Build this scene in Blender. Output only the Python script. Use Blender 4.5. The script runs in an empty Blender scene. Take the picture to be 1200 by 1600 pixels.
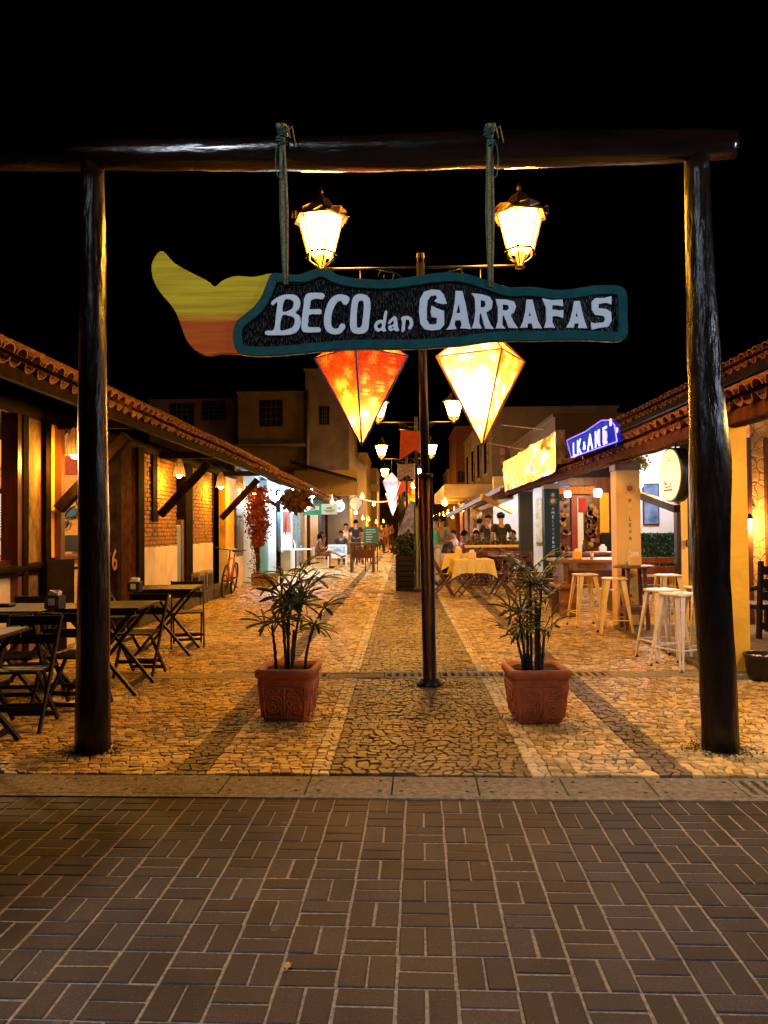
import bpy, math, random
from math import radians as R, sin, cos, pi, sqrt, atan2
from mathutils import Vector as V, Matrix

random.seed(7)
S = bpy.context.scene
COL = S.collection

# ------------------------------------------------------------------ camera
F_PX = 1200.0
CAM = V((0, 0, 1.4))
_a, _p, _r = math.atan(28 / F_PX), math.atan(26 / F_PX), R(0.5)
_F = V((-sin(_a) * cos(_p), cos(_a) * cos(_p), sin(_p)))
_R0 = V((cos(_a), sin(_a), 0))
_U0 = _R0.cross(_F)
_RT = _R0 * cos(_r) - _U0 * sin(_r)
_UP = _U0 * cos(_r) + _R0 * sin(_r)
cam = bpy.data.cameras.new('camera')
cam.sensor_fit = 'VERTICAL'
cam.sensor_height = 36.0
cam.lens = F_PX / 1600 * 36
cam.clip_start = 0.05
cam.clip_end = 500
co = bpy.data.objects.new('camera', cam)
COL.objects.link(co)
m = Matrix((_RT, _UP, -_F)).transposed().to_4x4()
m.translation = CAM
co.matrix_world = m
S.camera = co

def ray(px, py):
    return _F + _RT * ((px - 600) / F_PX) + _UP * ((800 - py) / F_PX)
def G(px, py, z=0.0):
    d = ray(px, py); t = (z - CAM.z) / d.z
    return CAM + d * t
def AT(px, py, Y):
    d = ray(px, py); return CAM + d * (Y / d.y)
def AX(px, py, X):
    d = ray(px, py); return CAM + d * (X / d.x)

# ------------------------------------------------------------------ night sky and exposure
W = bpy.data.worlds.new('World'); S.world = W; W.use_nodes = True
W.node_tree.nodes['Background'].inputs[0].default_value = (0.0006, 0.0005, 0.0006, 1)
W.node_tree.nodes['Background'].inputs[1].default_value = 0.12
S.view_settings.view_transform = 'Standard'
S.view_settings.look = 'None'
S.view_settings.exposure = 0.0
S.view_settings.gamma = 1.0
S.cycles.use_denoising = True
S.cycles.max_bounces = 6
S.cycles.diffuse_bounces = 3
S.cycles.glossy_bounces = 3
S.cycles.transmission_bounces = 4
S.cycles.sample_clamp_indirect = 4.0
S.cycles.use_light_tree = True

WARM = (1.0, 0.43, 0.03)
WARM2 = (1.0, 0.42, 0.10)
COOL = (0.72, 0.86, 1.0)

def lamp(name, loc, power, col=WARM, size=0.05, kind='POINT', **k):
    l = bpy.data.lights.new(name, kind); l.energy = power; l.color = col
    l.shadow_soft_size = size
    for a, b in k.items(): setattr(l, a, b)
    o = bpy.data.objects.new(name, l); o.location = loc; COL.objects.link(o)
    return o
def aim(o, target):
    o.rotation_euler = (V(target) - o.location).to_track_quat('-Z', 'Y').to_euler()

# street lamp of the cross street, standing behind the camera
sl = lamp('street_lamp_and_sign_fill', (-3.0, -2.8, 6.6), 2100, (0.82, 0.87, 1.0), 0.12, 'SPOT', spot_size=R(49), spot_blend=0.4)
aim(sl, (1.0, 0.6, 0))
sl3 = lamp('street_lamp_and_sign_fill', (-3.0, -2.7, 6.6), 1150, (0.80, 0.88, 1.0), 0.12, 'SPOT', spot_size=R(30), spot_blend=0.5)  # extra narrow spot, added to brighten the hanging sign
aim(sl3, (0.1, 4.85, 3.1))
# white lamp of the corner house, out of the photo on the right
sl2 = lamp('corner_lamp_light', (5.3, 2.9, 3.3), 330, (0.72, 0.82, 1.0), 0.10)
# warm bulb under the gallery, just outside the photo on the right
sl4 = lamp('gallery_bulb_light', (3.15, 5.35, 2.3), 170, (1, .55, .14), 0.05)

# ------------------------------------------------------------------ materials
MATS = {}
def mat(name, col, rough=0.6, metal=0.0, ns=6.0, na=0.25, bump=0.0, bs=30.0, orand=0.0, emit=None, es=0.0,
        stretch=(1, 1, 1), spec=0.5, coat=0.0, col2=None, transl=0.0, both=None, bd=0.02, rr=0.0):
    if name in MATS: return MATS[name]
    mt = bpy.data.materials.new(name); mt.use_nodes = True
    nt = mt.node_tree; N = nt.nodes; L = nt.links
    b = N['Principled BSDF']; b.inputs['Roughness'].default_value = rough
    b.inputs['Metallic'].default_value = metal
    b.inputs['Specular IOR Level'].default_value = spec
    b.inputs['Coat Weight'].default_value = coat
    b.inputs['Coat Roughness'].default_value = 0.12
    tc = N.new('ShaderNodeTexCoord'); mp = N.new('ShaderNodeMapping')
    mp.inputs['Scale'].default_value = stretch
    L.new(tc.outputs['Object'], mp.inputs['Vector'])
    nz = N.new('ShaderNodeTexNoise'); nz.inputs['Scale'].default_value = ns; nz.inputs['Detail'].default_value = 6
    nz.inputs['Roughness'].default_value = 0.62
    L.new(mp.outputs[0], nz.inputs['Vector'])
    c2 = col2 if col2 else tuple(max(0, c * (1 - na * 1.4)) for c in col)
    c1 = tuple(min(1, c * (1 + na * 0.7)) for c in col)
    rp = N.new('ShaderNodeValToRGB')
    rp.color_ramp.elements[0].position = 0.34; rp.color_ramp.elements[1].position = 0.66
    rp.color_ramp.elements[0].color = (*c2, 1); rp.color_ramp.elements[1].color = (*c1, 1)
    L.new(nz.outputs['Fac'], rp.inputs[0])
    out = rp.outputs[0]
    if orand > 0:
        oi = N.new('ShaderNodeObjectInfo'); mr = N.new('ShaderNodeMapRange')
        mr.inputs['To Min'].default_value = 1 - orand; mr.inputs['To Max'].default_value = 1 + orand * 0.6
        L.new(oi.outputs['Random'], mr.inputs['Value'])
        hs = N.new('ShaderNodeHueSaturation'); L.new(mr.outputs[0], hs.inputs['Value']); L.new(out, hs.inputs['Color'])
        out = hs.outputs[0]
    L.new(out, b.inputs['Base Color'])
    if bump > 0:
        n2 = N.new('ShaderNodeTexNoise'); n2.inputs['Scale'].default_value = bs; n2.inputs['Detail'].default_value = 5
        L.new(mp.outputs[0], n2.inputs['Vector'])
        bp = N.new('ShaderNodeBump'); bp.inputs['Strength'].default_value = bump; bp.inputs['Distance'].default_value = bd
        L.new(n2.outputs['Fac'], bp.inputs['Height']); L.new(bp.outputs[0], b.inputs['Normal'])
        if rr > 0:
            r2 = N.new('ShaderNodeMapRange'); r2.inputs['To Min'].default_value = max(0, rough - rr); r2.inputs['To Max'].default_value = rough + rr
            L.new(n2.outputs['Fac'], r2.inputs['Value']); L.new(r2.outputs[0], b.inputs['Roughness'])
    if emit:
        b.inputs['Emission Color'].default_value = (*emit, 1); b.inputs['Emission Strength'].default_value = es
    if transl > 0:
        tr = N.new('ShaderNodeBsdfTranslucent'); mx = N.new('ShaderNodeMixShader'); mx.inputs[0].default_value = transl
        L.new(out, tr.inputs['Color'])
        L.new(b.outputs[0], mx.inputs[1]); L.new(tr.outputs[0], mx.inputs[2])
        L.new(mx.outputs[0], N['Material Output'].inputs['Surface'])
    MATS[name] = mt
    return mt

MAT_POST = mat('dark_varnished_log', (0.016, 0.0075, 0.004), 0.30, col2=(0.003, 0.0015, 0.001), spec=0.28, ns=6, na=0.5, bump=0.9, bs=20, stretch=(1, 1, 0.2), bd=0.02, rr=0.16)
MAT_BEAM = mat('dark_varnished_beam', (0.014, 0.005, 0.003), 0.24, ns=5, na=0.5, bump=0.7, bs=9, stretch=(0.2, 1, 1), coat=0.3, bd=0.03, rr=0.16)
MAT_DARKWOOD = mat('dark_wood', (0.022, 0.010, 0.006), 0.55, spec=0.25, ns=7, na=0.5, bump=0.3, bs=30, stretch=(1, 1, 0.15))
MAT_MATTE = mat('dull_dark_wood', (0.016, 0.008, 0.005), 0.9, spec=0.04, ns=7, na=0.5, bump=0.3, bs=30)
MAT_MATTE_RED = mat('dull_red_wood', (0.075, 0.022, 0.010), 0.9, spec=0.05, ns=7, na=0.5, bump=0.3, bs=30)
MAT_CHAIRWOOD = mat('black_stained_wood', (0.005, 0.0032, 0.0024), 0.5, spec=0.25, ns=10, na=0.4, bump=0.15, bs=50)
MAT_TABLETOP = mat('stained_table_top', (0.009, 0.0045, 0.0022), 0.5, spec=.2, ns=5, na=0.4, stretch=(6, 0.6, 1), bump=0.1)
MAT_REDWOOD = mat('red_brown_wood', (0.13, 0.036, 0.014), 0.36, ns=6, na=0.4, bump=0.2, bs=35, stretch=(1, 1, 0.2))
MAT_BROWNWOOD = mat('brown_wood', (0.20, 0.075, 0.026), 0.42, ns=6, na=0.45, bump=0.25, bs=30, stretch=(0.3, 3, 3))
MAT_OLDWOOD = mat('pale_rough_wood', (0.23, 0.14, 0.065), 0.7, ns=12, na=0.6, bump=0.7, bs=40, stretch=(1, 1, 0.35))
MAT_TILE = mat('clay_roof_tile', (0.25, 0.105, 0.040), 0.75, ns=9, na=0.45, bump=0.5, bs=40, orand=0.35)
MAT_TILE_RED = mat('red_clay_roof_tile', (0.19, 0.055, 0.028), 0.75, ns=9, na=0.45, bump=0.5, bs=40, orand=0.35)
MAT_PLASTER_W = mat('off_white_plaster', (0.84, 0.69, 0.48), 0.8, ns=3, na=0.12, bump=0.25, bs=18)
MAT_PLASTER_O = mat('orange_plaster', (0.66, 0.34, 0.075), 0.8, ns=2.5, na=0.15, bump=0.25, bs=18)
MAT_PLASTER_Y = mat('yellow_plaster', (0.90, 0.47, 0.022), 0.7, ns=3, na=0.12, bump=0.25, bs=18)
MAT_PLASTER_C = mat('cream_column_paint', (0.86, 0.53, 0.14), 0.6, ns=2, na=0.08, bump=0.1, bs=20)
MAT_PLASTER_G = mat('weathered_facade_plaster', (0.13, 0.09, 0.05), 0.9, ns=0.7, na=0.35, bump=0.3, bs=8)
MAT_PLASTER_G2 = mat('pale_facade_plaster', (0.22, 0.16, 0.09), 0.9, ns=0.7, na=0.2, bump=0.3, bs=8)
MAT_BRICK = mat('exposed_brick', (0.42, 0.20, 0.075), 0.85, ns=14, na=0.35, bump=0.6, bs=45)
MAT_IRON = mat('black_painted_iron', (0.008, 0.007, 0.006), 0.34, metal=0.0, spec=0.2, ns=8, na=0.3, bump=0.08, bs=14)
MAT_COPPER = mat('weathered_lantern_metal', (0.07, 0.035, 0.016), 0.45, metal=0.5, ns=15, na=0.4, bump=0.3, bs=40)
MAT_TERRA = mat('terracotta', (0.44, 0.115, 0.040), 0.62, ns=8, na=0.22, bump=0.25, bs=45)
MAT_SOIL = mat('dark_potting_soil', (0.030, 0.018, 0.010), 0.95, ns=30, na=0.6, bump=1.0, bs=60)
MAT_LEAF = mat('palm_leaf_green', (0.050, 0.082, 0.018), 0.42, ns=9, na=0.45, orand=0.4, transl=0.15)
MAT_STEM = mat('fibrous_palm_stem', (0.022, 0.013, 0.008), 0.8, ns=40, na=0.6, bump=0.8, bs=90)
MAT_STOOL_Y = mat('cream_enamel', (0.86, 0.60, 0.17), 0.34, ns=9, na=0.08, bump=0.05)
MAT_STOOL_W = mat('worn_white_enamel', (0.82, 0.74, 0.62), 0.36, ns=14, na=0.1, bump=0.08)
MAT_BLACK = mat('black_plastic', (0.012, 0.012, 0.012), 0.4, na=0.2)
MAT_WHITE = mat('white_paint', (0.75, 0.75, 0.74), 0.5, na=0.06)
MAT_PAPER = mat('paper_napkin', (0.8, 0.78, 0.7), 0.8, na=0.05)
MAT_CLOTH_Y = mat('yellow_tablecloth', (0.80, 0.56, 0.12), 0.85, ns=5, na=0.1, bump=0.2, bs=60)
MAT_CONC = mat('kerb_concrete', (0.21, 0.175, 0.12), 0.85, ns=26, na=0.38, bump=0.6, bs=80, orand=0.14)
MAT_SKIN = mat('skin', (0.42, 0.21, 0.12), 0.5, na=0.05)
MAT_SKIN2 = mat('dark_skin', (0.17, 0.08, 0.045), 0.5, na=0.05)
MAT_HAIR = mat('black_hair', (0.007, 0.005, 0.004), 0.9, spec=0.08, na=0.3)
MAT_TEAL = mat('teal_paint', (0.02, 0.26, 0.27), 0.45, na=0.15)
MAT_BLUE = mat('blue_grey_paint', (0.16, 0.27, 0.38), 0.5, na=0.15)
MAT_ROPE = mat('green_grey_rope', (0.07, 0.17, 0.12), 0.85, ns=60, na=0.4, bump=0.8, bs=120)
MAT_ROPE2 = mat('tan_rope', (0.50, 0.32, 0.12), 0.85, ns=60, na=0.4, bump=0.8, bs=120)

def glow(name, col, s):
    if name in MATS: return MATS[name]
    mt = bpy.data.materials.new(name); mt.use_nodes = True
    b = mt.node_tree.nodes['Principled BSDF']
    b.inputs['Base Color'].default_value = (0.7, 0.6, 0.4, 1); b.inputs['Roughness'].default_value = 0.4
    b.inputs['Emission Color'].default_value = (*col, 1); b.inputs['Emission Strength'].default_value = s
    MATS[name] = mt
    return mt

# ------------------------------------------------------------------ mesh builder
class MB:
    def __init__(s): s.v = []; s.f = []; s.mi = []; s.sm = []
    def add(s, vs, fs, m=0, smooth=False):
        o = len(s.v); s.v += [tuple(x) for x in vs]
        for f in fs: s.f.append(tuple(i + o for i in f)); s.mi.append(m); s.sm.append(smooth)
        return s
    def box(s, c, d, M=None, m=0, bev=0.0):
        c = V(c); hx, hy, hz = d[0] / 2, d[1] / 2, d[2] / 2
        if bev <= 0:
            vs = [V((x, y, z)) for x in (-hx, hx) for y in (-hy, hy) for z in (-hz, hz)]
            fs = [(0, 1, 3, 2), (4, 6, 7, 5), (0, 4, 5, 1), (2, 3, 7, 6), (0, 2, 6, 4), (1, 5, 7, 3)]
        else:
            b = min(bev, hx * .9, hy * .9, hz * .9); vs = []
            for z, i in ((-hz, b), (-hz + b, 0), (hz - b, 0), (hz, b)):
                for x, y in ((-hx, -hy), (hx, -hy), (hx, hy), (-hx, hy)):
                    vs.append(V((x - i * (1 if x > 0 else -1), y - i * (1 if y > 0 else -1), z)))
            fs = [(3, 2, 1, 0), (12, 13, 14, 15)]
            for k in range(3):
                for j in range(4):
                    a = k * 4 + j; n = k * 4 + (j + 1) % 4; fs.append((a, n, n + 4, a + 4))
        if M is not None: vs = [M @ q for q in vs]
        return s.add([q + c for q in vs], fs, m)
    def bar(s, p0, p1, w, h=None, m=0, bev=0.0, up=(0, 0, 1)):
        """a squared bar from p0 to p1: w across, h in the up direction"""
        p0, p1 = V(p0), V(p1); h = h or w; d = p1 - p0; L = d.length; d.normalize(); u = V(up)
        if abs(d.dot(u)) > 0.97: u = V((0, 1, 0))
        x = d; y = u.cross(x).normalized(); z = x.cross(y)
        Mx = Matrix((x, y, z)).transposed()
        return s.box((p0 + p1) / 2, (L, w, h), Mx, m, bev)
    def tube(s, pts, rad, n=8, m=0, cap=True, closed=False, smooth=True):
        pts = [V(p) for p in pts]; k = len(pts)
        if not hasattr(rad, '__len__'): rad = [rad] * k
        vs = []; prev = None
        for i, p in enumerate(pts):
            if closed: d = pts[(i + 1) % k] - pts[i - 1]
            else: d = pts[min(i + 1, k - 1)] - pts[max(i - 1, 0)]
            if d.length < 1e-9: d = V((0, 0, 1))
            d.normalize()
            if prev is None:
                u = V((0, 0, 1)) if abs(d.z) < 0.9 else V((1, 0, 0))
                x = u.cross(d).normalized()
            else:
                x = prev - d * prev.dot(d)
                x = x.normalized() if x.length > 1e-6 else V((1, 0, 0))
            prev = x; y = d.cross(x)
            for j in range(n):
                a = 2 * pi * j / n; vs.append(p + (x * cos(a) + y * sin(a)) * rad[i])
        fs = []
        for i in range(k if closed else k - 1):
            for j in range(n):
                a = i * n + j; b = i * n + (j + 1) % n; q = ((i + 1) % k) * n
                fs.append((a, b, q + (j + 1) % n, q + j))
        s.add(vs, fs, m, smooth)
        if cap and not closed:
            o = len(s.v) - len(vs)
            s.f.append(tuple(o + j for j in range(n - 1, -1, -1))); s.mi.append(m); s.sm.append(False)
            s.f.append(tuple(o + (k - 1) * n + j for j in range(n))); s.mi.append(m); s.sm.append(False)
        return s
    def cyl(s, p0, p1, r0, r1=None, n=12, m=0): return s.tube([p0, p1], [r0, r0 if r1 is None else r1], n, m)
    def lathe(s, c, prof, n=16, m=0, smooth=True, sy=1.0, rot=0.0):
        c = V(c); vs = []
        for r, z in prof:
            for j in range(n):
                a = 2 * pi * j / n + rot; vs.append(c + V((r * cos(a), r * sin(a) * sy, z)))
        fs = []
        for i in range(len(prof) - 1):
            for j in range(n):
                a = i * n + j; b = i * n + (j + 1) % n; fs.append((a, b, b + n, a + n))
        if prof[0][0] > 1e-4: fs.append(tuple(range(n - 1, -1, -1)))
        if prof[-1][0] > 1e-4: fs.append(tuple((len(prof) - 1) * n + j for j in range(n)))
        return s.add(vs, fs, m, smooth)
    def ball(s, c, r, n=12, m=0, sz=1.0):
        k = max(4, n // 2)
        return s.lathe(c, [(max(1e-5, r * sin(pi * i / k)), -r * sz * cos(pi * i / k)) for i in range(k + 1)], n, m)
    def prism(s, poly, depth, fn, m=0, m_side=None):
        """poly: 2D outline; fn(u, v, w) -> 3D; w runs 0..depth (convex or simple outline)"""
        n = len(poly)
        vs = [fn(u, v, 0) for u, v in poly] + [fn(u, v, depth) for u, v in poly]
        s.add(vs, [tuple(range(n)), tuple(range(2 * n - 1, n - 1, -1))], m)
        o = len(s.v) - 2 * n; ms = m if m_side is None else m_side
        for i in range(n):
            j = (i + 1) % n; s.f.append((o + i, o + n + i, o + n + j, o + j)); s.mi.append(ms); s.sm.append(False)
        return s
    def build(s, name, mats, parent=None, loc=None, fix=True, **props):
        me = bpy.data.meshes.new(name); me.from_pydata([tuple(v) for v in s.v], [], s.f)
        if not isinstance(mats, (list, tuple)): mats = [mats]
        for mm in mats: me.materials.append(mm)
        me.polygons.foreach_set('material_index', s.mi)
        me.polygons.foreach_set('use_smooth', s.sm)
        if fix:
            import bmesh
            bm = bmesh.new(); bm.from_mesh(me); bmesh.ops.recalc_face_normals(bm, faces=bm.faces); bm.to_mesh(me); bm.free()
        return place(name, me, parent, loc, **props)

def place(name, me, parent=None, loc=None, rot=None, **props):
    o = bpy.data.objects.new(name, me); COL.objects.link(o)
    if parent is not None: o.parent = parent
    if loc is not None: o.location = loc
    if rot is not None: o.rotation_euler = rot
    for k, v in props.items(): o[k] = v
    return o
def thing(name, label, cat, loc=(0, 0, 0), rz=0.0, group=None):
    o = bpy.data.objects.new(name, None); COL.objects.link(o); o.empty_display_size = 0.1
    o.location = loc; o.rotation_euler = (0, 0, rz); o['label'] = label; o['category'] = cat
    if group: o['group'] = group
    return o
def tag(o, label, cat, group=None):
    o['label'] = label; o['category'] = cat
    if group: o['group'] = group
    return o
def kids(o): return KIDS.get(o.name, [])
def dup(root, loc, rz, label, group=None, scale=None):
    r = root.copy(); COL.objects.link(r); r.location = loc; r.rotation_euler = (0, 0, rz); r['label'] = label
    if group: r['group'] = group
    if scale: r.scale = (scale,) * 3
    for ch in [c for c in ALLC(root)]:
        c = ch.copy(); COL.objects.link(c); c.parent = r
        for g in [x for x in ALLC(ch)]:
            d = g.copy(); COL.objects.link(d); d.parent = c
    return r
def ALLC(o): return list(o.children)

def polycurve(name, loops, Mx, thick, matl, parent=None, bevel=0.0, smooth=False, **props):
    """filled outline(s) with holes -> solid mesh. loops are 2D; Mx maps (x, y, z) to its place; z is the thickness axis"""
    cu = bpy.data.curves.new(name, 'CURVE'); cu.dimensions = '2D'; cu.fill_mode = 'BOTH'
    cu.extrude = thick / 2; cu.bevel_depth = bevel; cu.bevel_resolution = 1
    for lp in loops:
        sp = cu.splines.new('POLY'); sp.points.add(len(lp) - 1); sp.use_cyclic_u = True
        for i, q in enumerate(lp): sp.points[i].co = (q[0], q[1], 0, 1)
    tmp = bpy.data.objects.new('tmp', cu); COL.objects.link(tmp)
    dg = bpy.context.evaluated_depsgraph_get()
    me = bpy.data.meshes.new_from_object(tmp.evaluated_get(dg))
    bpy.data.objects.remove(tmp); bpy.data.curves.remove(cu)
    me.transform(Mx); me.materials.clear(); me.materials.append(matl); me.name = name
    return place(name, me, parent, **props)
def catmull(P, k=4):
    n = len(P); out = []
    for i in range(n):
        a, b, c, d = P[i - 1], P[i], P[(i + 1) % n], P[(i + 2) % n]
        for j in range(k):
            t = j / k
            out.append(tuple(0.5 * ((2 * b[q]) + (-a[q] + c[q]) * t + (2 * a[q] - 5 * b[q] + 4 * c[q] - d[q]) * t * t + (-a[q] + 3 * b[q] - 3 * c[q] + d[q]) * t ** 3) for q in (0, 1)))
    return out
def inset(P, d):
    """offset a closed outline inwards"""
    n = len(P); A = sum(P[i][0] * P[(i + 1) % n][1] - P[(i + 1) % n][0] * P[i][1] for i in range(n)) / 2
    sg = 1 if A > 0 else -1; out = []
    for i in range(n):
        a, b = P[i - 2], P[(i + 2) % n]; tx, ty = b[0] - a[0], b[1] - a[1]; L = math.hypot(tx, ty) or 1
        out.append((P[i][0] - ty / L * d * sg, P[i][1] + tx / L * d * sg))
    return out
def text(name, s, size, matl, origin, xd, yd, parent=None, thick=0.004, align='CENTER', **props):
    """flat lettering from the built-in font; xd/yd are the reading and upward directions"""
    cu = bpy.data.curves.new(name, 'FONT'); cu.body = s; cu.size = size; cu.extrude = thick / 2
    cu.align_x = align; cu.align_y = 'CENTER'; cu.resolution_u = 2
    tmp = bpy.data.objects.new('tmp', cu); COL.objects.link(tmp)
    dg = bpy.context.evaluated_depsgraph_get(); me = bpy.data.meshes.new_from_object(tmp.evaluated_get(dg))
    bpy.data.objects.remove(tmp); bpy.data.curves.remove(cu)
    x, y = V(xd).normalized(), V(yd).normalized(); z = x.cross(y)
    Mx = Matrix((x, y, z)).transposed().to_4x4(); Mx.translation = V(origin)
    me.transform(Mx); me.materials.clear(); me.materials.append(matl)
    return place(name, me, parent, **props)

# ================================================================== GROUND
ROAD_A = -0.0225                      # the cross street runs slightly skew to the alley
RD = V((cos(ROAD_A), sin(ROAD_A), 0)) # along the kerb
RN = V((-sin(ROAD_A), cos(ROAD_A), 0))
K0 = G(628, 1249)                     # point on the near edge of the kerb strip
def RW(u, v, z=0.0):                  # road frame -> world; v grows towards the alley
    return K0 + RD * u + RN * v + V((0, 0, z))

MAT_JOINT = mat('sandy_joint', (0.30, 0.24, 0.16), 0.95, ns=60, na=0.35, bump=0.6, bs=150)
MAT_GROUND = mat('packed_earth', (0.06, 0.045, 0.03), 0.95, ns=4, na=0.4)
b = MB(); b.add([(-200, -200, -0.12), (200, -200, -0.12), (200, 200, -0.12), (-200, 200, -0.12)], [(0, 1, 2, 3)])
b.build('ground', MAT_GROUND, kind='structure')

def paver_mat():
    mt = bpy.data.materials.new('grey_brown_paver'); mt.use_nodes = True; nt = mt.node_tree; N = nt.nodes; L = nt.links
    bs = N['Principled BSDF']; bs.inputs['Roughness'].default_value = 0.62; bs.inputs['Specular IOR Level'].default_value = .22
    tc = N.new('ShaderNodeTexCoord'); oi = N.new('ShaderNodeObjectInfo'); geo = N.new('ShaderNodeNewGeometry')
    n1 = N.new('ShaderNodeTexNoise'); n1.inputs['Scale'].default_value = 2.2; n1.inputs['Detail'].default_value = 5
    L.new(geo.outputs['Position'], n1.inputs['Vector'])
    n2 = N.new('ShaderNodeTexNoise'); n2.inputs['Scale'].default_value = 160; n2.inputs['Detail'].default_value = 4
    L.new(geo.outputs['Position'], n2.inputs['Vector'])
    ad = N.new('ShaderNodeVectorMath'); ad.operation = 'ADD'
    r1 = N.new('ShaderNodeValToRGB'); e = r1.color_ramp.elements
    e[0].position = 0.3; e[0].color = (0.026, 0.020, 0.021, 1); e[1].position = 0.7; e[1].color = (0.050, 0.040, 0.041, 1)
    mixf = N.new('ShaderNodeMath'); mixf.operation = 'MULTIPLY_ADD'; mixf.inputs[1].default_value = 0.38
    L.new(oi.outputs['Random'], mixf.inputs[0])
    m2 = N.new('ShaderNodeMath'); m2.operation = 'MULTIPLY'; m2.inputs[1].default_value = 0.65
    L.new(n1.outputs['Fac'], m2.inputs[0]); L.new(m2.outputs[0], mixf.inputs[2])
    L.new(mixf.outputs[0], r1.inputs[0])
    r2 = N.new('ShaderNodeValToRGB'); e = r2.color_ramp.elements
    e[0].position = 0.35; e[0].color = (0.5, 0.5, 0.5, 1); e[1].position = 0.78; e[1].color = (1.5, 1.48, 1.45, 1)
    L.new(n2.outputs['Fac'], r2.inputs[0])
    mx = N.new('ShaderNodeMix'); mx.data_type = 'RGBA'; mx.blend_type = 'MULTIPLY'; mx.inputs[0].default_value = 1
    L.new(r1.outputs[0], mx.inputs[6]); L.new(r2.outputs[0], mx.inputs[7])
    # worn pale scuffs and gum spots
    vo = N.new('ShaderNodeTexVoronoi'); vo.inputs['Scale'].default_value = 3.4; L.new(geo.outputs['Position'], vo.inputs['Vector'])
    n3 = N.new('ShaderNodeTexNoise'); n3.inputs['Scale'].default_value = 40; L.new(geo.outputs['Position'], n3.inputs['Vector'])
    su = N.new('ShaderNodeMath'); su.operation = 'MULTIPLY_ADD'; su.inputs[1].default_value = 0.09; L.new(n3.outputs['Fac'], su.inputs[0]); L.new(vo.outputs['Distance'], su.inputs[2])
    lt = N.new('ShaderNodeMath'); lt.operation = 'LESS_THAN'; lt.inputs[1].default_value = 0.102; L.new(su.outputs[0], lt.inputs[0])
    mlt = N.new('ShaderNodeMath'); mlt.operation = 'MULTIPLY'; mlt.inputs[1].default_value = 0.5; L.new(lt.outputs[0], mlt.inputs[0])
    mx2 = N.new('ShaderNodeMix'); mx2.data_type = 'RGBA'; L.new(mlt.outputs[0], mx2.inputs[0]); L.new(mx.outputs[2], mx2.inputs[6]); mx2.inputs[7].default_value = (0.12, 0.09, 0.075, 1)
    st_ = N.new('ShaderNodeTexNoise'); st_.inputs['Scale'].default_value = 1.3; st_.inputs['Detail'].default_value = 7; st_.inputs['Roughness'].default_value = .7; L.new(geo.outputs['Position'], st_.inputs['Vector'])
    sr = N.new('ShaderNodeMapRange'); sr.inputs['From Min'].default_value = .38; sr.inputs['From Max'].default_value = .6; sr.inputs['To Min'].default_value = .66; sr.inputs['To Max'].default_value = 1.12; L.new(st_.outputs[0], sr.inputs[0])
    hs = N.new('ShaderNodeHueSaturation'); L.new(sr.outputs[0], hs.inputs['Value']); L.new(mx2.outputs[2], hs.inputs['Color'])
    # little pale chips and specks
    ch = N.new('ShaderNodeTexVoronoi'); ch.inputs['Scale'].default_value = 26; L.new(geo.outputs['Position'], ch.inputs['Vector'])
    cl_ = N.new('ShaderNodeMath'); cl_.operation = 'LESS_THAN'; cl_.inputs[1].default_value = .065; L.new(ch.outputs['Distance'], cl_.inputs[0])
    cm = N.new('ShaderNodeMath'); cm.operation = 'MULTIPLY'; cm.inputs[1].default_value = .6; L.new(cl_.outputs[0], cm.inputs[0])
    mx3 = N.new('ShaderNodeMix'); mx3.data_type = 'RGBA'; L.new(cm.outputs[0], mx3.inputs[0]); L.new(hs.outputs[0], mx3.inputs[6]); mx3.inputs[7].default_value = (0.15, 0.13, 0.12, 1)
    L.new(mx3.outputs[2], bs.inputs['Base Color'])
    bp = N.new('ShaderNodeBump'); bp.inputs['Strength'].default_value = 0.55; bp.inputs['Distance'].default_value = 0.003
    L.new(n2.outputs['Fac'], bp.inputs['Height']); L.new(bp.outputs[0], bs.inputs['Normal'])
    rr = N.new('ShaderNodeMapRange'); rr.inputs['To Min'].default_value = 0.5; rr.inputs['To Max'].default_value = 0.8
    L.new(n1.outputs['Fac'], rr.inputs['Value']); L.new(rr.outputs[0], bs.inputs['Roughness'])
    return mt
MAT_PAVER = paver_mat()

# road: sandy bed with pavers laid in basket weave
b = MB()
q = [RW(-60, -60, -0.0035), RW(60, -60, -0.0035), RW(60, -0.002, -0.0035), RW(-60, -0.002, -0.0035)]
b.add(q, [(0, 1, 2, 3)])
road = b.build('road', MAT_JOINT, kind='structure')
MOD = 0.1842
rng = random.Random(3)
def paver_mesh(seed, lx, ly):
    r = random.Random(seed); b = MB(); t = 0.045
    def ring(i, z, j=0.0):
        o = []
        for x, y in ((-lx, -ly), (lx, -ly), (lx, ly), (-lx, ly)):
            sx, sy = (1 if x > 0 else -1), (1 if y > 0 else -1)
            o.append(V((x / 2 - sx * (i + r.uniform(0, j)), y / 2 - sy * (i + r.uniform(0, j)), z)))
        # a mid point on the two long sides gives the edge a slight wander
        return o
    A = ring(0, -t); B = ring(0, -0.004, 0.0015); C = ring(0.004, 0.0, 0.0015)
    b.add(A + B + C, [(8, 9, 10, 11)] + [(i, (i + 1) % 4, 4 + (i + 1) % 4, 4 + i) for i in range(4)] + [(4 + i, 4 + (i + 1) % 4, 8 + (i + 1) % 4, 8 + i) for i in range(4)])
    me = bpy.data.meshes.new('paver'); me.from_pydata([tuple(v) for v in b.v], [], b.f); me.materials.append(MAT_PAVER)
    return me
JT = 0.0085
PM = [paver_mesh(s, MOD - JT, MOD / 2 - JT * 0.62) for s in range(6)]
cells = []
off = 0.02
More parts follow.
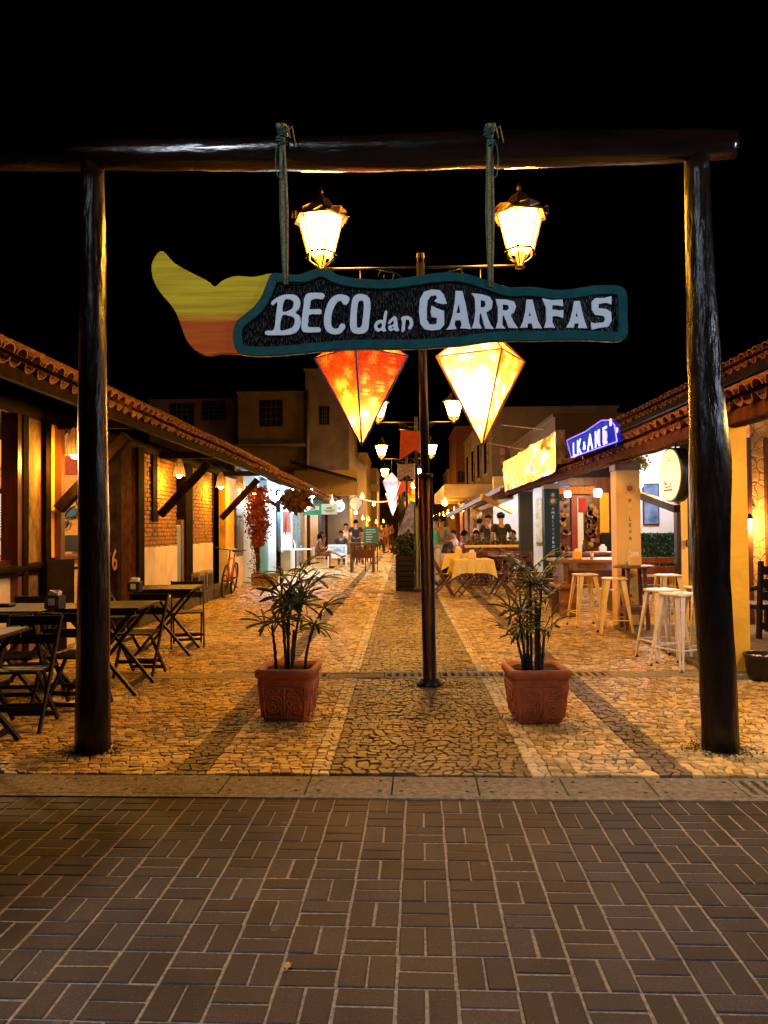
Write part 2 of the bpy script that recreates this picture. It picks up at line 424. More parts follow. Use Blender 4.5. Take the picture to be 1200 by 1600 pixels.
for j in range(0, 34):
    for i in range(-34, 34):
        u0, v0 = i * MOD + off, -(j + 1) * MOD * 0.985
        horiz = (i + j) % 2 == 0
        for k in (0, 1):
            if horiz: u, v, rz = u0 + MOD / 2, v0 + MOD * (0.25 + 0.5 * k), 0
            else: u, v, rz = u0 + MOD * (0.25 + 0.5 * k), v0 + MOD / 2, pi / 2
            # the row against the kerb is cut
            u += rng.uniform(-.0012, .0012); v += rng.uniform(-.0012, .0012)
            cells.append((u, v, rz + ROAD_A + rng.uniform(-.006, .006)))
def inview(p, pad=0.0):
    d = p - CAM; z = d.dot(_F)
    if z < 0.3: return None
    x = 600 + F_PX * d.dot(_RT) / z; y = 800 - F_PX * d.dot(_UP) / z
    return (x, y, z) if -60 - pad < x < 1260 + pad and -60 < y < 1660 + pad else None
vis = []; rest = []
for u, v, rz in cells:
    w = RW(u, v, 0.0); s = inview(w)
    (vis if s else rest).append((s[2] if s else 9, w, rz))
vis.sort(key=lambda t: t[0]); rest += vis[300:]; vis = vis[:300]
for z, w, rz in vis:
    place('paver', PM[rng.randrange(6)], road, w + V((0, 0, rng.uniform(-.0022, .0014))), (rng.uniform(-.011, .011), rng.uniform(-.011, .011), rz + rng.uniform(-.006, .006)))
b = MB()
for z, w, rz in rest:
    me = PM[rng.randrange(6)]; Mx = Matrix.Translation(w + V((0, 0, rng.uniform(-.0015, .001)))) @ Matrix.Rotation(rz, 4, 'Z')
    b.add([Mx @ v.co for v in me.vertices], [tuple(p.vertices) for p in me.polygons])
b.build('outer_pavers', MAT_PAVER, road, fix=False, kind='stuff')

# kerb strip: thin concrete edging, then square slabs with four lifting holes
b = MB(); b.prism([(-30, 0.0), (30, 0.0), (30, 0.045), (-30, 0.045)], 0.1, lambda u, v, w: RW(u, v, 0.006 - w))
edging = b.build('kerb', MAT_CONC, kind='structure')
SLW, SL0 = 0.462, 0.052
SLD = 0.30
MAT_HOLE = mat('dirt_hole', (0.01, 0.007, 0.005), 0.95, na=0.2)
b = MB(); b.prism([(-30, 0.045), (30, 0.045), (30, SL0 + SLD + 0.05), (-30, SL0 + SLD + 0.05)], 0.08, lambda u, v, w: RW(u, v, -0.03 - w))
b.build('kerb_bed', mat('kerb_bed_dark', (0.045, 0.03, 0.02), 0.95), edging)
ub = (610 - 628) * 1.4 / 390 + 0.012
for i in range(-12, 12):
    u0 = ub + i * SLW; u1 = u0 + SLW - 0.007; v0, v1 = SL0, SL0 + SLD
    sk = 0.0
    b = MB()
    zt = 0.004 + rng.uniform(-.002, .002)
    if i == 4 or i == 5:                     # slotted grating slab at the right end
        n = 7; w = (u1 - u0) / (2 * n + 1)
        b.prism([(u0, v0), (u1, v0), (u1, v0 + .04), (u0, v0 + .04)], 0.06, lambda u, v, w_: RW(u, v, zt - w_))
        b.prism([(u0, v1 - .04), (u1, v1 - .04), (u1, v1), (u0, v1)], 0.06, lambda u, v, w_: RW(u, v, zt - w_))
        for k in range(n + 1):
            a = u0 + k * 2 * w
            b.prism([(a, v0 + .04), (a + w, v0 + .04), (a + w, v1 - .04), (a, v1 - .04)], 0.06, lambda u, v, w_: RW(u, v, zt - 0.001 - w_))
        b.build('drain_grating', MAT_CONC, edging); continue
    B = 0.004
    vs = [RW(u0, v0, -.04), RW(u1, v0, -.04), RW(u1, v1, -.04), RW(u0, v1, -.04), RW(u0, v0, zt - B), RW(u1, v0, zt - B), RW(u1, v1, zt - B), RW(u0, v1, zt - B),
          RW(u0 + B, v0 + B, zt), RW(u1 - B, v0 + B, zt), RW(u1 - B, v1 - B, zt), RW(u0 + B, v1 - B, zt)]
    b.add(vs, [(8, 9, 10, 11)] + [(k, (k + 1) % 4, 4 + (k + 1) % 4, 4 + k) for k in range(4)] + [(4 + k, 4 + (k + 1) % 4, 8 + (k + 1) % 4, 8 + k) for k in range(4)])
    sl_ = b.build('kerb_slab', MAT_CONC, edging)
    b = MB()
    for uu in (u0 + .055, u1 - .055):
        for vv in (v0 + .06, v1 - .075):
            c = RW(uu + rng.uniform(-.01, .01), vv, zt + .0012)
            b.add([c + V((.012 * cos(a), .013 * sin(a), 0)) for a in [2 * pi * k / 8 for k in range(8)]], [tuple(range(8))])
    b.build('lifting_hole', MAT_HOLE, sl_)

# ------------------------------------------------------------------ alley: irregular cobbles in running courses
YA = SL0 + SLD + 0.015
def stone_mat(name, c0, c1):
    mt = bpy.data.materials.new(name); mt.use_nodes = True; nt = mt.node_tree; N = nt.nodes; L = nt.links
    bs = N['Principled BSDF']
    geo = N.new('ShaderNodeNewGeometry'); at = N.new('ShaderNodeAttribute'); at.attribute_name = 'tone'
    n1 = N.new('ShaderNodeTexNoise'); n1.inputs['Scale'].default_value = 45; n1.inputs['Detail'].default_value = 5; L.new(geo.outputs['Position'], n1.inputs['Vector'])
    n2 = N.new('ShaderNodeTexNoise'); n2.inputs['Scale'].default_value = 0.9; n2.inputs['Detail'].default_value = 5; L.new(geo.outputs['Position'], n2.inputs['Vector'])
    a = N.new('ShaderNodeMath'); a.operation = 'MULTIPLY_ADD'; a.inputs[1].default_value = 0.5; L.new(n1.outputs['Fac'], a.inputs[0])
    g = N.new('ShaderNodeMath'); g.operation = 'MULTIPLY_ADD'; g.inputs[1].default_value = 0.6; L.new(n2.outputs['Fac'], g.inputs[0])
    sc = N.new('ShaderNodeMath'); sc.operation = 'MULTIPLY_ADD'; sc.inputs[1].default_value = 0.55; sc.inputs[2].default_value = -0.28; L.new(at.outputs['Fac'], sc.inputs[0])
    L.new(sc.outputs[0], g.inputs[2]); L.new(g.outputs[0], a.inputs[2])
    r = N.new('ShaderNodeValToRGB'); e = r.color_ramp.elements; e[0].position = 0.2; e[0].color = (*c0, 1); e[1].position = 0.8; e[1].color = (*c1, 1)
    L.new(a.outputs[0], r.inputs[0]); L.new(r.outputs[0], bs.inputs['Base Color'])
    bp = N.new('ShaderNodeBump'); bp.inputs['Strength'].default_value = 0.7; bp.inputs['Distance'].default_value = 0.006
    L.new(n1.outputs['Fac'], bp.inputs['Height']); L.new(bp.outputs[0], bs.inputs['Normal'])
    mr = N.new('ShaderNodeMapRange'); mr.inputs['To Min'].default_value = 0.36; mr.inputs['To Max'].default_value = 0.7; L.new(n1.outputs['Fac'], mr.inputs['Value']); L.new(mr.outputs[0], bs.inputs['Roughness'])
    return mt
ST = [stone_mat('cream_cobble', (0.17, 0.10, 0.03), (0.70, 0.46, 0.15)),
      stone_mat('brown_cobble', (0.06, 0.035, 0.014), (0.20, 0.122, 0.05)),
      stone_mat('pale_cobble', (0.30, 0.22, 0.12), (0.72, 0.54, 0.28)),
      stone_mat('dark_cobble', (0.05, 0.030, 0.013), (0.16, 0.095, 0.038))]
MAT_MORTAR = mat('dark_cobble_joint', (0.06, 0.036, 0.016), 0.95, ns=20, na=0.4, bump=0.5, bs=60)
b = MB()
b.add([RW(-9, YA - 0.02, -0.016), RW(9, YA - 0.02, -0.016), V((12, 75, -0.016)), V((-12, 75, -0.016))], [(0, 1, 2, 3)])
alley = b.build('alley_paving', MAT_MORTAR, kind='structure')
CX = 0.145
def band(x):
    d = abs(x - CX)
    if d < 0.575: return 1
    if d < 0.69: return 2
    if 1.29 < d < 1.48: return 3
    return 0
DRY0, DRY1 = 7.22, 7.52     # cross drain
r2 = random.Random(11)
def blobs(p):  # planter feet etc. are simply stood on the stones
    return False
stones = []
BANDS = [CX + k for k in (-1.48, -1.29, -.69, -.575, .575, .69, 1.29, 1.48)]
def rows(y0, y1, x0, x1, sx, sy):
    """courses of four-sided stones; the long band edges always fall on a joint"""
    from mathutils import noise as nz_
    def curve(k, x): return .16 * sy * nz_.noise(V((x * 2.1, k * 3.7, 1))) * 2 + .25 * sy * nz_.noise(V((x * 9, k * 5.3, 4)))
    y = y0; k = 0
    while y < y1:
        h = sy * r2.uniform(.82, 1.22); xs = []; x = x0 - r2.uniform(0, sx)
        edges = [e_ for e_ in BANDS] + [x1]; ei = 0
        while x < x1:
            xs.append((x, r2.uniform(-.26, .26) * sx)); nx_ = x + sx * r2.uniform(.72, 1.4)
            while ei < len(edges) and edges[ei] <= x + .001: ei += 1
            if ei < len(edges) and nx_ > edges[ei] - sx * .45 and x < edges[ei]:
                nx_ = edges[ei]; ei += 1; xs.append((nx_ + r2.uniform(-.006, .006), r2.uniform(-.008, .008))); nx_ += sx * r2.uniform(.8, 1.3)
            x = nx_
        for a, c in zip(xs[:-1], xs[1:]):
            w = c[0] - a[0]
            if w < sx * .35: continue
            q = [V((a[0] - a[1], y + curve(k, a[0]), 0)), V((c[0] - c[1], y + curve(k, c[0]), 0)), V((c[0] + c[1], y + h + curve(k + 1, c[0]), 0)), V((a[0] + a[1], y + h + curve(k + 1, a[0]), 0))]
            P = []
            for m_ in range(4):
                p, pn, pp = q[m_], q[(m_ + 1) % 4], q[m_ - 1]; f = r2.uniform(.06, .22)
                P += [p.lerp(pp, f * .8), p.lerp(pn, f)]
            stones.append((sum(P, V()) / 8, P))
        y += h; k += 1
rows(4.15, 7.20, -6.4, 6.4, 0.062, 0.055)
rows(7.54, 15.0, -6.4, 6.4, 0.069, 0.064)
rows(15.0, 30.0, -5.0, 6.4, 0.12, 0.11)
rows(30.0, 70.0, -4.2, 5.0, 0.30, 0.28)
items = []
for c, P in stones:
    # clip the field against the skewed kerb strip
    v = (c - K0).dot(RN)
    if v < YA + 0.045: continue
    if abs(c.x) > 6.3: continue
    if 7.16 < c.y < 7.22 and False: continue
    s = inview(c, 40)
    items.append((s[2] if s else 99, c, P))
items.sort(key=lambda t: t[0])
def stone_geo(c, P, bev, zt):
    n = len(P); gap = 0.0022 + r2.uniform(0, .0025)
    def shr(k, z): return [V((c.x + (p.x - c.x) * (1 - k / max(.02, (p - c).length)), c.y + (p.y - c.y) * (1 - k / max(.02, (p - c).length)), z)) for p in P]
    tx, ty = r2.uniform(-.09, .09), r2.uniform(-.09, .09)
    A = shr(gap, -0.03); B = shr(gap, zt - 0.005); C = shr(gap + 0.004, zt)
    for q in C: q.z += (q.x - c.x) * tx + (q.y - c.y) * ty
    for q in B: q.z += (q.x - c.x) * tx + (q.y - c.y) * ty
    if bev:
        vs = A + B + C
        fs = [tuple(2 * n + i for i in range(n))]
        for k in (0, 1):
            for i in range(n): fs.append((k * n + i, k * n + (i + 1) % n, (k + 1) * n + (i + 1) % n, (k + 1) * n + i))
    else:
        vs = A + C; fs = [tuple(n + i for i in range(n))] + [(i, (i + 1) % n, n + (i + 1) % n, n + i) for i in range(n)]
    return vs, fs
def tone_attr(me, vals):
    a = me.attributes.new('tone', 'FLOAT', 'FACE'); a.data.foreach_set('value', vals)
for z, c, P in items[:300]:
    vs, fs = stone_geo(c, P, True, r2.uniform(-.003, .003))
    me = bpy.data.meshes.new('cobblestone'); me.from_pydata([tuple(v - c) for v in vs], [], fs)
    me.materials.append(ST[band(c.x)]); tone_attr(me, [r2.random()] * len(fs))
    place('cobblestone', me, alley, c)
V_, F_, MI, TN = [], [], [], []
for z, c, P in items[300:]:
    if c.y > 30 and z == 99: continue
    vs, fs = stone_geo(c, P, c.y < 14, r2.uniform(-.004, .004)); o = len(V_)
    V_ += [tuple(v) for v in vs]; F_ += [tuple(i + o for i in f) for f in fs]
    bm_ = band(c.x); t = r2.random()
    MI += [bm_] * len(fs); TN += [t] * len(fs)
me = bpy.data.meshes.new('cobbles'); me.from_pydata(V_, [], F_)
for s_ in ST: me.materials.append(s_)
me.polygons.foreach_set('material_index', MI); tone_attr(me, TN)
place('distant_cobbles', me, alley, kind='stuff')

# cross drain with slotted concrete covers
drain = thing('drain_channel', 'slotted concrete drain covers laid in a line across the cobbled alley', 'drain', (0, 7.37, 0))
x = -1.24; k = 0
MAT_DCONC = mat('drain_concrete', (0.30, 0.24, 0.15), 0.85, ns=20, na=0.3, bump=0.5, bs=60)
while x < 1.9:
    w = 0.53; b = MB(); z = 0.004 + r2.uniform(-.002, .002)
    b.box((x + w / 2, -0.118, z - .02), (w - .008, .06, .04)); b.box((x + w / 2, 0.118, z - .02), (w - .008, .06, .04))
    if k == 1: b.box((x + w / 2, 0, z - .022), (w - .01, .174, .036))
    else:
        for i in range(8):
            b.box((x + .012 + i * 0.0715 + .003, 0, z - .021), (.034 if i % 7 else .022, .174, .038))
    b.build('drain_cover', MAT_DCONC, drain); x += w; k += 1
b = MB(); b.box((-3.0, 0, -0.008), (3.4, .27, .02)); b.build('channel_edge', MAT_DCONC, drain)
b = MB(); b.box((4.2, 0, -0.008), (4.5, .27, .02)); b.build('channel_edge', MAT_DCONC, drain)
b = MB(); b.box((.3, 0, -.10), (3.3, .29, .02)); b.build('channel_bed', MAT_HOLE, drain)

# stone inspection slab further up the alley
b = MB(); p = G(588, 925); b.box((p.x, p.y, 0.004), (.62, .62, .02), bev=.004)
tag(b.build('inspection_cover', MAT_DCONC), 'square pale stone inspection slab set flush in the cobbles', 'manhole cover')

# dry leaf on the road
b = MB(); p = G(449, 1512, 0.004)
pts = [(0, -.022), (.008, -.012), (.020, -.010), (.012, 0), (.021, .010), (.007, .011), (0, .024), (-.008, .012), (-.02, .012), (-.013, 0), (-.018, -.011), (-.007, -.011)]
b.prism(pts, 0.0015, lambda u, v, w: p + V((u * 0.7, v * 0.9, 0.006 - w + 0.25 * abs(u) + .1 * v)))
tag(b.build('fallen_leaf', mat('dry_yellow_leaf', (0.42, 0.28, 0.05), 0.6)), 'small curled yellow leaf lying on a joint between the pavers', 'leaf')

# ================================================================== GATE
GY = G(145, 1172).y
def log_post(name, pts, label, seed):
    """pts: (px, py, half width px); a slightly crooked round log standing at the gate line"""
    r = random.Random(seed); P = []; Rr = []
    W_ = [(AT(a, c, GY), .94 * h * GY / F_PX) for a, c, h in pts]
    for i in range(len(W_) - 1):
        (p0, r0), (p1, r1) = W_[i], W_[i + 1]; n = max(2, int((p1 - p0).length / 0.12))
        for j in range(n):
            t = j / n; t2 = t * t * (3 - 2 * t)
            P.append(p0.lerp(p1, t) + V((0, r.uniform(-.004, .004), 0))); Rr.append((r0 + (r1 - r0) * t2) * r.uniform(.985, 1.015))
    P.append(W_[-1][0]); Rr.append(W_[-1][1])
    P[0].z = -0.02
    b = MB(); b.tube(P, Rr, 20)
    n = 20
    for i in range(len(P)):
        for j in range(n):
            v = V(b.v[i * n + j]); d = v - P[i]
            k = 1 + 0.035 * sin(3 * 2 * pi * j / n + i * 0.3) + 0.018 * sin(7 * 2 * pi * j / n - i * .5)
            b.v[i * n + j] = tuple(P[i] + d * k)
    return tag(b.build(name, MAT_POST), label, 'post', 'log posts of the entrance gate')
gp1 = log_post('gate_post', [(145, 1173, 29), (145, 1050, 27), (146, 860, 25), (146, 700, 24), (145, 450, 21), (144, 255, 19)],
         'tall dark varnished log post on the side of the dark folding tables', 1)
gp2 = log_post('gate_post', [(1126, 1165, 29), (1122, 1050, 29), (1112, 900, 29), (1109, 820, 32), (1108, 720, 33), (1102, 600, 27), (1096, 450, 23), (1090, 300, 20), (1089, 245, 20)],
         'tall dark varnished log post with a knotty bulge, beside the metal stools', 2)
P = []; Rr = []; r = random.Random(5)
for a, c, h in [(-160, 247, 27), (0, 243, 25), (140, 243, 24), (300, 242, 24), (450, 241, 25), (600, 239, 27), (760, 234, 27), (900, 231, 26), (1020, 229, 25), (1100, 227, 24), (1146, 226, 22)]:
    P.append(AT(a, c, GY)); Rr.append(h * GY / F_PX)
PP = []; RR = []
for i in range(len(P) - 1):
    for j in range(5): t = j / 5; PP.append(P[i].lerp(P[i + 1], t) + V((0, 0, r.uniform(-.003, .003)))); RR.append((Rr[i] + (Rr[i + 1] - Rr[i]) * t) * r.uniform(.985, 1.015))
PP.append(P[-1]); RR.append(Rr[-1])
b = MB(); b.tube(PP, RR, 20)
for i in range(len(PP)):
    for j in range(20):
        v = V(b.v[i * 20 + j]); d = v - PP[i]; b.v[i * 20 + j] = tuple(PP[i] + d * (1 + .04 * sin(2 * 2 * pi * j / 20 + i * .12) + .02 * sin(5 * 2 * pi * j / 20 - i * .3)))
tag(b.build('gate_beam', MAT_BEAM), 'long dark varnished log laid across the two gate posts', 'beam')

for q_, lab in ((gp1, 'a'), (gp2, 'b')):
    b = MB(); r = random.Random(lab); p0 = q_.data.vertices[0].co; cx_ = sum((v.co.x for v in list(q_.data.vertices)[:20])) / 20; cy_ = sum((v.co.y for v in list(q_.data.vertices)[:20])) / 20
    for i in range(420):
        a = r.uniform(0, 2 * pi); d = .11 + abs(r.gauss(0, .06)); s_ = r.uniform(.002, .006); b.ball(V((cx_ + d * cos(a) * 1.1, cy_ + d * sin(a), .004)), s_, 6, sz=.5)
    b.build('post_foot_dirt', MAT_SOIL, kind='stuff')

# ================================================================== HANGING SIGN
SY = GY - 0.02
# sign frame: pixel plane at depth SY
_o = AT(600, 490, SY); _ex = (AT(1000, 490, SY) - _o) / 400; _ez = (AT(600, 90, SY) - _o) / 400
def sp(px, py): return ((px - 600) * _ex.x, (490 - py) * _ez.z)
def Msign(dy):      # 2D sign coords -> world, front faces -Y
    return Matrix(((1, 0, 0, _o.x), (_ex.z / _ex.x, 0, 1, _o.y + dy), (0, 0, 0, 0), (0, 0, 0, 1)))
def Ms(dy):
    sh = _ex.z / _ex.x
    return Matrix(((1, 0, 0, _o.x), (0, 0, -1, _o.y + dy), (sh, 1, 0, _o.z), (0, 0, 0, 1)))
sign = thing('hanging_sign', 'carved black and teal wooden board with whale tail lettered BECO das GARRAFAS', 'sign')
board = [(425, 430), (445, 431), (465, 432), (480, 428), (497, 422), (512, 424), (530, 433), (560, 438), (600, 440), (640, 436), (680, 430), (715, 429), (740, 434), (765, 442), (785, 449), (800, 452), (830, 451), (860, 455), (880, 456), (905, 453), (930, 449), (960, 449), (973, 453), (978, 465), (978, 492), (978, 520), (972, 531), (955, 533), (920, 531), (880, 531), (840, 532), (800, 532), (760, 534), (720, 540), (690, 542), (650, 545), (600, 545), (540, 546), (500, 549), (460, 553), (420, 556), (385, 555), (370, 551), (364, 538), (363, 520), (368, 505), (379, 495), (395, 482), (408, 465), (416, 446)]
tail = [(250, 394), (269, 413), (300, 430), (320, 440), (333, 449), (345, 440), (365, 433), (395, 434), (420, 429), (427, 432), (421, 450), (408, 470), (392, 488), (376, 502), (368, 514), (366, 530), (369, 545), (374, 552), (345, 551), (320, 554), (300, 545), (288, 530), (280, 510), (272, 490), (262, 475), (245, 455), (235, 435), (233, 415), (240, 400)]
BO = catmull([sp(*q) for q in board], 4)
TO = catmull([sp(*q) for q in tail], 4)
# paint on the tail: yellow above, orange red below, brushed across
mt = bpy.data.materials.new('brushed_tail_paint'); mt.use_nodes = True; nt = mt.node_tree; N = nt.nodes; L = nt.links; bs = N['Principled BSDF']
geo = N.new('ShaderNodeNewGeometry'); sx = N.new('ShaderNodeSeparateXYZ'); L.new(geo.outputs['Position'], sx.inputs[0])
mp = N.new('ShaderNodeMapping'); mp.inputs['Scale'].default_value = (1.2, 1, 26); L.new(geo.outputs['Position'], mp.inputs[0])
nz = N.new('ShaderNodeTexNoise'); nz.inputs['Scale'].default_value = 1.6; nz.inputs['Detail'].default_value = 6; L.new(mp.outputs[0], nz.inputs[0])
zb = AT(320, 494, SY).z
ma = N.new('ShaderNodeMath'); ma.operation = 'SUBTRACT'; ma.inputs[1].default_value = zb; L.new(sx.outputs[2], ma.inputs[0])
mb = N.new('ShaderNodeMath'); mb.operation = 'MULTIPLY_ADD'; mb.inputs[1].default_value = 0.10; L.new(nz.outputs[0], mb.inputs[0]); L.new(ma.outputs[0], mb.inputs[2])
mr = N.new('ShaderNodeMapRange'); mr.inputs['From Min'].default_value = 0.015; mr.inputs['From Max'].default_value = 0.085; L.new(mb.outputs[0], mr.inputs[0])
r1 = N.new('ShaderNodeValToRGB'); e = r1.color_ramp.elements; e[0].position = .35; e[0].color = (.62, .40, .015, 1); e[1].position = .6; e[1].color = (.90, .63, .02, 1); L.new(nz.outputs[0], r1.inputs[0])
r3 = N.new('ShaderNodeValToRGB'); e = r3.color_ramp.elements; e[0].position = .35; e[0].color = (.66, .09, .008, 1); e[1].position = .65; e[1].color = (.80, .16, .012, 1); L.new(nz.outputs[0], r3.inputs[0])
mx = N.new('ShaderNodeMix'); mx.data_type = 'RGBA'; L.new(mr.outputs[0], mx.inputs[0]); L.new(r3.outputs[0], mx.inputs[6]); L.new(r1.outputs[0], mx.inputs[7])
L.new(mx.outputs[2], bs.inputs['Base Color']); bs.inputs['Roughness'].default_value = .6; bs.inputs['Specular IOR Level'].default_value = .12
bp = N.new('ShaderNodeBump'); bp.inputs['Strength'].default_value = .3; bp.inputs['Distance'].default_value = .004; L.new(nz.outputs[0], bp.inputs['Height']); L.new(bp.outputs[0], bs.inputs['Normal'])
polycurve('whale_tail', [TO], Ms(0.012), 0.034, mt, sign, bevel=.004)
# carved black field with chisel strokes
mt2 = bpy.data.materials.new('chiselled_black_wood'); mt2.use_nodes = True; nt = mt2.node_tree; N = nt.nodes; L = nt.links; bs = N['Principled BSDF']
bs.inputs['Base Color'].default_value = (.004, .0035, .004, 1); bs.inputs['Specular IOR Level'].default_value = .12; bs.inputs['Roughness'].default_value = .35
geo = N.new('ShaderNodeNewGeometry'); mp = N.new('ShaderNodeMapping'); mp.inputs['Scale'].default_value = (1, 1, .28); mp.inputs['Rotation'].default_value = (0, .18, 0); L.new(geo.outputs['Position'], mp.inputs[0])
vo = N.new('ShaderNodeTexVoronoi'); vo.inputs['Scale'].default_value = 85; L.new(mp.outputs[0], vo.inputs['Vector'])
bp = N.new('ShaderNodeBump'); bp.inputs['Strength'].default_value = .8; bp.inputs['Distance'].default_value = .009; L.new(vo.outputs['Distance'], bp.inputs['Height']); L.new(bp.outputs[0], bs.inputs['Normal'])
polycurve('board', [BO], Ms(0.014), 0.040, mt2, sign)
IN_ = inset(BO, 0.052)
polycurve('teal_border', [BO, IN_], Ms(-0.014), 0.022, mat('dark_teal_paint', (0.008, 0.085, 0.09), 0.6, spec=.15, na=0.2, ns=12, bump=.2), sign, bevel=.003)
MAT_LET = mat('pale_lilac_sign_paint', (0.80, 0.88, 1.0), 0.5, ns=30, na=0.05)
def c1(P): return [sp(360 + x / 3.75, 380 + y / 3.75) for x, y in P]
def c2(P): return [sp(640 + x / 3.4286, 400 + y / 3.4286) for x, y in P]
LET = [
 (c1, 1, [[(236,352),(262,330),(300,312),(345,306),(385,315),(405,345),(400,385),(375,412),(400,430),(408,460),(400,500),(375,528),(330,540),(270,542),(203,540),(205,518),(250,512),(262,440),(272,350),(245,368)], [(312,338),(345,334),(368,350),(362,385),(335,402),(300,404)], [(298,428),(335,428),(368,440),(375,465),(362,495),(330,510),(285,512)]]),
 (c1, 1, [[(432,330),(450,302),(490,297),(540,300),(549,315),(538,332),(500,330),(470,338),(465,365),(462,392),(520,392),(532,405),(522,420),(460,422),(452,460),(452,495),(515,498),(525,512),(515,524),(440,526),(418,515),(414,480),(420,420),(428,370)]]),
 (c1, 1, [[(697,335),(688,318),(660,308),(620,310),(585,335),(560,385),(548,440),(550,490),(570,525),(610,538),(645,528),(668,500),(668,482),(650,476),(637,490),(630,503),(605,505),(590,485),(588,440),(600,390),(622,352),(645,342),(655,350),(664,364),(682,362)]]),
 (c1, 1, [[(740,308),(780,306),(812,325),(820,370),(812,450),(805,505),(780,530),(740,534),(710,520),(700,480),(706,400),(716,335)], [(752,345),(775,342),(783,365),(778,430),(770,485),(755,500),(740,495),(738,450),(742,385)]]),
 (c1, 1, [[(908,403),(918,405),(912,450),(905,500),(912,516),(897,522),(885,514),(862,522),(845,505),(845,480),(860,460),(880,454),(895,455),(900,425)], [(885,472),(864,478),(860,497),(874,505),(888,492)]]),
 (c1, 1, [[(924,475),(935,455),(958,435),(973,440),(979,475),(981,500),(988,514),(970,519),(957,510),(938,519),(925,505),(930,488),(956,480),(958,462),(948,458),(938,472)], [(957,492),(944,496),(943,505),(955,503)]]),
 (c1, 1, [[(1003,440),(1040,432),(1065,448),(1070,480),(1055,508),(1042,502),(1052,480),(1048,456),(1030,452),(1024,475),(1020,514),(1003,520),(1008,470)]]),
 (c2, 0, [[(120,186),(165,190),(185,215),(200,258),(180,262),(150,255),(135,245),(150,232),(145,215),(115,218),(98,240),(92,290),(92,345),(105,370),(130,372),(148,365),(148,335),(120,330),(115,300),(120,272),(145,285),(185,300),(185,370),(165,395),(120,402),(80,395),(58,365),(52,300),(58,235),(80,198)]]),
 (c2, 0, [[(250,193),(285,195),(300,260),(312,330),(318,365),(328,392),(272,390),(280,372),(275,347),(245,347),(240,372),(250,392),(198,398),(215,375),(232,320),(245,250)], [(265,255),(275,310),(250,312)]]),
 (c2, 0, [[(337,206),(390,212),(430,225),(445,250),(440,285),(410,305),(420,340),(435,375),(450,392),(405,392),(395,350),(382,310),(376,312),(372,360),(385,390),(333,390),(348,355),(355,290),(352,230)], [(382,240),(405,245),(410,265),(400,282),(380,280)]]),
 (c2, 0, [[(464,237),(520,240),(560,250),(570,275),(560,305),(540,318),(555,355),(578,388),(530,388),(520,355),(505,320),(498,325),(495,370),(510,390),(462,390),(475,350),(475,280)], [(500,262),(530,268),(535,285),(520,298),(498,295)]]),
 (c2, 0, [[(628,240),(658,240),(672,300),(685,350),(705,388),(660,390),(655,364),(630,364),(630,385),(592,387),(608,355),(622,300)], [(645,295),(652,325),(635,328)]]),
 (c2, 0, [[(713,234),(760,243),(818,240),(822,272),(790,268),(763,268),(762,292),(800,297),(822,295),(820,335),(790,325),(763,325),(763,360),(775,385),(720,387),(732,350),(732,280)]]),
 (c2, 0, [[(882,248),(910,248),(922,305),(935,355),(947,388),(900,388),(905,364),(880,364),(878,385),(838,387),(858,350),(872,300)], [(893,300),(902,330),(885,330)]]),
 (c2, 0, [[(1078,222),(1078,262),(1050,255),(1010,260),(1008,285),(1050,290),(1075,305),(1078,350),(1060,380),(1010,388),(972,397),(970,360),(985,365),(1035,360),(1045,345),(1040,325),(990,318),(975,290),(975,250),(995,232),(1040,232)]]),
]
for fn, sm, loops in LET:
    lp = [fn(q) for q in loops]
    if sm: lp = [catmull(q, 3) for q in lp]
    polycurve('letter', lp, Ms(-0.012), 0.014, MAT_LET, sign, bevel=.0015)

# two rope bundles hold the sign under the beam
def rope_bundle(px0, py0, px1, py1, label, seed):
    r = random.Random(seed); t = thing('sign_rope', label, 'rope', AT(px0, py0, GY))
    o = t.location.copy()
    def L_(p): return p - o
    for k in range(5):
        dx = (k - 2) * .0115
        top = AT(px0, 218, SY - .10) + V((dx * .6, 0, 0)); bot = AT(px1, py1, SY - .012) + V((dx * .5, -.02, 0)); mid = top.lerp(bot, .5) + V((dx * .5, 0, 0))
        b = MB(); P = [AT(px0, 206, GY) + V((dx, 0.09, -.01)), AT(px0, 198, GY) + V((dx, 0, .01)), AT(px0, 206, GY) + V((dx, -.10, 0)), top + V((0, -.005, 0)), top.lerp(mid, .3), mid, mid.lerp(bot, .6), bot]
        b.tube([L_(p) for p in P], .0058, 6)
        b.build('strand', MAT_ROPE if k in (0, 3) else MAT_ROPE2, t)
    # lashing knot and loose loop
    b = MB()
    for k in range(9):
        c = AT(px0 + r.uniform(-5, 5), 200 + k * 3.2, SY - .105)
        b.tube([L_(c + V((.019 * cos(a), .014 * sin(a), .006 * sin(a + k)))) for a in [2 * pi * j / 10 for j in range(10)]], .0068, 5, closed=True)
    b.build('knot', MAT_ROPE, t)
    for q_ in range(3):
        c = AT(px0 + 4 * q_ - 2, 206, SY - .12); b = MB(); b.tube([L_(c), L_(c + V((.02 + .01 * q_, -.01, .03))), L_(c + V((.03 + .015 * q_, -.02, -.02 - .03 * q_)))], .005, 5); b.build('loose_end', MAT_ROPE2 if q_ else MAT_ROPE, t)
    b = MB(); c = AT(px0 - (5 if px0 < 600 else -8), 250, SY - .11)
    b.tube([L_(c + V((.022 * sin(a), 0, .11 * cos(a)))) for a in [2 * pi * j / 16 for j in range(16)]], .0045, 5, closed=True)
    b.build('loop', MAT_ROPE, t)
    b = MB(); c = AT((px0 + px1) / 2, 293, SY - .055)
    b.tube([L_(c + V((.026 * cos(a), .012 * sin(a), 0))) for a in [2 * pi * j / 12 for j in range(12)]], .003, 5, closed=True)
    b.build('wire_tie', MAT_BLACK, t)
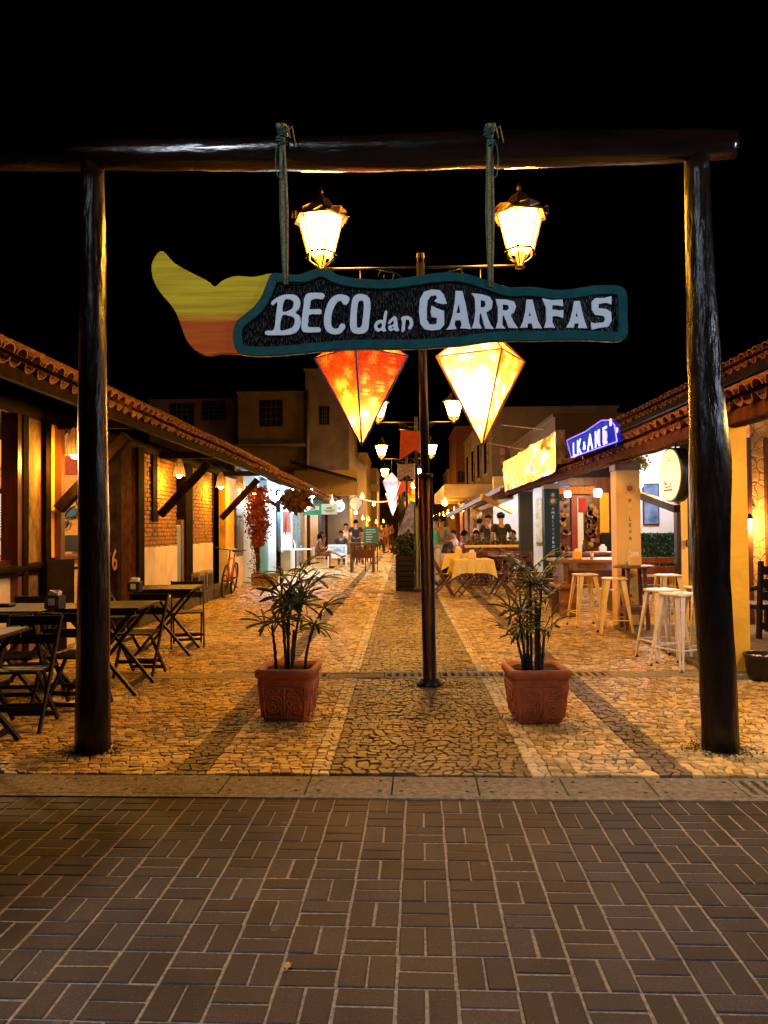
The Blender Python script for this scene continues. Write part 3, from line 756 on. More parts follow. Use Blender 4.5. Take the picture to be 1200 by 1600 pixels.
rope_bundle(441, 205, 447, 446, 'greenish rope bundle knotted over the beam nearer the whale tail, holding the sign', 3)
rope_bundle(765, 203, 766, 450, 'tan and green rope bundle over the beam above the word GARRAFAS', 4)

# ================================================================== LAMP POSTS WITH LANTERNS
MAT_PANE = glow('lit_lantern_glass', (1, .43, .035), 370)
MAT_PANE2 = glow('lit_lantern_glass_far', (1, .43, .04), 430)
def lantern_meshes(full=True):
    out = {}
    n = 6; rt, rb, h = .208, .125, .31
    b = MB()
    for i in range(n):                       # corner bars
        a = 2 * pi * i / n
        b.bar((rb * cos(a), rb * sin(a), 0), (rt * cos(a), rt * sin(a), h), .014, .014)
    for z, q in ((0, rb), (h, rt)):
        for i in range(n):
            a, c = 2 * pi * i / n, 2 * pi * (i + 1) / n
            b.bar((q * cos(a), q * sin(a), z), (q * cos(c), q * sin(c), z), .016, .018)
    out['cage'] = b
    b = MB()                                 # roof: flared hexagonal cap, ogee and finial
    prof = [(rt + .045, h - .012), (rt + .052, h + .004), (rt + .01, h + .045), (rt - .07, h + .095), (.10, h + .15), (.075, h + .19), (.03, h + .21), (.018, h + .24), (.03, h + .26), (.012, h + .285), (.002, h + .31)]
    b.lathe((0, 0, 0), [(.001, h - .004)] + prof, 6, smooth=False)
    out['cap'] = b
    b = MB()                                 # lifted petals at the eaves
    for i in range(n):
        a = 2 * pi * (i + .5) / n; c, s_ = cos(a), sin(a); w = .10
        p = lambda rr, t, z: V((rr * c - t * s_, rr * s_ + t * c, z))
        b.add([p(rt + .0, -w, h + .012), p(rt + .0, w, h + .012), p(rt + .045, -w * .9, h + .03), p(rt + .055, 0, h + .055), p(rt + .045, w * .9, h + .03), p(rt + .03, 0, h + .0)], [(0, 2, 3, 5), (5, 3, 4, 1), (0, 5, 1)])
    out['petals'] = b
    b = MB()                                 # scrolled foot
    for i in range(n):
        a = 2 * pi * i / n
        P = []
        for k in range(9):
            t = k / 8; rr = rb - .02 - t * .075 + .028 * sin(t * pi * 1.6); P.append((rr * cos(a), rr * sin(a), -.005 - t * .145))
        b.tube(P, .0075, 5)
        b.tube([(rb * cos(a) * 1.02 + .02 * cos(a) * cos(q), rb * sin(a) * 1.02 + .02 * sin(a) * cos(q), -.035 + .02 * sin(q)) for q in [j * .8 for j in range(7)]], .005, 4)
    b.lathe((0, 0, 0), [(.045, -.16), (.05, -.15), (.03, -.14), (.055, -.02), (.05, -.01)], 8)
    out['foot'] = b
    b = MB()
    for i in range(n):
        a, c = 2 * pi * i / n, 2 * pi * (i + 1) / n; k = .93; t = .004
        q = lambda rr, an, z: V((rr * k * cos(an), rr * k * sin(an), z))
        b.add([q(rb, a, .01), q(rb, c, .01), q(rt, c, h - .012), q(rt, a, h - .012)], [(0, 1, 2, 3)])
    b.add([V((rb * .9 * cos(2 * pi * i / n), rb * .9 * sin(2 * pi * i / n), .008)) for i in range(n)], [tuple(range(n - 1, -1, -1))])
    out['pane'] = b
    return out
LM = lantern_meshes()
def mesh_of(b, name, mats, smooth=None):
    o = b.build(name, mats); me = o.data; bpy.data.objects.remove(o); return me
ME_L = {'cage': mesh_of(LM['cage'], 'cage', MAT_COPPER), 'cap': mesh_of(LM['cap'], 'roof_cap', MAT_COPPER), 'petals': mesh_of(LM['petals'], 'cap_petals', MAT_COPPER),
        'foot': mesh_of(LM['foot'], 'scroll_foot', MAT_COPPER)}
panel = {}
for k, mt_ in ((0, MAT_PANE), (1, MAT_PANE2)):
    me = mesh_of(LM['pane'], 'glass_panes', mt_); panel[k] = me

def lamp_post(base, zarm, half, ztop, zthick, label, near, rz=0.0, lean=(0, 0), scale=1.0):
    t = thing('lamp_post', label, 'lamp post', (base.x, base.y, 0), rz, 'double lantern posts down the middle of the alley')
    lx = lean[0]
    b = MB(); b.tube([(0, 0, -.02), (0, 0, .06), (0, 0, .061), (lx * zthick, 0, zthick)], [.085, .085, .064, .062], 20)
    b.lathe((0, 0, 0), [(.12, 0), (.12, .02), (.09, .035), (.09, .05)], 20)
    b.build('lower_shaft', MAT_IRON, t)
    b = MB(); b.tube([(lx * zthick, 0, zthick - .01), (lx * ztop, 0, ztop)], [.040, .038], 16)
    b.tube([(lx * zthick, 0, zthick - .02), (lx * zthick, 0, zthick + .012)], [.068, .066], 20)
    b.build('upper_shaft', MAT_IRON, t)
    b = MB(); xo = lx * zarm
    b.tube([(xo - half, 0, zarm), (xo + half, 0, zarm)], .012, 8)
    b.tube([(xo - half * .2, 0, zarm - .10), (xo + half * .2, 0, zarm - .10)], .008, 6)
    b.build('arm', MAT_IRON, t)
    for sgn in (-1, 1):
        b = MB(); P = []
        for k in range(22):
            a = k / 21 * 2.2 * pi; rr = .085 * (1 - k / 30); P.append((xo + sgn * (.30 + rr * cos(a)), 0, zarm - .075 + rr * sin(a) * .9))
        b.tube(P, .006, 5)
        P = [(xo + sgn * .05, 0, zarm - .22), (xo + sgn * .12, 0, zarm - .12), (xo + sgn * .22, 0, zarm - .05), (xo + sgn * .38, 0, zarm - .015)]
        b.tube(P, .007, 5); b.build('scroll', MAT_IRON, t)
        if near:
            b = MB(); b.lathe((xo + sgn * .02, 0, ztop), [(.012, 0), (.012, .05), (.02, .06), (.012, .075), (.018, .09), (.008, .10), (.001, .105)], 8); b.build('finial', MAT_COPPER, t)
        ln = thing('lantern', 'lit', 'x'); del ln['label']; del ln['category']
        ln.parent = t; ln.location = (xo + sgn * (half - .02), 0, zarm + .14); ln.rotation_euler = (0, 0, R(12) * sgn); ln.scale = (scale,) * 3
        for key, nm in (('cage', 'cage'), ('cap', 'roof_cap'), ('petals', 'cap_petals'), ('foot', 'scroll_foot')):
            if near or key in ('cage', 'cap', 'foot'): place(nm, ME_L[key], ln)
        place('glass_panes', panel[0 if near else 1], ln)
    return t
pb = G(672, 1070)
tp = AT(657, 418, pb.y)
ZARM = tp.z
LEAN = (tp.x - pb.x) / tp.z
lamp_post(pb, ZARM, .92, AT(657, 412, pb.y).z, AT(664, 742, pb.y).z, 'tall black iron lamp post with two lit lanterns, nearest to the gate', True, 0, (LEAN, 0))
# moss and grit at its foot
b = MB(); rr_ = random.Random(9)
for i in range(300):
    a = rr_.uniform(0, 2 * pi); d = rr_.gauss(.14, .06); s_ = rr_.uniform(.003, .009)
    b.ball(V((pb.x + d * cos(a) * 1.25, pb.y + d * sin(a), s_ * .2)), s_, 6, sz=.5)
b.build('foot_dirt', MAT_SOIL, kind='stuff')
POSTS = [(650, 660), (635, 717), (629, 748), (626, 767), (623, 780)]
PB = []
for i, (px, py) in enumerate(POSTS):
    Y = (ZARM - 1.4) * 1200 / (826 - py) if i < 3 else (ZARM - 1.4) * 1200 / (826 - py)
    p = AT(px, py, Y); PB.append(V((p.x, Y, 0)))
    lamp_post(V((p.x, Y, 0)), ZARM, .86, ZARM + .12, 1.9,
              ['black lamp post with two lit lanterns rising behind the slatted crate planter', 'black lamp post with two lit lanterns right behind the orange banner',
               'small distant lamp post with lanterns, fourth down the alley', 'small distant lamp post with lanterns, fifth down the alley', 'farthest lamp post of the alley, lanterns tiny'][i], False)

# ================================================================== DIAMOND FABRIC LANTERNS
def fabric(name, c0, c1, c2, sc=9.0):
    mt = bpy.data.materials.new(name); mt.use_nodes = True; nt = mt.node_tree; N = nt.nodes; L = nt.links
    bs = N['Principled BSDF']; tc = N.new('ShaderNodeTexCoord')
    vo = N.new('ShaderNodeTexVoronoi'); vo.inputs['Scale'].default_value = sc; L.new(tc.outputs['Object'], vo.inputs['Vector'])
    # petals: angle of the offset from the cell centre
    sub = N.new('ShaderNodeVectorMath'); sub.operation = 'SUBTRACT'; L.new(tc.outputs['Object'], sub.inputs[0]); L.new(vo.outputs['Position'], sub.inputs[1])
    sp_ = N.new('ShaderNodeSeparateXYZ'); L.new(sub.outputs[0], sp_.inputs[0])
    at = N.new('ShaderNodeMath'); at.operation = 'ARCTAN2'; L.new(sp_.outputs[2], at.inputs[0])
    sm = N.new('ShaderNodeMath'); sm.operation = 'ADD'; L.new(sp_.outputs[0], sm.inputs[0]); L.new(sp_.outputs[1], sm.inputs[1]); L.new(sm.outputs[0], at.inputs[1])
    mu = N.new('ShaderNodeMath'); mu.operation = 'MULTIPLY'; mu.inputs[1].default_value = 9; L.new(at.outputs[0], mu.inputs[0])
    si = N.new('ShaderNodeMath'); si.operation = 'SINE'; L.new(mu.outputs[0], si.inputs[0])
    pe = N.new('ShaderNodeMath'); pe.operation = 'MULTIPLY_ADD'; pe.inputs[1].default_value = .10; L.new(si.outputs[0], pe.inputs[0]); L.new(vo.outputs['Distance'], pe.inputs[2])
    r1 = N.new('ShaderNodeValToRGB'); r1.color_ramp.interpolation = 'EASE'; e = r1.color_ramp.elements
    e[0].position = .06; e[0].color = (*c2, 1); e[1].position = .12; e[1].color = (*c1, 1)
    for p_, c_ in ((.36, c1), (.42, c0), (.62, c0), (.66, tuple(x * .75 for x in c0))):
        q = e.new(p_); q.color = (*c_, 1)
    L.new(pe.outputs[0], r1.inputs[0])
    wv = N.new('ShaderNodeTexNoise'); wv.inputs['Scale'].default_value = 22; wv.inputs['Distortion'].default_value = 2.5; L.new(tc.outputs['Object'], wv.inputs['Vector'])
    r2_ = N.new('ShaderNodeValToRGB'); e = r2_.color_ramp.elements; e[0].position = .47; e[0].color = (.72, .62, .5, 1); e[1].position = .53; e[1].color = (1.0, 1.0, 1.0, 1); L.new(wv.outputs[0], r2_.inputs[0])
    mx = N.new('ShaderNodeMix'); mx.data_type = 'RGBA'; mx.blend_type = 'MULTIPLY'; mx.inputs[0].default_value = 1; L.new(r1.outputs[0], mx.inputs[6]); L.new(r2_.outputs[0], mx.inputs[7])
    L.new(mx.outputs[2], bs.inputs['Base Color']); bs.inputs['Roughness'].default_value = .8
    tr = N.new('ShaderNodeBsdfTranslucent'); L.new(mx.outputs[2], tr.inputs[0]); ms = N.new('ShaderNodeMixShader'); ms.inputs[0].default_value = .62
    L.new(bs.outputs[0], ms.inputs[1]); L.new(tr.outputs[0], ms.inputs[2]); L.new(ms.outputs[0], N['Material Output'].inputs[0])
    return mt
FAB = [fabric('orange_floral_cloth', (.85, .17, .015), (.88, .50, .05), (.7, .6, .08), 7),
       fabric('red_rose_cloth', (.78, .12, .02), (.72, .38, .08), (.95, .50, .14), 8),
       fabric('cream_blossom_cloth', (.90, .52, .16), (.88, .72, .62), (.95, .85, .4), 9),
       fabric('gold_daisy_cloth', (.50, .20, .02), (.95, .72, .16), (.8, .4, .05), 8)]
MAT_PIPE_B = mat('blue_piping', (0.02, 0.03, 0.25), .6, na=.1)
MAT_PIPE_O = mat('orange_piping', (0.55, 0.17, 0.03), .6, na=.1)
MAT_BULB = glow('lit_warm_bulb', (1, .62, .25), 25)
MAT_LILAC = mat('lilac_cloth', (.70, .62, .85), .8, transl=.6, na=.2, ns=9)
def diamond(top, rad, zt, ze, zb, rz, f0, f1, pipe, label, power, bz, group=None, hang=None, col=WARM):
    t = thing('diamond_lantern', label, 'fabric lantern', (top.x, top.y, ze), rz, group)
    C_ = [V((rad * cos(pi / 2 * k), rad * sin(pi / 2 * k), 0)) for k in range(4)]
    T, B_ = V((0, 0, zt - ze)), V((0, 0, zb - ze))
    for k in range(4):
        a, c = C_[k], C_[(k + 1) % 4]
        nb = MB(); n = 6
        # lower panel, gently bellied
        def pan(A, Bq, D, nm, mt_):
            m_ = MB(); vs = []; idx = {}
            for i in range(n + 1):
                for j in range(n + 1 - i):
                    u, w = i / n, j / n; p = A * (1 - u - w) + Bq * u + D * w
                    nn = (Bq - A).cross(D - A).normalized(); nn = nn if nn.dot(p) > 0 else -nn
                    p = p - nn * (.10 * rad * (u * w + u * (1 - u - w) + w * (1 - u - w)) * 1.0)
                    idx[(i, j)] = len(vs); vs.append(p)
            fs = []
            for i in range(n):
                for j in range(n - i):
                    fs.append((idx[(i, j)], idx[(i + 1, j)], idx[(i, j + 1)]))
                    if i + j < n - 1: fs.append((idx[(i + 1, j)], idx[(i + 1, j + 1)], idx[(i, j + 1)]))
            m_.add(vs, fs, 0, True); return m_.build(nm, mt_, t)
        f_ = f0 if k % 2 == 0 else f1
        pan(a, c, B_, 'lower_panel', f_); pan(a, c, T, 'upper_panel', f_)
    for k in range(4):
        m_ = MB(); m_.tube([C_[k], B_], .009, 6); m_.tube([C_[k], T], .007, 6); m_.tube([C_[k], C_[(k + 1) % 4]], .006, 6); m_.build('piping', pipe, t)
    if hang:
        m_ = MB(); m_.tube([T, V((0, 0, hang - ze))], .006, 6); m_.build('cord', MAT_BLACK, t)
    m_ = MB(); m_.ball((0, 0, bz - ze), .035, 10); m_.build('bulb', MAT_BULB, t)
    lamp('lantern_bulb_light', (top.x, top.y, bz), power, col, .045)
    return t
dY = pb.y
e1 = AT(564, 558, dY); e2 = AT(752, 561, dY)
diamond(e1, .425, AT(565, 500, dY).z, e1.z, AT(565, 697, dY).z, R(-93), FAB[1], FAB[0], MAT_PIPE_B,
        'orange and red floral cloth diamond lantern with blue edging, bright at its tip', 260, AT(565, 655, dY).z, 'cloth diamond lanterns', ZARM, (1, .66, .34))
diamond(e2, .43, AT(752, 500, dY).z, e2.z, AT(752, 697, dY).z, R(-72), FAB[3], FAB[2], MAT_PIPE_O,
        'cream and gold floral cloth diamond lantern glowing nearly white', 430, AT(752, 612, dY).z, 'cloth diamond lanterns', ZARM, (1, .62, .32))
k = 0
for i in (1, 2, 3):
    for sx in (-.5, .5):
        q = PB[i] + V((sx, 0, 0))
        diamond(q, .40, 3.3, 2.98, 2.15, R(40), MAT_LILAC if sx < 0 else FAB[2], FAB[2] if sx > 0 else MAT_LILAC, MAT_PIPE_O,
                ['white glowing cloth lantern on the third lamp post, side of the chalkboard', 'slim golden glowing cloth lantern beside the third lamp post shaft',
                 'small white cloth lantern on the fourth lamp post', 'small gold cloth lantern on the fourth lamp post',
                 'tiny white cloth lantern on the fifth lamp post', 'tiny gold cloth lantern on the fifth lamp post'][k], 60, 2.6, 'cloth diamond lanterns', ZARM, (1, .72, .5) if sx < 0 else WARM); k += 1

# swallow-tailed banners on the posts behind
def banner(Y, pts, m_, label, bow=.06, rod=True, group='swallow-tailed cloth banners'):
    P = [AT(x, y, Y) for x, y in pts]; b = MB()
    n = len(P); th = .006
    c = sum(P, V()) / n
    fr = [p - c for p in P]; 
    b.add([p + V((0, 0, 0)) for p in fr] + [p + V((0, th, 0)) for p in fr], [tuple(range(n)), tuple(range(2 * n - 1, n - 1, -1))] + [(i, n + i, n + (i + 1) % n, (i + 1) % n) for i in range(n)])
    t = thing('hanging_banner', label, 'banner', c, 0, group)
    b.build('cloth', m_, t)
    if rod:
        r_ = MB(); r_.tube([fr[0] + V((-.03, 0, .01)), fr[1] + V((.03, 0, .01))], .012, 6); r_.build('rod', MAT_IRON, t)
    return t
M_OR = mat('orange_banner_cloth', (.60, .13, .03), .85, ns=7, na=.12, transl=.25)
M_ST = mat('tan_patterned_cloth', (.36, .22, .10), .85, ns=3, na=.6, transl=.3, stretch=(6, 1, 6))
banner(16.8, [(626, 672), (664, 675), (664, 715), (649, 703), (624, 719)], M_OR, 'plain orange swallow-tailed banner hung high beside the black lamp post')
banner(25.6, [(621, 726), (650, 725), (651, 752), (636, 742), (621, 753)], M_ST, 'tan striped swallow-tailed banner under the orange one')
banner(35.5, [(621, 752), (643, 752), (643, 775), (632, 767), (621, 776)], M_OR, 'small orange brown banner hung below the tan striped one')
# tall lilac cloth triangle stretched down by the planter
b = MB(); P = [AT(640, 782, 24), AT(655, 786, 24.2), AT(651, 850, 24.2), AT(632, 868, 24), AT(621, 836, 24)]; c = sum(P, V()) / 5
fr = [p - c for p in P]
b.add(fr + [p + V((0, .02, 0)) for p in fr], [(0, 1, 2, 3, 4), (9, 8, 7, 6, 5)] + [(i, 5 + i, 5 + (i + 1) % 5, (i + 1) % 5) for i in range(5)])
tag(b.build('stretched_cloth', mat('lilac_print_cloth', (.34, .32, .50), .8, ns=6, na=.5, transl=.2), None, c), 'lilac patterned cloth stretched down behind the crate planter', 'cloth')

# ================================================================== TERRACOTTA PLANTERS
def planter(px, py, rz, label):
    p = G(px, py); w0, w1, h = .155, .212, .385
    t = thing('terracotta_planter', label, 'planter', (p.x, p.y + .19, 0), rz, 'terracotta planters flanking the alley')
    b = MB(); k = 10
    def ring(hw, z):                       # rounded square
        o = []
        for q in range(4):
            for j in range(5):
                a = pi / 2 * q + pi / 2 * (j / 4); cr = .045; cx = (hw - cr) * (1 if q in (0, 3) else -1); cy = (hw - cr) * (1 if q in (0, 1) else -1)
                o.append(V((cx + cr * cos(a), cy + cr * sin(a), z)))
        return o
    prof = [(w0, 0), (w0 + .008, .01), (w0 + .022, .08), (w0 + .04, .20), (w0 + .047, .28), (w0 + .044, .315), (w1 - .004, .322), (w1 + .006, .333), (w1 + .008, .372), (w1, h), (w1 - .028, h), (w1 - .036, h - .05)]
    vs = []; 
    for hw, z in prof: vs += ring(hw, z)
    n = 20; fs = [(i * n + j, i * n + (j + 1) % n, (i + 1) * n + (j + 1) % n, (i + 1) * n + j) for i in range(len(prof) - 1) for j in range(n)]
    fs.append(tuple(range(n - 1, -1, -1))); b.add(vs, fs, 0, True); b.build('pot', MAT_TERRA, t)
    # raised scrollwork on each side
    def surf(side, u, z):
        hw = w0 + .022 + (.025 * (z - .08) / .2) + .001
        q = {0: V((u, -hw, z)), 1: V((hw, u, z)), 2: V((-hw, -u, z))}[side]; return q
    for side in (0, 1, 2):
        b = MB()
        def strip(P, r_): b.tube([surf(side, u, z) for u, z in P], r_, 6)
        fr_ = [(-.135, .27), (-.15, .25), (-.15, .21), (-.135, .185), (-.15, .15), (-.14, .06), (-.12, .04), (.12, .04), (.14, .06), (.15, .15), (.135, .185), (.15, .21), (.15, .25), (.135, .27)]
        P = catmull(fr_, 3); b.tube([surf(side, u, z) for u, z in P], .0055, 5, closed=True)
        for sg in (-1, 1):
            for cu, cz, r0, turns, ph, dr in ((.085, .105, .048, 1.6, 2.2, 1), (.10, .225, .030, 1.4, .3, -1), (.045, .23, .024, 1.3, 3.4, 1)):
                P = [(sg * (cu + r0 * (1 - .75 * i / 24) * cos(ph + dr * 2 * pi * turns * i / 24)), cz + r0 * (1 - .75 * i / 24) * .85 * sin(ph + dr * 2 * pi * turns * i / 24)) for i in range(25)]
                strip(P, .0085)
            strip(catmull([(sg * .012, .05), (sg * .03, .10), (sg * .02, .16), (sg * .05, .19), (sg * .11, .175), (sg * .05, .165), (sg * .035, .12)], 3)[:-3], .008)
        strip([(0, .05), (0, .12), (0, .18), (0, .255)], .009)
        b.build('scroll_relief', MAT_TERRA, t)
    b = MB(); r_ = random.Random(px); vs = []; m_ = 8; q = w1 - .032
    for i in range(m_ + 1):
        for j in range(m_ + 1): vs.append(((i / m_ * 2 - 1) * q, (j / m_ * 2 - 1) * q, h - .045 + r_.uniform(0, .03)))
    b.add(vs, [(i * (m_ + 1) + j, (i + 1) * (m_ + 1) + j, (i + 1) * (m_ + 1) + j + 1, i * (m_ + 1) + j + 1) for i in range(m_) for j in range(m_)], 0, True)
    b.build('soil', MAT_SOIL, t)
    return t
def palm_leaf_mesh(seed, L_=.22, n=7):
    r = random.Random(seed); b = MB()
    spread = R(r.uniform(105, 165))
    for k in range(n):
        a = -spread + 2 * spread * k / (n - 1) + r.uniform(-.08, .08)
        ln = L_ * (1 - .28 * abs(a) / spread) * r.uniform(.88, 1.1); w = .0088 * r.uniform(.8, 1.15); dr = r.uniform(.05, .5)
        d = V((cos(a), sin(a), 0)); s_ = V((-sin(a), cos(a), 0)); m_ = 5; vs = []
        for i in range(m_ + 1):
            t = i / m_; ww = w * (0.35 + 1.1 * min(1, t * 2.2)) * (1 if t < .8 else max(.35, 1 - (t - .8) * 3.2))
            c = d * (ln * t) + V((0, 0, .06 * t * (1 - t) * 1.2 - dr * ln * t * t * .42))
            vs += [c - s_ * ww + V((0, 0, -.004)), c + V((0, 0, .003)), c + s_ * ww + V((0, 0, -.004))]
        fs = []
        for i in range(m_): fs += [(3 * i, 3 * i + 1, 3 * i + 4, 3 * i + 3), (3 * i + 1, 3 * i + 2, 3 * i + 5, 3 * i + 4)]
        b.add(vs, fs, 0, True)
    b.tube([(0, 0, 0), (-.04, 0, -.02), (-.14, 0, -.07)], [.003, .003, .0035], 4)
    me = bpy.data.meshes.new('leaf'); me.from_pydata([tuple(v) for v in b.v], [], b.f); me.materials.append(MAT_LEAF); me.polygons.foreach_set('use_smooth', b.sm)
    return me
LEAFS = [palm_leaf_mesh(s, .25 if s % 2 else .225, 7 + s % 4) for s in range(9)]
def palm(loc, canes, label, seed, zsoil=.355, spread=1.0):
    r = random.Random(seed); t = thing('lady_palm', label, 'palm', (loc[0], loc[1], zsoil - .005), 0, 'potted lady palms')
    for x0, y0, x1, y1, h, nl in canes:
        pts = [V((x0, y0, 0)), V((x0 * .8 + x1 * .2, y0, h * .35)), V((x0 * .4 + x1 * .6, (y0 + y1) / 2, h * .7)), V((x1, y1, h))]
        b = MB(); PP_ = []
        for i in range(3):
            for j in range(6): PP_.append(pts[i].lerp(pts[i + 1], j / 6) + V((r.uniform(-.002, .002), r.uniform(-.002, .002), 0)))
        PP_.append(pts[3]); b.tube(PP_, [.0125 * r.uniform(.8, 1.2) * (1 - .35 * i / len(PP_)) for i in range(len(PP_))], 7)
        b.build('cane', MAT_STEM, t)
        for k in range(nl):
            a = 2 * pi * k / nl * 1.62 + r.uniform(-.4, .4); tt = 1 - .42 * (k / nl) * r.uniform(.5, 1.2)
            c = pts[0].lerp(pts[3], tt) if tt < .99 else pts[3]
            c = V((pts[3].x * tt + x0 * (1 - tt), pts[3].y * tt + y0 * (1 - tt), h * tt))
            out = (.07 + .09 * r.random()) * spread; up = .06 + .08 * r.random() - .10 * (1 - tt)
            q = c + V((cos(a) * out, sin(a) * out * .9, up))
            o = place('leaf', LEAFS[r.randrange(9)], t, q)
            o.rotation_euler = (r.uniform(-.5, .5), r.uniform(-1.15, -.15), a); o.scale = (r.uniform(.8, 1.08) * (.45 + .55 * spread),) * 3
            b = MB(); b.tube([c, c.lerp(q, .6) + V((0, 0, .012)), q], .0032, 4); b.build('leaf_stalk', MAT_STEM, t)
    return t
pl1 = planter(446, 1130, R(-3), 'square terracotta planter with scroll relief, on the side nearer the orange bicycle')
pl2 = planter(845, 1133, R(3), 'square terracotta planter with scroll relief, on the side nearer the metal stools')
palm((pl1.location.x, pl1.location.y), [(-.10, .02, -.13, .02, .33, 4), (-.01, 0, .02, -.02, .66, 5), (.02, .05, .10, .04, .56, 4), (-.03, .05, -.07, .05, .52, 4), (.0, -.03, .0, -.06, .42, 0), (.12, -.01, .19, -.02, .34, 4), (.03, -.05, .04, -.02, .30, 0)],
     'lady palm with spreading fans in the planter beside the drain, nearer the bicycle', 21)
palm((pl2.location.x, pl2.location.y), [(-.03, 0, -.03, 0, .72, 5), (.02, .02, .06, .03, .62, 5), (-.07, .02, -.12, .0, .44, 4), (-.09, -.03, -.14, -.04, .24, 4), (.0, -.04, .0, -.05, .52, 0), (.05, 0, .07, .0, .30, 3), (.03, -.02, .02, .0, .46, 0), (-.05, .03, -.05, .03, .55, 0)],
     'taller darker lady palm in the planter nearer the metal stools', 22, spread=.62)
# water stains and grit beside the planters
b = MB(); rr_ = random.Random(19)
for q in (pl1.location, pl2.location):
    for i in range(150):
        a = rr_.uniform(0, 2 * pi); d = abs(rr_.gauss(.26, .06)); s_ = rr_.uniform(.003, .009)
        b.ball(V((q.x + .06 + d * cos(a), q.y + d * sin(a) * .8, .003)), s_, 6, sz=.4)
b.build('spilled_soil', MAT_SOIL, kind='stuff')

# ================================================================== crate planter round the second post
cp = G(641, 924)
t = thing('crate_planter', 'large dark slatted wooden crate planter standing in the middle of the alley', 'planter', (cp.x, cp.y + .28, 0))
W2, H2 = .31, .78
for side in range(4):
    for k in range(7):
        z = .06 + k * .112; b = MB(); c = {0: (0, -W2, z), 1: (W2, 0, z), 2: (0, W2, z), 3: (-W2, 0, z)}[side]
        b.box(c, ((2 * W2 - .03, .022, .095) if side % 2 == 0 else (.022, 2 * W2 + .02, .095)), bev=.004); b.build('slat', MAT_DARKWOOD, t)
for sx in (-1, 1):
    for sy in (-1, 1):
        b = MB(); b.box((sx * (W2 - .03), sy * (W2 - .035), H2 / 2 + .01), (.045, .045, H2 + .02)); b.build('corner_post', MAT_DARKWOOD, t)
b = MB(); b.box((0, 0, H2 - .10), (2 * W2 - .06, 2 * W2 - .06, .03)); b.build('soil', MAT_SOIL, t)
def bush(name, loc, rx, ry, rz_, n, m_, label, cat, seed, leaf=.05, group=None, stem=True, parent=None):
    r = random.Random(seed)
    b = MB()
    for i in range(n):
        while True:
            p = V((r.uniform(-1, 1), r.uniform(-1, 1), r.uniform(-1, 1)))
            if .25 < p.length < 1: break
        p = V((p.x * rx, p.y * ry, p.z * rz_ + rz_)); l = leaf * r.uniform(.6, 1.3); d = V((r.gauss(0, 1), r.gauss(0, 1), r.gauss(0, .8))).normalized()
        s_ = d.cross(V((r.gauss(0, 1), r.gauss(0, 1), r.gauss(0, 1)))).normalized() * l * .32
        b.add([p, p + d * l * .5 + s_, p + d * l, p + d * l * .5 - s_], [(0, 1, 2, 3)])
    o = thing(name, label, cat, loc, 0, group)
    b.build('foliage', m_, o, fix=False, kind='stuff')
    if stem:
        b = MB()
        for k in range(5): b.tube([(0, 0, 0), (r.uniform(-.4, .4) * rx, r.uniform(-.4, .4) * ry, rz_), (r.uniform(-.8, .8) * rx, r.uniform(-.8, .8) * ry, rz_ * 1.7)], [.008, .006, .003], 5)
        b.build('stems', MAT_STEM, o)
    return o
M_FOL = mat('dark_green_foliage', (.035, .055, .018), .5, ns=8, na=.5, transl=.2)
bush('crate_plant', (cp.x, cp.y + .28, H2 - .09), .42, .38, .30, 900, M_FOL, 'bushy dark plant spilling over the slatted crate planter', 'plant', 31, .10)

# ================================================================== TILED GALLERY ROOFS
def barrel(L_, r0, r1, up=True, n=6, thick=.014):
    """one half-round clay tile, length along +x, hollow side down (or up for a channel tile)"""
    b = MB(); vs = []; sg = 1 if up else -1
    for x, r_ in ((0, r0), (L_, r1)):
        for rad in (r_, r_ - thick):
            for j in range(n + 1):
                a = pi * j / n; vs.append(V((x, rad * cos(a), sg * rad * sin(a) * .85)))
    m_ = n + 1; fs = []
    for j in range(n):
        fs += [(j, j + 1, 2 * m_ + j + 1, 2 * m_ + j), (m_ + j, 3 * m_ + j, 3 * m_ + j + 1, m_ + j + 1), (j, m_ + j, m_ + j + 1, j + 1), (2 * m_ + j, 2 * m_ + j + 1, 3 * m_ + j + 1, 3 * m_ + j)]
    fs += [(0, 2 * m_, 3 * m_, m_), (n, m_ + n, 3 * m_ + n, 2 * m_ + n)]
    b.add(vs, fs, 0, False); return b
def tile_mesh(mt_, up):
    o = barrel(.44, .086 if up else .084, .070 if up else .096, up).build('roof_tile', mt_); me = o.data; bpy.data.objects.remove(o); return me
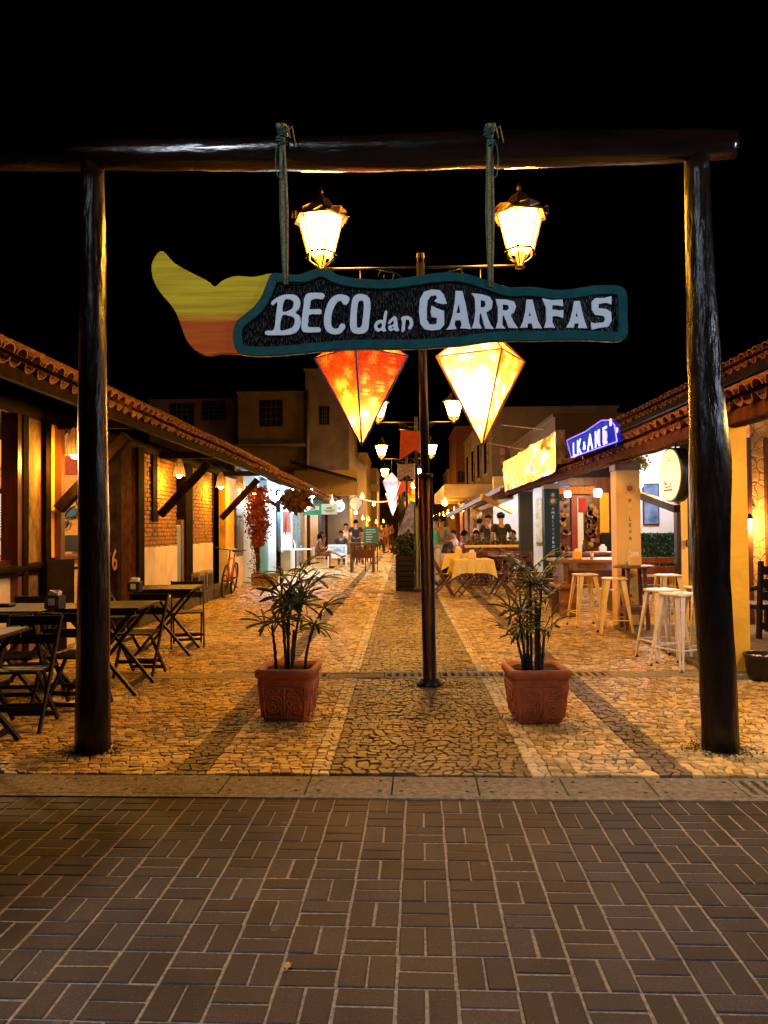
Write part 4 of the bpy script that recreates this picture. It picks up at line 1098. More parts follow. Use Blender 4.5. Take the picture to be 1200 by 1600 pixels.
def gallery_roof(name, label, side, Xe, Ze, slope, rows_, Y0, Y1, Yind, mt_, pitch=.225, seed=1, beam=True):
    """side -1 = left of the alley; tiles run up and away from the alley"""
    r = random.Random(seed); t = thing(name, label, 'tiled roof', (side * Xe, Y0, Ze))
    up = V((side * cos(slope), 0, sin(slope))); nz = V((-side * sin(slope), 0, cos(slope))); yy = nz.cross(up)
    base = Matrix((up, yy, nz)).transposed()
    MU, MD_ = tile_mesh(mt_, True), tile_mesh(mt_, False)
    st = MB(); n = int((Y1 - Y0) / pitch); step = .34; sag = [0]
    for i in range(n): sag.append(sag[-1] * .93 + r.uniform(-.006, .006))
    for k in range(rows_):
        for i in range(n):
            for up_ in (False, True):
                y = Y0 + (i + (.5 if up_ else 0)) * pitch; lift = (.030 if up_ else -.012) + k * .012
                p = up * (k * step + r.uniform(-.02, .02) - (.0 if up_ else .03)) + nz * (lift + sag[i]) + V((0, y - Y0, 0))
                tilt = Matrix.Rotation(r.uniform(-.05, .05), 3, 'Z') @ Matrix.Rotation(-.025 + r.uniform(-.015, .02), 3, 'Y')
                M3 = base @ tilt
                if k < 2 and y < Yind:
                    o = place('roof_tile', MU if up_ else MD_, t); Mx = M3.to_4x4(); Mx.translation = p; o.matrix_local = Mx
                elif k < 2 or y < 30 or not up_ or True:
                    me = MU if up_ else MD_
                    nn = len(me.vertices)
                    st.add([M3 @ v.co + p for v in me.vertices], [tuple(q.vertices) for q in me.polygons])
    st.build('upper_roof_tiles', mt_, t, fix=False, kind='stuff')
    W_ = rows_ * step + .1
    b = MB(); Lr = Y1 - Y0
    a0 = up * .03 - nz * .10; 
    b.add([a0 + V((0, 0, 0)), a0 + up * W_, a0 + up * W_ + V((0, Lr, 0)), a0 + V((0, Lr, 0)),
           a0 - nz * .02, a0 + up * W_ - nz * .02, a0 + up * W_ - nz * .02 + V((0, Lr, 0)), a0 - nz * .02 + V((0, Lr, 0))],
          [(0, 1, 2, 3), (7, 6, 5, 4), (0, 4, 5, 1), (1, 5, 6, 2), (2, 6, 7, 3), (3, 7, 4, 0)])
    b.build('roof_boards', MAT_MATTE, t)
    y = 0.1; 
    while y < min(Lr, 32):
        b = MB(); b.bar(a0 - nz * .06 + V((0, y, 0)) + up * .02, a0 - nz * .06 + V((0, y, 0)) + up * (W_ - .05), .06, .075); b.build('rafter', MAT_MATTE, t); y += .62
    b = MB(); b.bar(V((side * .05, -.05, -.125)), V((side * .05, Lr, -.125)), .06, .11); b.build('fascia_board', MAT_MATTE_RED if side > 0 and Yind > 0 else MAT_MATTE, t)
    return t
LX, LZ = 3.10, 1.4 + 3.10 * .453
gallery_roof('gallery_roof', 'long clay tiled gallery roof over the dark tables and the brick front', -1, LX, LZ, R(25.6), 4, 4.95, 19.2, 19.0, MAT_TILE, seed=3)
gallery_roof('gallery_roof', 'clay tiled gallery roof over the far shops with white lights', -1, LX + .02, LZ - .03, R(25.8), 4, 19.25, 62, 0, MAT_TILE, seed=4)
RX, RZ = 2.78, 1.4 + 2.78 * .375
gallery_roof('gallery_roof', 'red clay tiled gallery roof over the bar stools, under the blue neon sign', 1, RX, RZ, R(21.5), 4, 5.0, 20.6, 17.0, MAT_TILE_RED, seed=5)
gallery_roof('gallery_roof', 'clay tiled gallery roof over the yellow cloth tables', 1, RX + .03, RZ - .04, R(21.5), 4, 20.7, 60, 0, MAT_TILE_RED, seed=6)
gallery_roof('upper_tiled_roof', 'higher dark red tiled roof behind the blue neon sign', 1, 4.25, RZ + 1.0, R(22), 3, 7.5, 20.0, 0, MAT_TILE_RED, seed=8)

# ================================================================== LEFT SIDE
WX = -4.1
def YL(px): return AX(px, 880, WX).y
lb = thing('restaurant_building', 'low restaurant front with exposed brick, white base and dark posts', 'building', (WX, 5, 0))
o5 = V((WX, 5, 0))
def lbox(name, y0, y1, z0, z1, x0, x1, mt_, bev=0, parent=None, **k):
    b = MB(); b.box(V(((x0 + x1) / 2, (y0 + y1) / 2, (z0 + z1) / 2)) - (o5 if parent is None else V((0, 0, 0))), (abs(x1 - x0), abs(y1 - y0), abs(z1 - z0)), bev=bev)
    return b.build(name, mt_, lb if parent is None else parent, **k)
# brick panels
def brick_panel(y0, y1, z0, z1):
    b = MB(); r = random.Random(int(y0 * 10)); z = z0; k = 0
    while z < z1 - .02:
        h = .062; y = y0 - (.11 if k % 2 else 0) 
        while y < y1:
            a, c = max(y, y0), min(y + .218, y1)
            if c - a > .03:
                pr = r.uniform(.0, .016)
                b.box(V((WX + .006 + pr / 2, (a + c) / 2, z + h / 2)) - o5, (.02 + pr, c - a - .011, h - .012))
            y += .23
        z += h + .008; k += 1
    lbox('brick_backing', y0, y1, z0, z1, WX - .15, WX, mat('sandy_wall_mortar', (.32, .17, .06), .9, ns=20))
    b.build('brickwork', MAT_BRICK, lb, fix=False, kind='stuff')
def dado(y0, y1): lbox('white_base_wall', y0, y1, 0, 1.13, WX - .16, WX + .035, MAT_PLASTER_W, .012)
for a, c in ((217, 250), (250, 274), (296, 330)):
    brick_panel(YL(a), YL(c), 1.1, 2.62); dado(YL(a), YL(c) - (0.01 if c == 250 else 0))
def post_l(pa, pb_, mt_, z1=2.7, x0=WX - .12, x1=WX + .07, z0=0):
    lbox('post', YL(pa), YL(pb_), z0, z1, x0, x1, mt_, .01)
post_l(183, 207, MAT_MATTE_RED, x1=WX + .05); post_l(208, 217, MAT_MATTE, x1=WX + .09)
post_l(274, 280, MAT_BLUE, x1=WX + .03, z1=1.5); post_l(280.5, 284.5, MAT_BROWNWOOD, x1=WX + .04, z1=1.6); post_l(285, 296, MAT_MATTE)
post_l(234, 241, MAT_MATTE, z0=1.55, x1=WX + .06)
lbox('dark_door', YL(331), YL(352), 0, 2.6, WX - .5, WX - .42, MAT_MATTE)
lbox('door_jamb', YL(330.5), YL(333), 0, 2.6, WX - .40, WX + .02, MAT_MATTE)
lbox('yellow_wall', YL(353), YL(379), .96, 2.65, WX - .16, WX, MAT_PLASTER_Y)
lbox('white_base_wall', YL(353), YL(381), 0, .95, WX - .16, WX + .05, MAT_PLASTER_W, .01)
wnd = lbox('window', YL(366), YL(377), .75, 2.1, WX - .02, WX + .06, MAT_BLACK)
# interior (open front with posts)
YB = 12.0
lbox('interior_wall', YB, YB + .12, 0, 2.9, -8.5, WX - .16, MAT_PLASTER_O)
lbox('interior_back_wall', 4.0, YB, 0, 2.9, -8.6, -8.5, MAT_PLASTER_O)
lbox('interior_floor', 4.8, YB, 0, .16, -8.5, WX - .1, MAT_REDWOOD)
lbox('ceiling', 4.0, YB, 2.86, 2.9, -8.5, WX - .1, MAT_MATTE)
def inr(name, pa, pb_, ya, yb, mt_, d=0.0, th=.05, parent=None):   # piece on the interior wall, measured at its depth
    a = AT(pa, yb, YB - .03 - d); c = AT(pb_, ya, YB - .03 - d)
    b = MB(); b.box((a + c) / 2 - o5, (abs(c.x - a.x), th, abs(c.z - a.z))); return b.build(name, mt_, lb)
inr('brick_frieze', -30, 19, 726, 762, MAT_BRICK)
inr('dark_lintel', -30, 19, 763, 770, MAT_MATTE, .03)
inr('white_wall_panel', -30, 19, 772, 868, mat('blue_white_paint', (.42, .47, .66), .7, na=.08))
sh = inr('louvred_shutter', -30, 16, 788, 842, mat('pale_blue_shutter', (.38, .43, .62), .6, na=.1), .05)
for k in range(12): inr('shutter_slat', -30, 15, 789.5 + k * 4.4, 791.5 + k * 4.4, MAT_WHITE, .09, .02)
inr('dark_top_rail', -40, 20, 640, 652, MAT_MATTE, .1)
# mural of a blue bird on the orange wall
inr('red_painted_field', 96, 122, 706, 742, mat('brick_red_paint', (.40, .055, .012), .7), .01)
MB_ = mat('mural_blue_paint', (.01, .10, .22), .6); MK = mat('mural_black_line', (.012, .01, .01), .6)
def mural(name, P, mt_, d=.02):
    Q = [AT(x, y, YB - .06 - d) - o5 for x, y in P]; n = len(Q); b = MB()
    b.add(Q + [q + V((0, .02, 0)) for q in Q], [tuple(range(n)), tuple(range(2 * n - 1, n - 1, -1))] + [(i, (i + 1) % n, n + (i + 1) % n, n + i) for i in range(n)]); return b.build(name, mt_, lb)
mural('painted_bird_wing', [(100, 808), (104, 800), (110, 795), (117, 793), (121, 798), (117, 806), (108, 808)], MB_)
mural('painted_bird_tail', [(96, 818), (100, 815), (108, 813), (104, 818), (98, 824)], MB_)
def mline(P, w=.012):
    b = MB(); b.tube([AT(x, y, YB - .09) - o5 for x, y in P], w, 5); b.build('painted_line', MK, lb)
mline([(97, 822), (99, 812), (104, 800), (110, 794), (118, 791)]); mline([(100, 810), (108, 809), (117, 807)]); mline([(121, 790), (117, 775), (122, 765)]); mline([(97, 826), (103, 824), (107, 815)])
inr('dark_bench_back', 95, 130, 836, 862, MAT_BLACK, .3, .1)
# open front: posts, sill, rails
post_l(19, 26, MAT_REDWOOD, x1=WX + .06); post_l(26.5, 35, MAT_MATTE); post_l(35.5, 54, MAT_OLDWOOD, x1=WX + .04); post_l(54.5, 62, MAT_BROWNWOOD, x1=WX + .02); post_l(62.5, 71, MAT_MATTE, x1=WX + .07)
post_l(73, 88, MAT_PLASTER_Y, x1=WX - .02); post_l(89, 95, MAT_REDWOOD, x1=WX + .05); post_l(176, 182, MAT_MATTE)
lbox('counter_sill', 5.0, YL(182), 1.045, 1.10, WX - .36, WX - .02, MAT_REDWOOD, .008)
lbox('low_white_wall', 5.0, YL(120), 0, .925, WX - .15, WX - .02, MAT_PLASTER_W)
b = MB(); P = [V((WX + .03, y, 1.01 + .008 * sin(y * 3))) - o5 for y in [5 + k * .15 for k in range(int((YL(120) - 5) / .15))]]; b.tube(P, [.052 + .005 * sin(k * 1.7) for k in range(len(P))], 10); b.build('rail_log', MAT_MATTE, lb)
lbox('rail_underbeam', 5.0, YL(120), .927, .957, WX - .1, WX + .06, MAT_MATTE)
lbox('dark_panel', YL(53), YL(97), .52, 1.07, WX + .10, WX + .15, MAT_MATTE)
lbox('wide_dark_post', YL(60), YL(93), 0, .9, WX - .01, WX + .09, MAT_MATTE)
b = MB(); P = [V((WX + .02, y, 2.74)) - o5 for y in [4.9 + k * .3 for k in range(47)]]; b.tube(P, [.095 + .01 * sin(k * 1.3) for k in range(len(P))], 10); b.build('wall_plate_log', MAT_MATTE, lb)
for y in (8.95, 12.75, 17.1):
    b = MB(); b.bar(V((WX + .06, y, 1.66)) - o5, V((-LX - .12, y, 2.52)) - o5, .10, .13, bev=.01); b.build('roof_brace', MAT_MATTE, lb)
    b = MB(); b.bar(V((WX + .06, y, 2.66)) - o5, V((-LX - .06, y, 2.66)) - o5, .09, .11); b.build('tie_beam', MAT_MATTE, lb)
# poster with large numeral on the door leaf behind the gate post
b = MB(); y0, y1 = YL(176), YL(182.5)
text('poster_numeral', '6', .42, mat('poster_orange', (.42, .16, .04), .7), AX(179, 877, WX + .10) - o5 + V((0, 0, 0)), (0, 1, 0), (0, 0, 1), lb, .01)
# plinth of rubble stone along the wall, boxes standing on it
b = MB(); r = random.Random(4); y = YL(186)
while y < YL(336):
    l = r.uniform(.35, .6); b.box(V((WX + .16 + r.uniform(-.02, .02), y + l / 2, .10)) - o5, (.30, l - .012, .26 + r.uniform(-.02, .02)), bev=.02); y += l
b.build('stone_plinth', mat('dark_rubble_stone', (.10, .075, .05), .9, ns=12, na=.5, bump=.8, bs=25), lb)
for i, px in enumerate((311, 323)):
    p = AX(px, 910, WX + .16); t = thing('junction_box', ['square stone-clad utility box with a black door, nearer the tables', 'square stone-clad utility box, nearer the bicycle'][i], 'utility box', (WX + .15, p.y, .22), 0, 'utility boxes on the stone plinth')
    b = MB(); b.box((0, 0, .19), (.16, .42, .36), bev=.025); b.build('box_body', MAT_DCONC, t)
    b = MB(); b.box((.085, 0, .18), (.02, .30, .25), bev=.004); b.box((0, -.215, .18), (.1, .02, .2)); b.build('door', MAT_BLACK, t)
lamp('interior_ceiling_light', (-5.6, 9.0, 2.5), 420, (1, .60, .24), .12)
lamp('interior_window_light', (-6.9, 10.9, 2.2), 30, (.9, .95, 1), .12)

# wicker pendant lamps under the eave
MAT_WICK = mat('woven_wicker', (.50, .27, .08), .8, ns=30, na=.5, bump=.6, bs=80, transl=.45, stretch=(1, 1, 3))
def pendant(loc, label, s=1.0, power=16):
    t = thing('pendant_lamp', label, 'pendant lamp', loc, 0, 'wicker pendant lamps under the gallery roof'); t.scale = (s,) * 3
    b = MB(); b.lathe((0, 0, 0), [(.105, -.17), (.10, -.15), (.085, -.05), (.062, .06), (.045, .12), (.03, .14)], 16); b.build('shade', MAT_WICK, t)
    for f in b.f[-2:]: pass
    b = MB()
    for k in range(12):
        a = 2 * pi * k / 12; b.tube([(.108 * cos(a), .108 * sin(a), -.18), (.088 * cos(a), .088 * sin(a), -.05), (.048 * cos(a), .048 * sin(a), .12)], .0032, 4)
    b.build('shade_ribs', MAT_BROWNWOOD, t)
    b = MB(); b.cyl((0, 0, .13), (0, 0, .36), .005, n=6); b.cyl((0, 0, .12), (0, 0, .16), .02, n=8); b.build('cord', MAT_BLACK, t)
    b = MB(); b.ball((0, 0, -.165), .052, 10, sz=1.0); b.build('bulb', glow('pendant_bulb', (1, .66, .26), 45), t)
    lamp('pendant_light', V(loc) + V((0, 0, -.25 * s)), power, WARM, .05)
    return t
for i, (px, py, lb_) in enumerate([(117, 688, 'wicker pendant lamp half hidden beside the tall gate post'), (280, 727, 'wicker pendant lamp hanging before the first brick panel'),
                                  (345, 748, 'wicker pendant lamp hanging before the dark doorway'), (374, 753, 'wicker pendant lamp between the doorway lamp and the vine'), (397, 760, 'wicker pendant lamp hanging over the red vine')]):
    p = AX(px, py, -3.77); pendant((p.x, p.y, p.z), lb_, 1.0, 80)
p = AX(107, 690, -4.3); b = MB(); b.lathe((0, 0, 0), [(.11, -.14), (.08, -.02), (.03, .10), (.02, .11)], 12); b.cyl((0, 0, .1), (0, 0, .42), .004, n=5)
tag(b.build('unlit_pendant_lamp', MAT_WICK, None, (p.x, p.y, p.z)), 'unlit wicker pendant lamp behind the lit one at the gate post', 'pendant lamp')

# ---- orange bicycle
def bicycle():
    p0 = AX(347, 934, -3.62); p0 = G(348, 934); t = thing('bicycle', 'orange bicycle leaning by the dark doorway, seen from its front', 'bicycle', (p0.x, p0.y + .05, 0), R(92)); 
    tilt = Matrix.Rotation(R(7), 4, 'X')
    MO = mat('orange_bike_paint', (.62, .085, .012), .3, na=.1, coat=.3); MR = mat('tyre_rubber', (.012, .012, .012), .7)
    def T_(q): return tilt @ V(q)
    for nm, cx in (('front_wheel', 0), ('rear_wheel', 1.03)):
        b = MB(); b.tube([T_((cx + .33 * cos(a), 0, .345 + .33 * sin(a))) for a in [2 * pi * k / 32 for k in range(32)]], .022, 8, closed=True); w = b.build(nm, MR, t)
        b = MB(); b.tube([T_((cx + .30 * cos(a), 0, .345 + .30 * sin(a))) for a in [2 * pi * k / 32 for k in range(32)]], .009, 6, closed=True)
        for k in range(16):
            a = 2 * pi * k / 16; b.tube([T_((cx, .02 * (-1) ** k, .345)), T_((cx + .3 * cos(a), 0, .345 + .3 * sin(a)))], .0014, 3)
        b.cyl(T_((cx, -.04, .345)), T_((cx, .04, .345)), .02, n=8); b.build('rim', MAT_COPPER, w)
    bb = (.60, 0, .30); hd = (.16, 0, .80); hd2 = (.11, 0, .62); st = (.74, 0, .80)
    b = MB()
    for q0, q1, rr in ((hd2, bb, .024), (hd, st, .020), (bb, st, .019), (hd, hd2, .024)): b.tube([T_(q0), T_(q1)], rr, 8)
    for s_ in (-.06, .06): b.tube([T_(bb), T_((1.03, s_, .345))], .011, 6); b.tube([T_(st), T_((1.03, s_, .345))], .010, 6); b.tube([T_(hd2), T_((.04, s_, .5)), T_((0, s_, .345))], .014, 6)
    b.build('frame', MO, t)
    b = MB(); b.tube([T_((.74, 0, .80)), T_((.77, 0, .95))], .014, 6); b.prism([(.62, -.03), (.62, .03), (.80, .07), (.88, .06), (.88, -.06), (.80, -.07)], .05, lambda u, v, w: T_((u, v, .98 - w))); b.build('saddle', MAT_BLACK, t)
    b = MB(); b.tube([T_((.16, 0, .78)), T_((.13, 0, .98))], .015, 6); b.tube([T_((.16, -.33, 1.02)), T_((.12, -.2, .99)), T_((.12, .2, .99)), T_((.16, .33, 1.02))], .013, 6); b.build('handlebar', MAT_BLACK, t)
    b = MB(); b.cyl(T_((.60, -.045, .30)), T_((.60, -.055, .30)), .09, n=16); b.tube([T_((.60, -.07, .30)), T_((.72, -.075, .18))], .01, 5); b.tube([T_((.60, .07, .30)), T_((.48, .075, .42))], .01, 5)
    b.box(T_((.72, -.11, .18)), (.09, .07, .02)); b.box(T_((.48, .11, .42)), (.09, .07, .02)); b.build('crankset', MAT_BLACK, t)
bicycle()

# ---- red vine in a box planter
vp = G(412, 915)
t = thing('box_planter', 'long brown wooden box planter at the foot of the red vine', 'planter', (vp.x, vp.y + .15, 0))
for k in range(3):
    b = MB(); b.box((0, -.16, .06 + k * .095), (.62, .022, .088), bev=.003); b.build('plank', MAT_BROWNWOOD, t)
b = MB(); b.box((-.30, 0, .15), (.022, .30, .29)); b.box((.30, 0, .15), (.022, .30, .29)); b.box((0, .16, .15), (.62, .022, .29)); b.build('box_frame', MAT_BROWNWOOD, t)
b = MB(); b.box((0, 0, .22), (.57, .28, .03)); b.build('soil', MAT_SOIL, t)
vt = thing('red_vine', 'climbing vine with rust red leaves hanging from the eave beside the teal wall', 'vine', (vp.x - .18, vp.y + .15, .24))
b = MB(); r = random.Random(8)
for k in range(3): b.tube([(0, 0, 0), (-.02 + .03 * k, .02, .4), (-.10 + .05 * k, 0, .9), (.0 + .06 * k, .05, 1.5), (.1 * k, .0, 2.1)], [.03, .025, .022, .015, .01], 6)
b.build('stem', MAT_STEM, vt)
b = MB()
for i in range(3400):
    z = r.uniform(.75, 2.25); w = .08 + .20 * max(0, min(1, (z - .7) / .6)); p = V((r.gauss(.02, w * .5), r.gauss(0, .16), z))
    d = V((r.gauss(0, 1), r.gauss(0, 1), r.gauss(-.5, .8))).normalized(); s_ = d.cross(V((r.random(), r.random(), r.random()))).normalized(); l = .075
    b.add([p, p + d * l * .5 + s_ * l * .35, p + d * l, p + d * l * .5 - s_ * l * .35], [(0, 1, 2, 3)])
for i in range(240):
    z = r.uniform(.1, .9); p = V((r.gauss(-.06, .07), r.gauss(0, .08), z)); d = V((r.gauss(0, 1), r.gauss(0, 1), -.5)).normalized(); s_ = d.cross(V((.3, .2, .9))).normalized(); l = .06
    b.add([p, p + d * l * .5 + s_ * l * .35, p + d * l, p + d * l * .5 - s_ * l * .35], [(0, 1, 2, 3)])
b.build('foliage', mat('rust_red_leaf', (.26, .05, .018), .6, ns=8, na=.5, transl=.2), vt, fix=False, kind='stuff')

# ================================================================== LEFT SHOPS FURTHER DOWN
sh_ = thing('teal_shop', 'small shop with teal door and pale walls lit by white lights', 'shop', (WX, 20, 0)); o6 = V((WX, 20, 0))
def sbox(name, pa, pb_, z0, z1, x0, x1, mt_, bev=0):
    y0, y1 = YL(pa), YL(pb_); b = MB(); b.box(V(((x0 + x1) / 2, (y0 + y1) / 2, (z0 + z1) / 2)) - o6, (abs(x1 - x0), abs(y1 - y0), abs(z1 - z0)), bev=bev); return b.build(name, mt_, sh_)
M_PB = mat('pale_blue_wall', (.42, .54, .62), .7, na=.08)
sbox('blue_wall', 382, 401, 0, 2.9, WX - .2, WX - .02, M_PB)
sbox('teal_door', 401, 418, 0, 2.5, WX - .12, WX + .02, MAT_TEAL); sbox('teal_door_panel', 404, 415, .2, 1.1, WX + .02, WX + .05, MAT_TEAL, .01); sbox('dark_door_glass', 404, 415, 1.25, 2.2, WX + .02, WX + .04, MAT_BLACK)
sbox('pale_wall', 418.2, 440, 0, 2.9, WX - .2, WX, M_PB)
sbox('white_wall_edge', 440.2, 449, 0, 2.9, WX - .2, WX + .3, MAT_WHITE)
sbox('upper_wall', 382, 449, 2.5, 3.3, WX - .25, WX - .2, M_PB)
# far left row of shop fronts
fr_ = thing('far_shop_row', 'row of far shop fronts with dark doors under the left tiled roof', 'shop row', (WX, 28, 0)); o7 = V((WX, 28, 0))
def fbox(name, pa, pb_, z0, z1, x0, x1, mt_):
    y0, y1 = YL(pa), YL(pb_); b = MB(); b.box(V(((x0 + x1) / 2, (y0 + y1) / 2, (z0 + z1) / 2)) - o7, (abs(x1 - x0), abs(y1 - y0), abs(z1 - z0))); return b.build(name, mt_, fr_)
fbox('dark_wall', 449.2, 470, 0, 2.9, WX - .4, WX - .2, MAT_MATTE)
for pa, pb_, m_ in ((452, 455, MAT_REDWOOD), (459, 462, MAT_BLUE), (466, 469, MAT_OLDWOOD), (473, 475, MAT_WHITE), (478, 480, MAT_MATTE)): fbox('door_post', pa, pb_, 0, 2.5, WX - .1, WX + .12, m_)
fbox('beige_door', 481, 496, 0, 2.6, WX - .15, WX + .05, mat('beige_door_paint', (.38, .30, .18), .6))
fbox('far_wall', 470.2, 575, 0, 2.9, WX - .5, WX - .16, MAT_PLASTER_G)
for k in range(5): fbox('dark_doorway', 500 + k * 12, 506 + k * 12, 0, 2.3, WX - .15, WX - .02, MAT_BLACK)
for i, (x, y) in enumerate([(-3.75, 23.2), (-3.6, 29.5), (-3.5, 35.5), (-3.2, 41.5), (-3.1, 48), (-3.1, 55)]):
    b = MB(); b.bar((x, y, 0), (x, y, 2.6), .12, .12); b.bar((x, y, 2.1), (x - .7, y, 2.55), .09, .11)
    tag(b.build('gallery_post', MAT_MATTE), ['dark gallery post with brace behind the round silver sign', 'dark gallery post behind the seated woman', 'dark gallery post beside the white armchair bench', 'dark gallery post beside the chalkboard', 'distant gallery post past the chalkboard', 'farthest gallery post on the chalkboard side'][i], 'post', 'gallery posts on the bicycle side')
# palm-thatch bracket decoration
bush('hanging_dry_plant', (-3.05, 21.9, 1.95), .36, .2, .26, 700, mat('dry_brown_frond', (.11, .05, .02), .8, na=.5), 'dry brown drooping plant hanging from the post before the silver sign', 'plant', 44, .22, stem=False)
# white shop lights (visible lit bulbs)
def bulb(loc, r_, power, col, label, mcol=None, s=40, nm='shop_light', group=None, dz=-.0, kind='light'):
    b = MB(); b.ball((0, 0, 0), r_, 12); b.cyl((0, 0, r_ * .8), (0, 0, r_ + .10), r_ * .3, n=8)
    o = tag(b.build(nm, glow('bulb_%s_%d' % ('cool' if col[2] > .8 else 'warm', s), mcol or col, s), None, loc), label, kind, group)
    lamp(nm + '_glow', V(loc) + V((0, -r_ * 1.3 - .05, -r_ * 1.3 - .03)), power, col, .06)
    return o
for i, (px, py, Y, pw) in enumerate([(458, 764, 24.5, 480), (487, 773, 28, 600), (436, 778, 22.5, 70), (584, 788, 48, 120), (556, 801, 40, 200)]):
    p = AT(px, py, Y); bulb((p.x, p.y, p.z), .13 if i < 2 else .09, pw, COOL, ['bright white light above the round silver sign', 'bright white light above the pale blue sign', 'small white light inside the teal shop', 'far white light near the roof end', 'far white light behind the standing man'][i], s=30, group='white shop lights')
for i, (px, py, Y) in enumerate([(599, 815, 60), (588, 816, 52), (576, 812, 50), (567, 810, 44)]):
    p = AT(px, py, Y); bulb((p.x, p.y, p.z), .07, 160, WARM, ['tiny warm light at the very end of the alley', 'warm light far along the alley, second from its end', 'warm light far along the alley before the roof end', 'warm light just past the chalkboard'][i], s=30, group='far warm lights')
p = AT(566, 757 - 20 + 0, 46); p = AT(566, 776, 45); bulb((p.x, p.y, p.z), .12, 120, WARM, 'warm wall light on the yellow upper storey above the far roof', s=30)

# shop signs
def round_sign(px, py, r_, Y, mt_, label, txt=None, tc=None):
    p = AT(px, py, Y); t = thing('round_shop_sign', label, 'sign', p); rr = r_ * Y / F_PX
    b = MB(); b.tube([(0, .05, 0), (0, 0, 0)], [rr, rr], 32); b.build('disc', mt_, t)
    b = MB(); b.tube([(rr * cos(a), -.01, rr * sin(a)) for a in [2 * pi * k / 40 for k in range(40)]], .012, 6, closed=True); b.build('rim', MAT_IRON, t)
    b = MB(); b.cyl((0, .02, rr), (0, .02, rr + .5), .008, n=6); b.build('bracket', MAT_IRON, t)
    if txt:
        for k, (s_, sz, dz) in enumerate(txt): text('lettering', s_, sz * rr, tc, (0, -.014, dz * rr), (1, 0, 0), (0, 0, 1), t, .004)
    return t
rs0 = round_sign(474, 785, 15.5, 24.8, mat('silver_gold_sign', (.42, .36, .26), .35, metal=.5, ns=3, na=.3), 'round silver shop sign with small dark lettering', None)
for k, (w_, dz, dx) in enumerate([(.30, .12, .05), (.26, 0, .1), (.34, -.12, .0)]):
    b = MB(); b.box((dx, -.014, dz), (w_, .008, .028)); b.build('inscription', MAT_BLACK, rs0)
def flat_sign(px0, px1, py0, py1, Y, mt_, label, marks, rz=0):
    a = AT(px0, py1, Y); c = AT(px1, py0, Y); t = thing('shop_sign', label, 'sign', (a + c) / 2, rz); w, h = abs(c.x - a.x), abs(c.z - a.z)
    b = MB(); b.box((0, 0, 0), (w, .05, h), bev=.006); b.build('panel', mt_, t)
    for (x, z, ww, hh, mm) in marks:
        b = MB(); b.box((x * w / 2, -.029, z * h / 2), (ww * w, .008, hh * h)); b.build('printed_line', mm, t)
    b = MB(); b.cyl((-w * .3, 0, h / 2), (-w * .3, 0, h / 2 + .4), .008, n=6); b.cyl((w * .3, 0, h / 2), (w * .3, 0, h / 2 + .4), .008, n=6); b.build('hanger', MAT_IRON, t)
flat_sign(474, 502, 787, 805, 26.5, mat('green_sign_face', (.01, .30, .19), .5, na=.05), 'green rectangular shop sign with a small white emblem', [(.55, .25, .22, .35, MAT_WHITE), (-.2, .3, .4, .08, MAT_WHITE), (-.2, -.1, .5, .08, MAT_WHITE)])
flat_sign(502.5, 527, 787, 804, 27.5, mat('pale_blue_sign_face', (.50, .68, .85), .5, na=.04), 'pale blue rectangular shop sign beside the green one', [(0, .2, .35, .12, MB_), (0, -.2, .7, .07, MB_), (0, -.5, .5, .07, MB_)])
rs1 = round_sign(530, 791, 9.5, 30, MAT_WHITE, 'small round white and blue sign right of the pale blue sign')
b = MB(); b.prism([(-.12, -.03), (.12, -.03), (0, -.16)], .01, lambda u, v, w: V((u, -.02 + w, v))); b.build('blue_wedge', MB_, rs1)
round_sign(556, 787, 10.5, 33, mat('grey_white_sign', (.55, .52, .5), .5), 'round greyish sign farther under the roof')

# ---- background building on the left
def facade(name, label, x0, x1, Y, z1, mt_, depth=8, wins=(), extras=None):
    t = thing(name, label, 'building', ((x0 + x1) / 2, Y, 0)); cx = (x0 + x1) / 2
    b = MB(); b.box((0, depth / 2, z1 / 2), (x1 - x0, depth, z1)); b.build('wall', mt_, t)
    b = MB(); b.box((0, depth / 2, z1 + .06), (x1 - x0 + .16, depth + .16, .12)); b.build('roof_edge', mt_, t)
    for (a, c) in wins:
        ca = (a + c) / 2 - V((cx, Y, 0)); w, h = abs(c.x - a.x), abs(c.z - a.z); ca.y = 0
        b = MB(); b.box(ca + V((0, -.02, 0)), (w + .12, .10, h + .12)); wf = b.build('window', MAT_MATTE, t)
        b = MB(); b.box(ca + V((0, -.05, 0)), (w, .06, h)); b.build('pane', mat('dark_window_glass', (.01, .012, .02), .12), wf)
        b = MB()
        for k in range(1, 4): b.box(ca + V((-w / 2 + k * w / 4, -.10, 0)), (.04, .03, h))
        for k in range(1, 4): b.box(ca + V((0, -.13, -h / 2 + k * h / 4)), (w, .03, .035))
        b.build('glazing_bars', mat('grey_window_bars', (.035, .028, .022), .8), wf)
    return t
BY = 42.0
def zz(py, Y, px=500): return AT(px, py, Y).z
def xx(px, Y): return AT(px, 700, Y).x
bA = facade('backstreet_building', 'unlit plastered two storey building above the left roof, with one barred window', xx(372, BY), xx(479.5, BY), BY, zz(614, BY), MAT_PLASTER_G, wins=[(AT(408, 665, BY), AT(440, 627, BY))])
bB = facade('backstreet_tower', 'taller plastered block with a small window beside the orange diamond lantern', xx(480, BY), xx(546, BY), BY - .6, zz(583, BY), MAT_PLASTER_G, wins=[(AT(501, 662, BY - .6), AT(513, 637, BY - .6))])
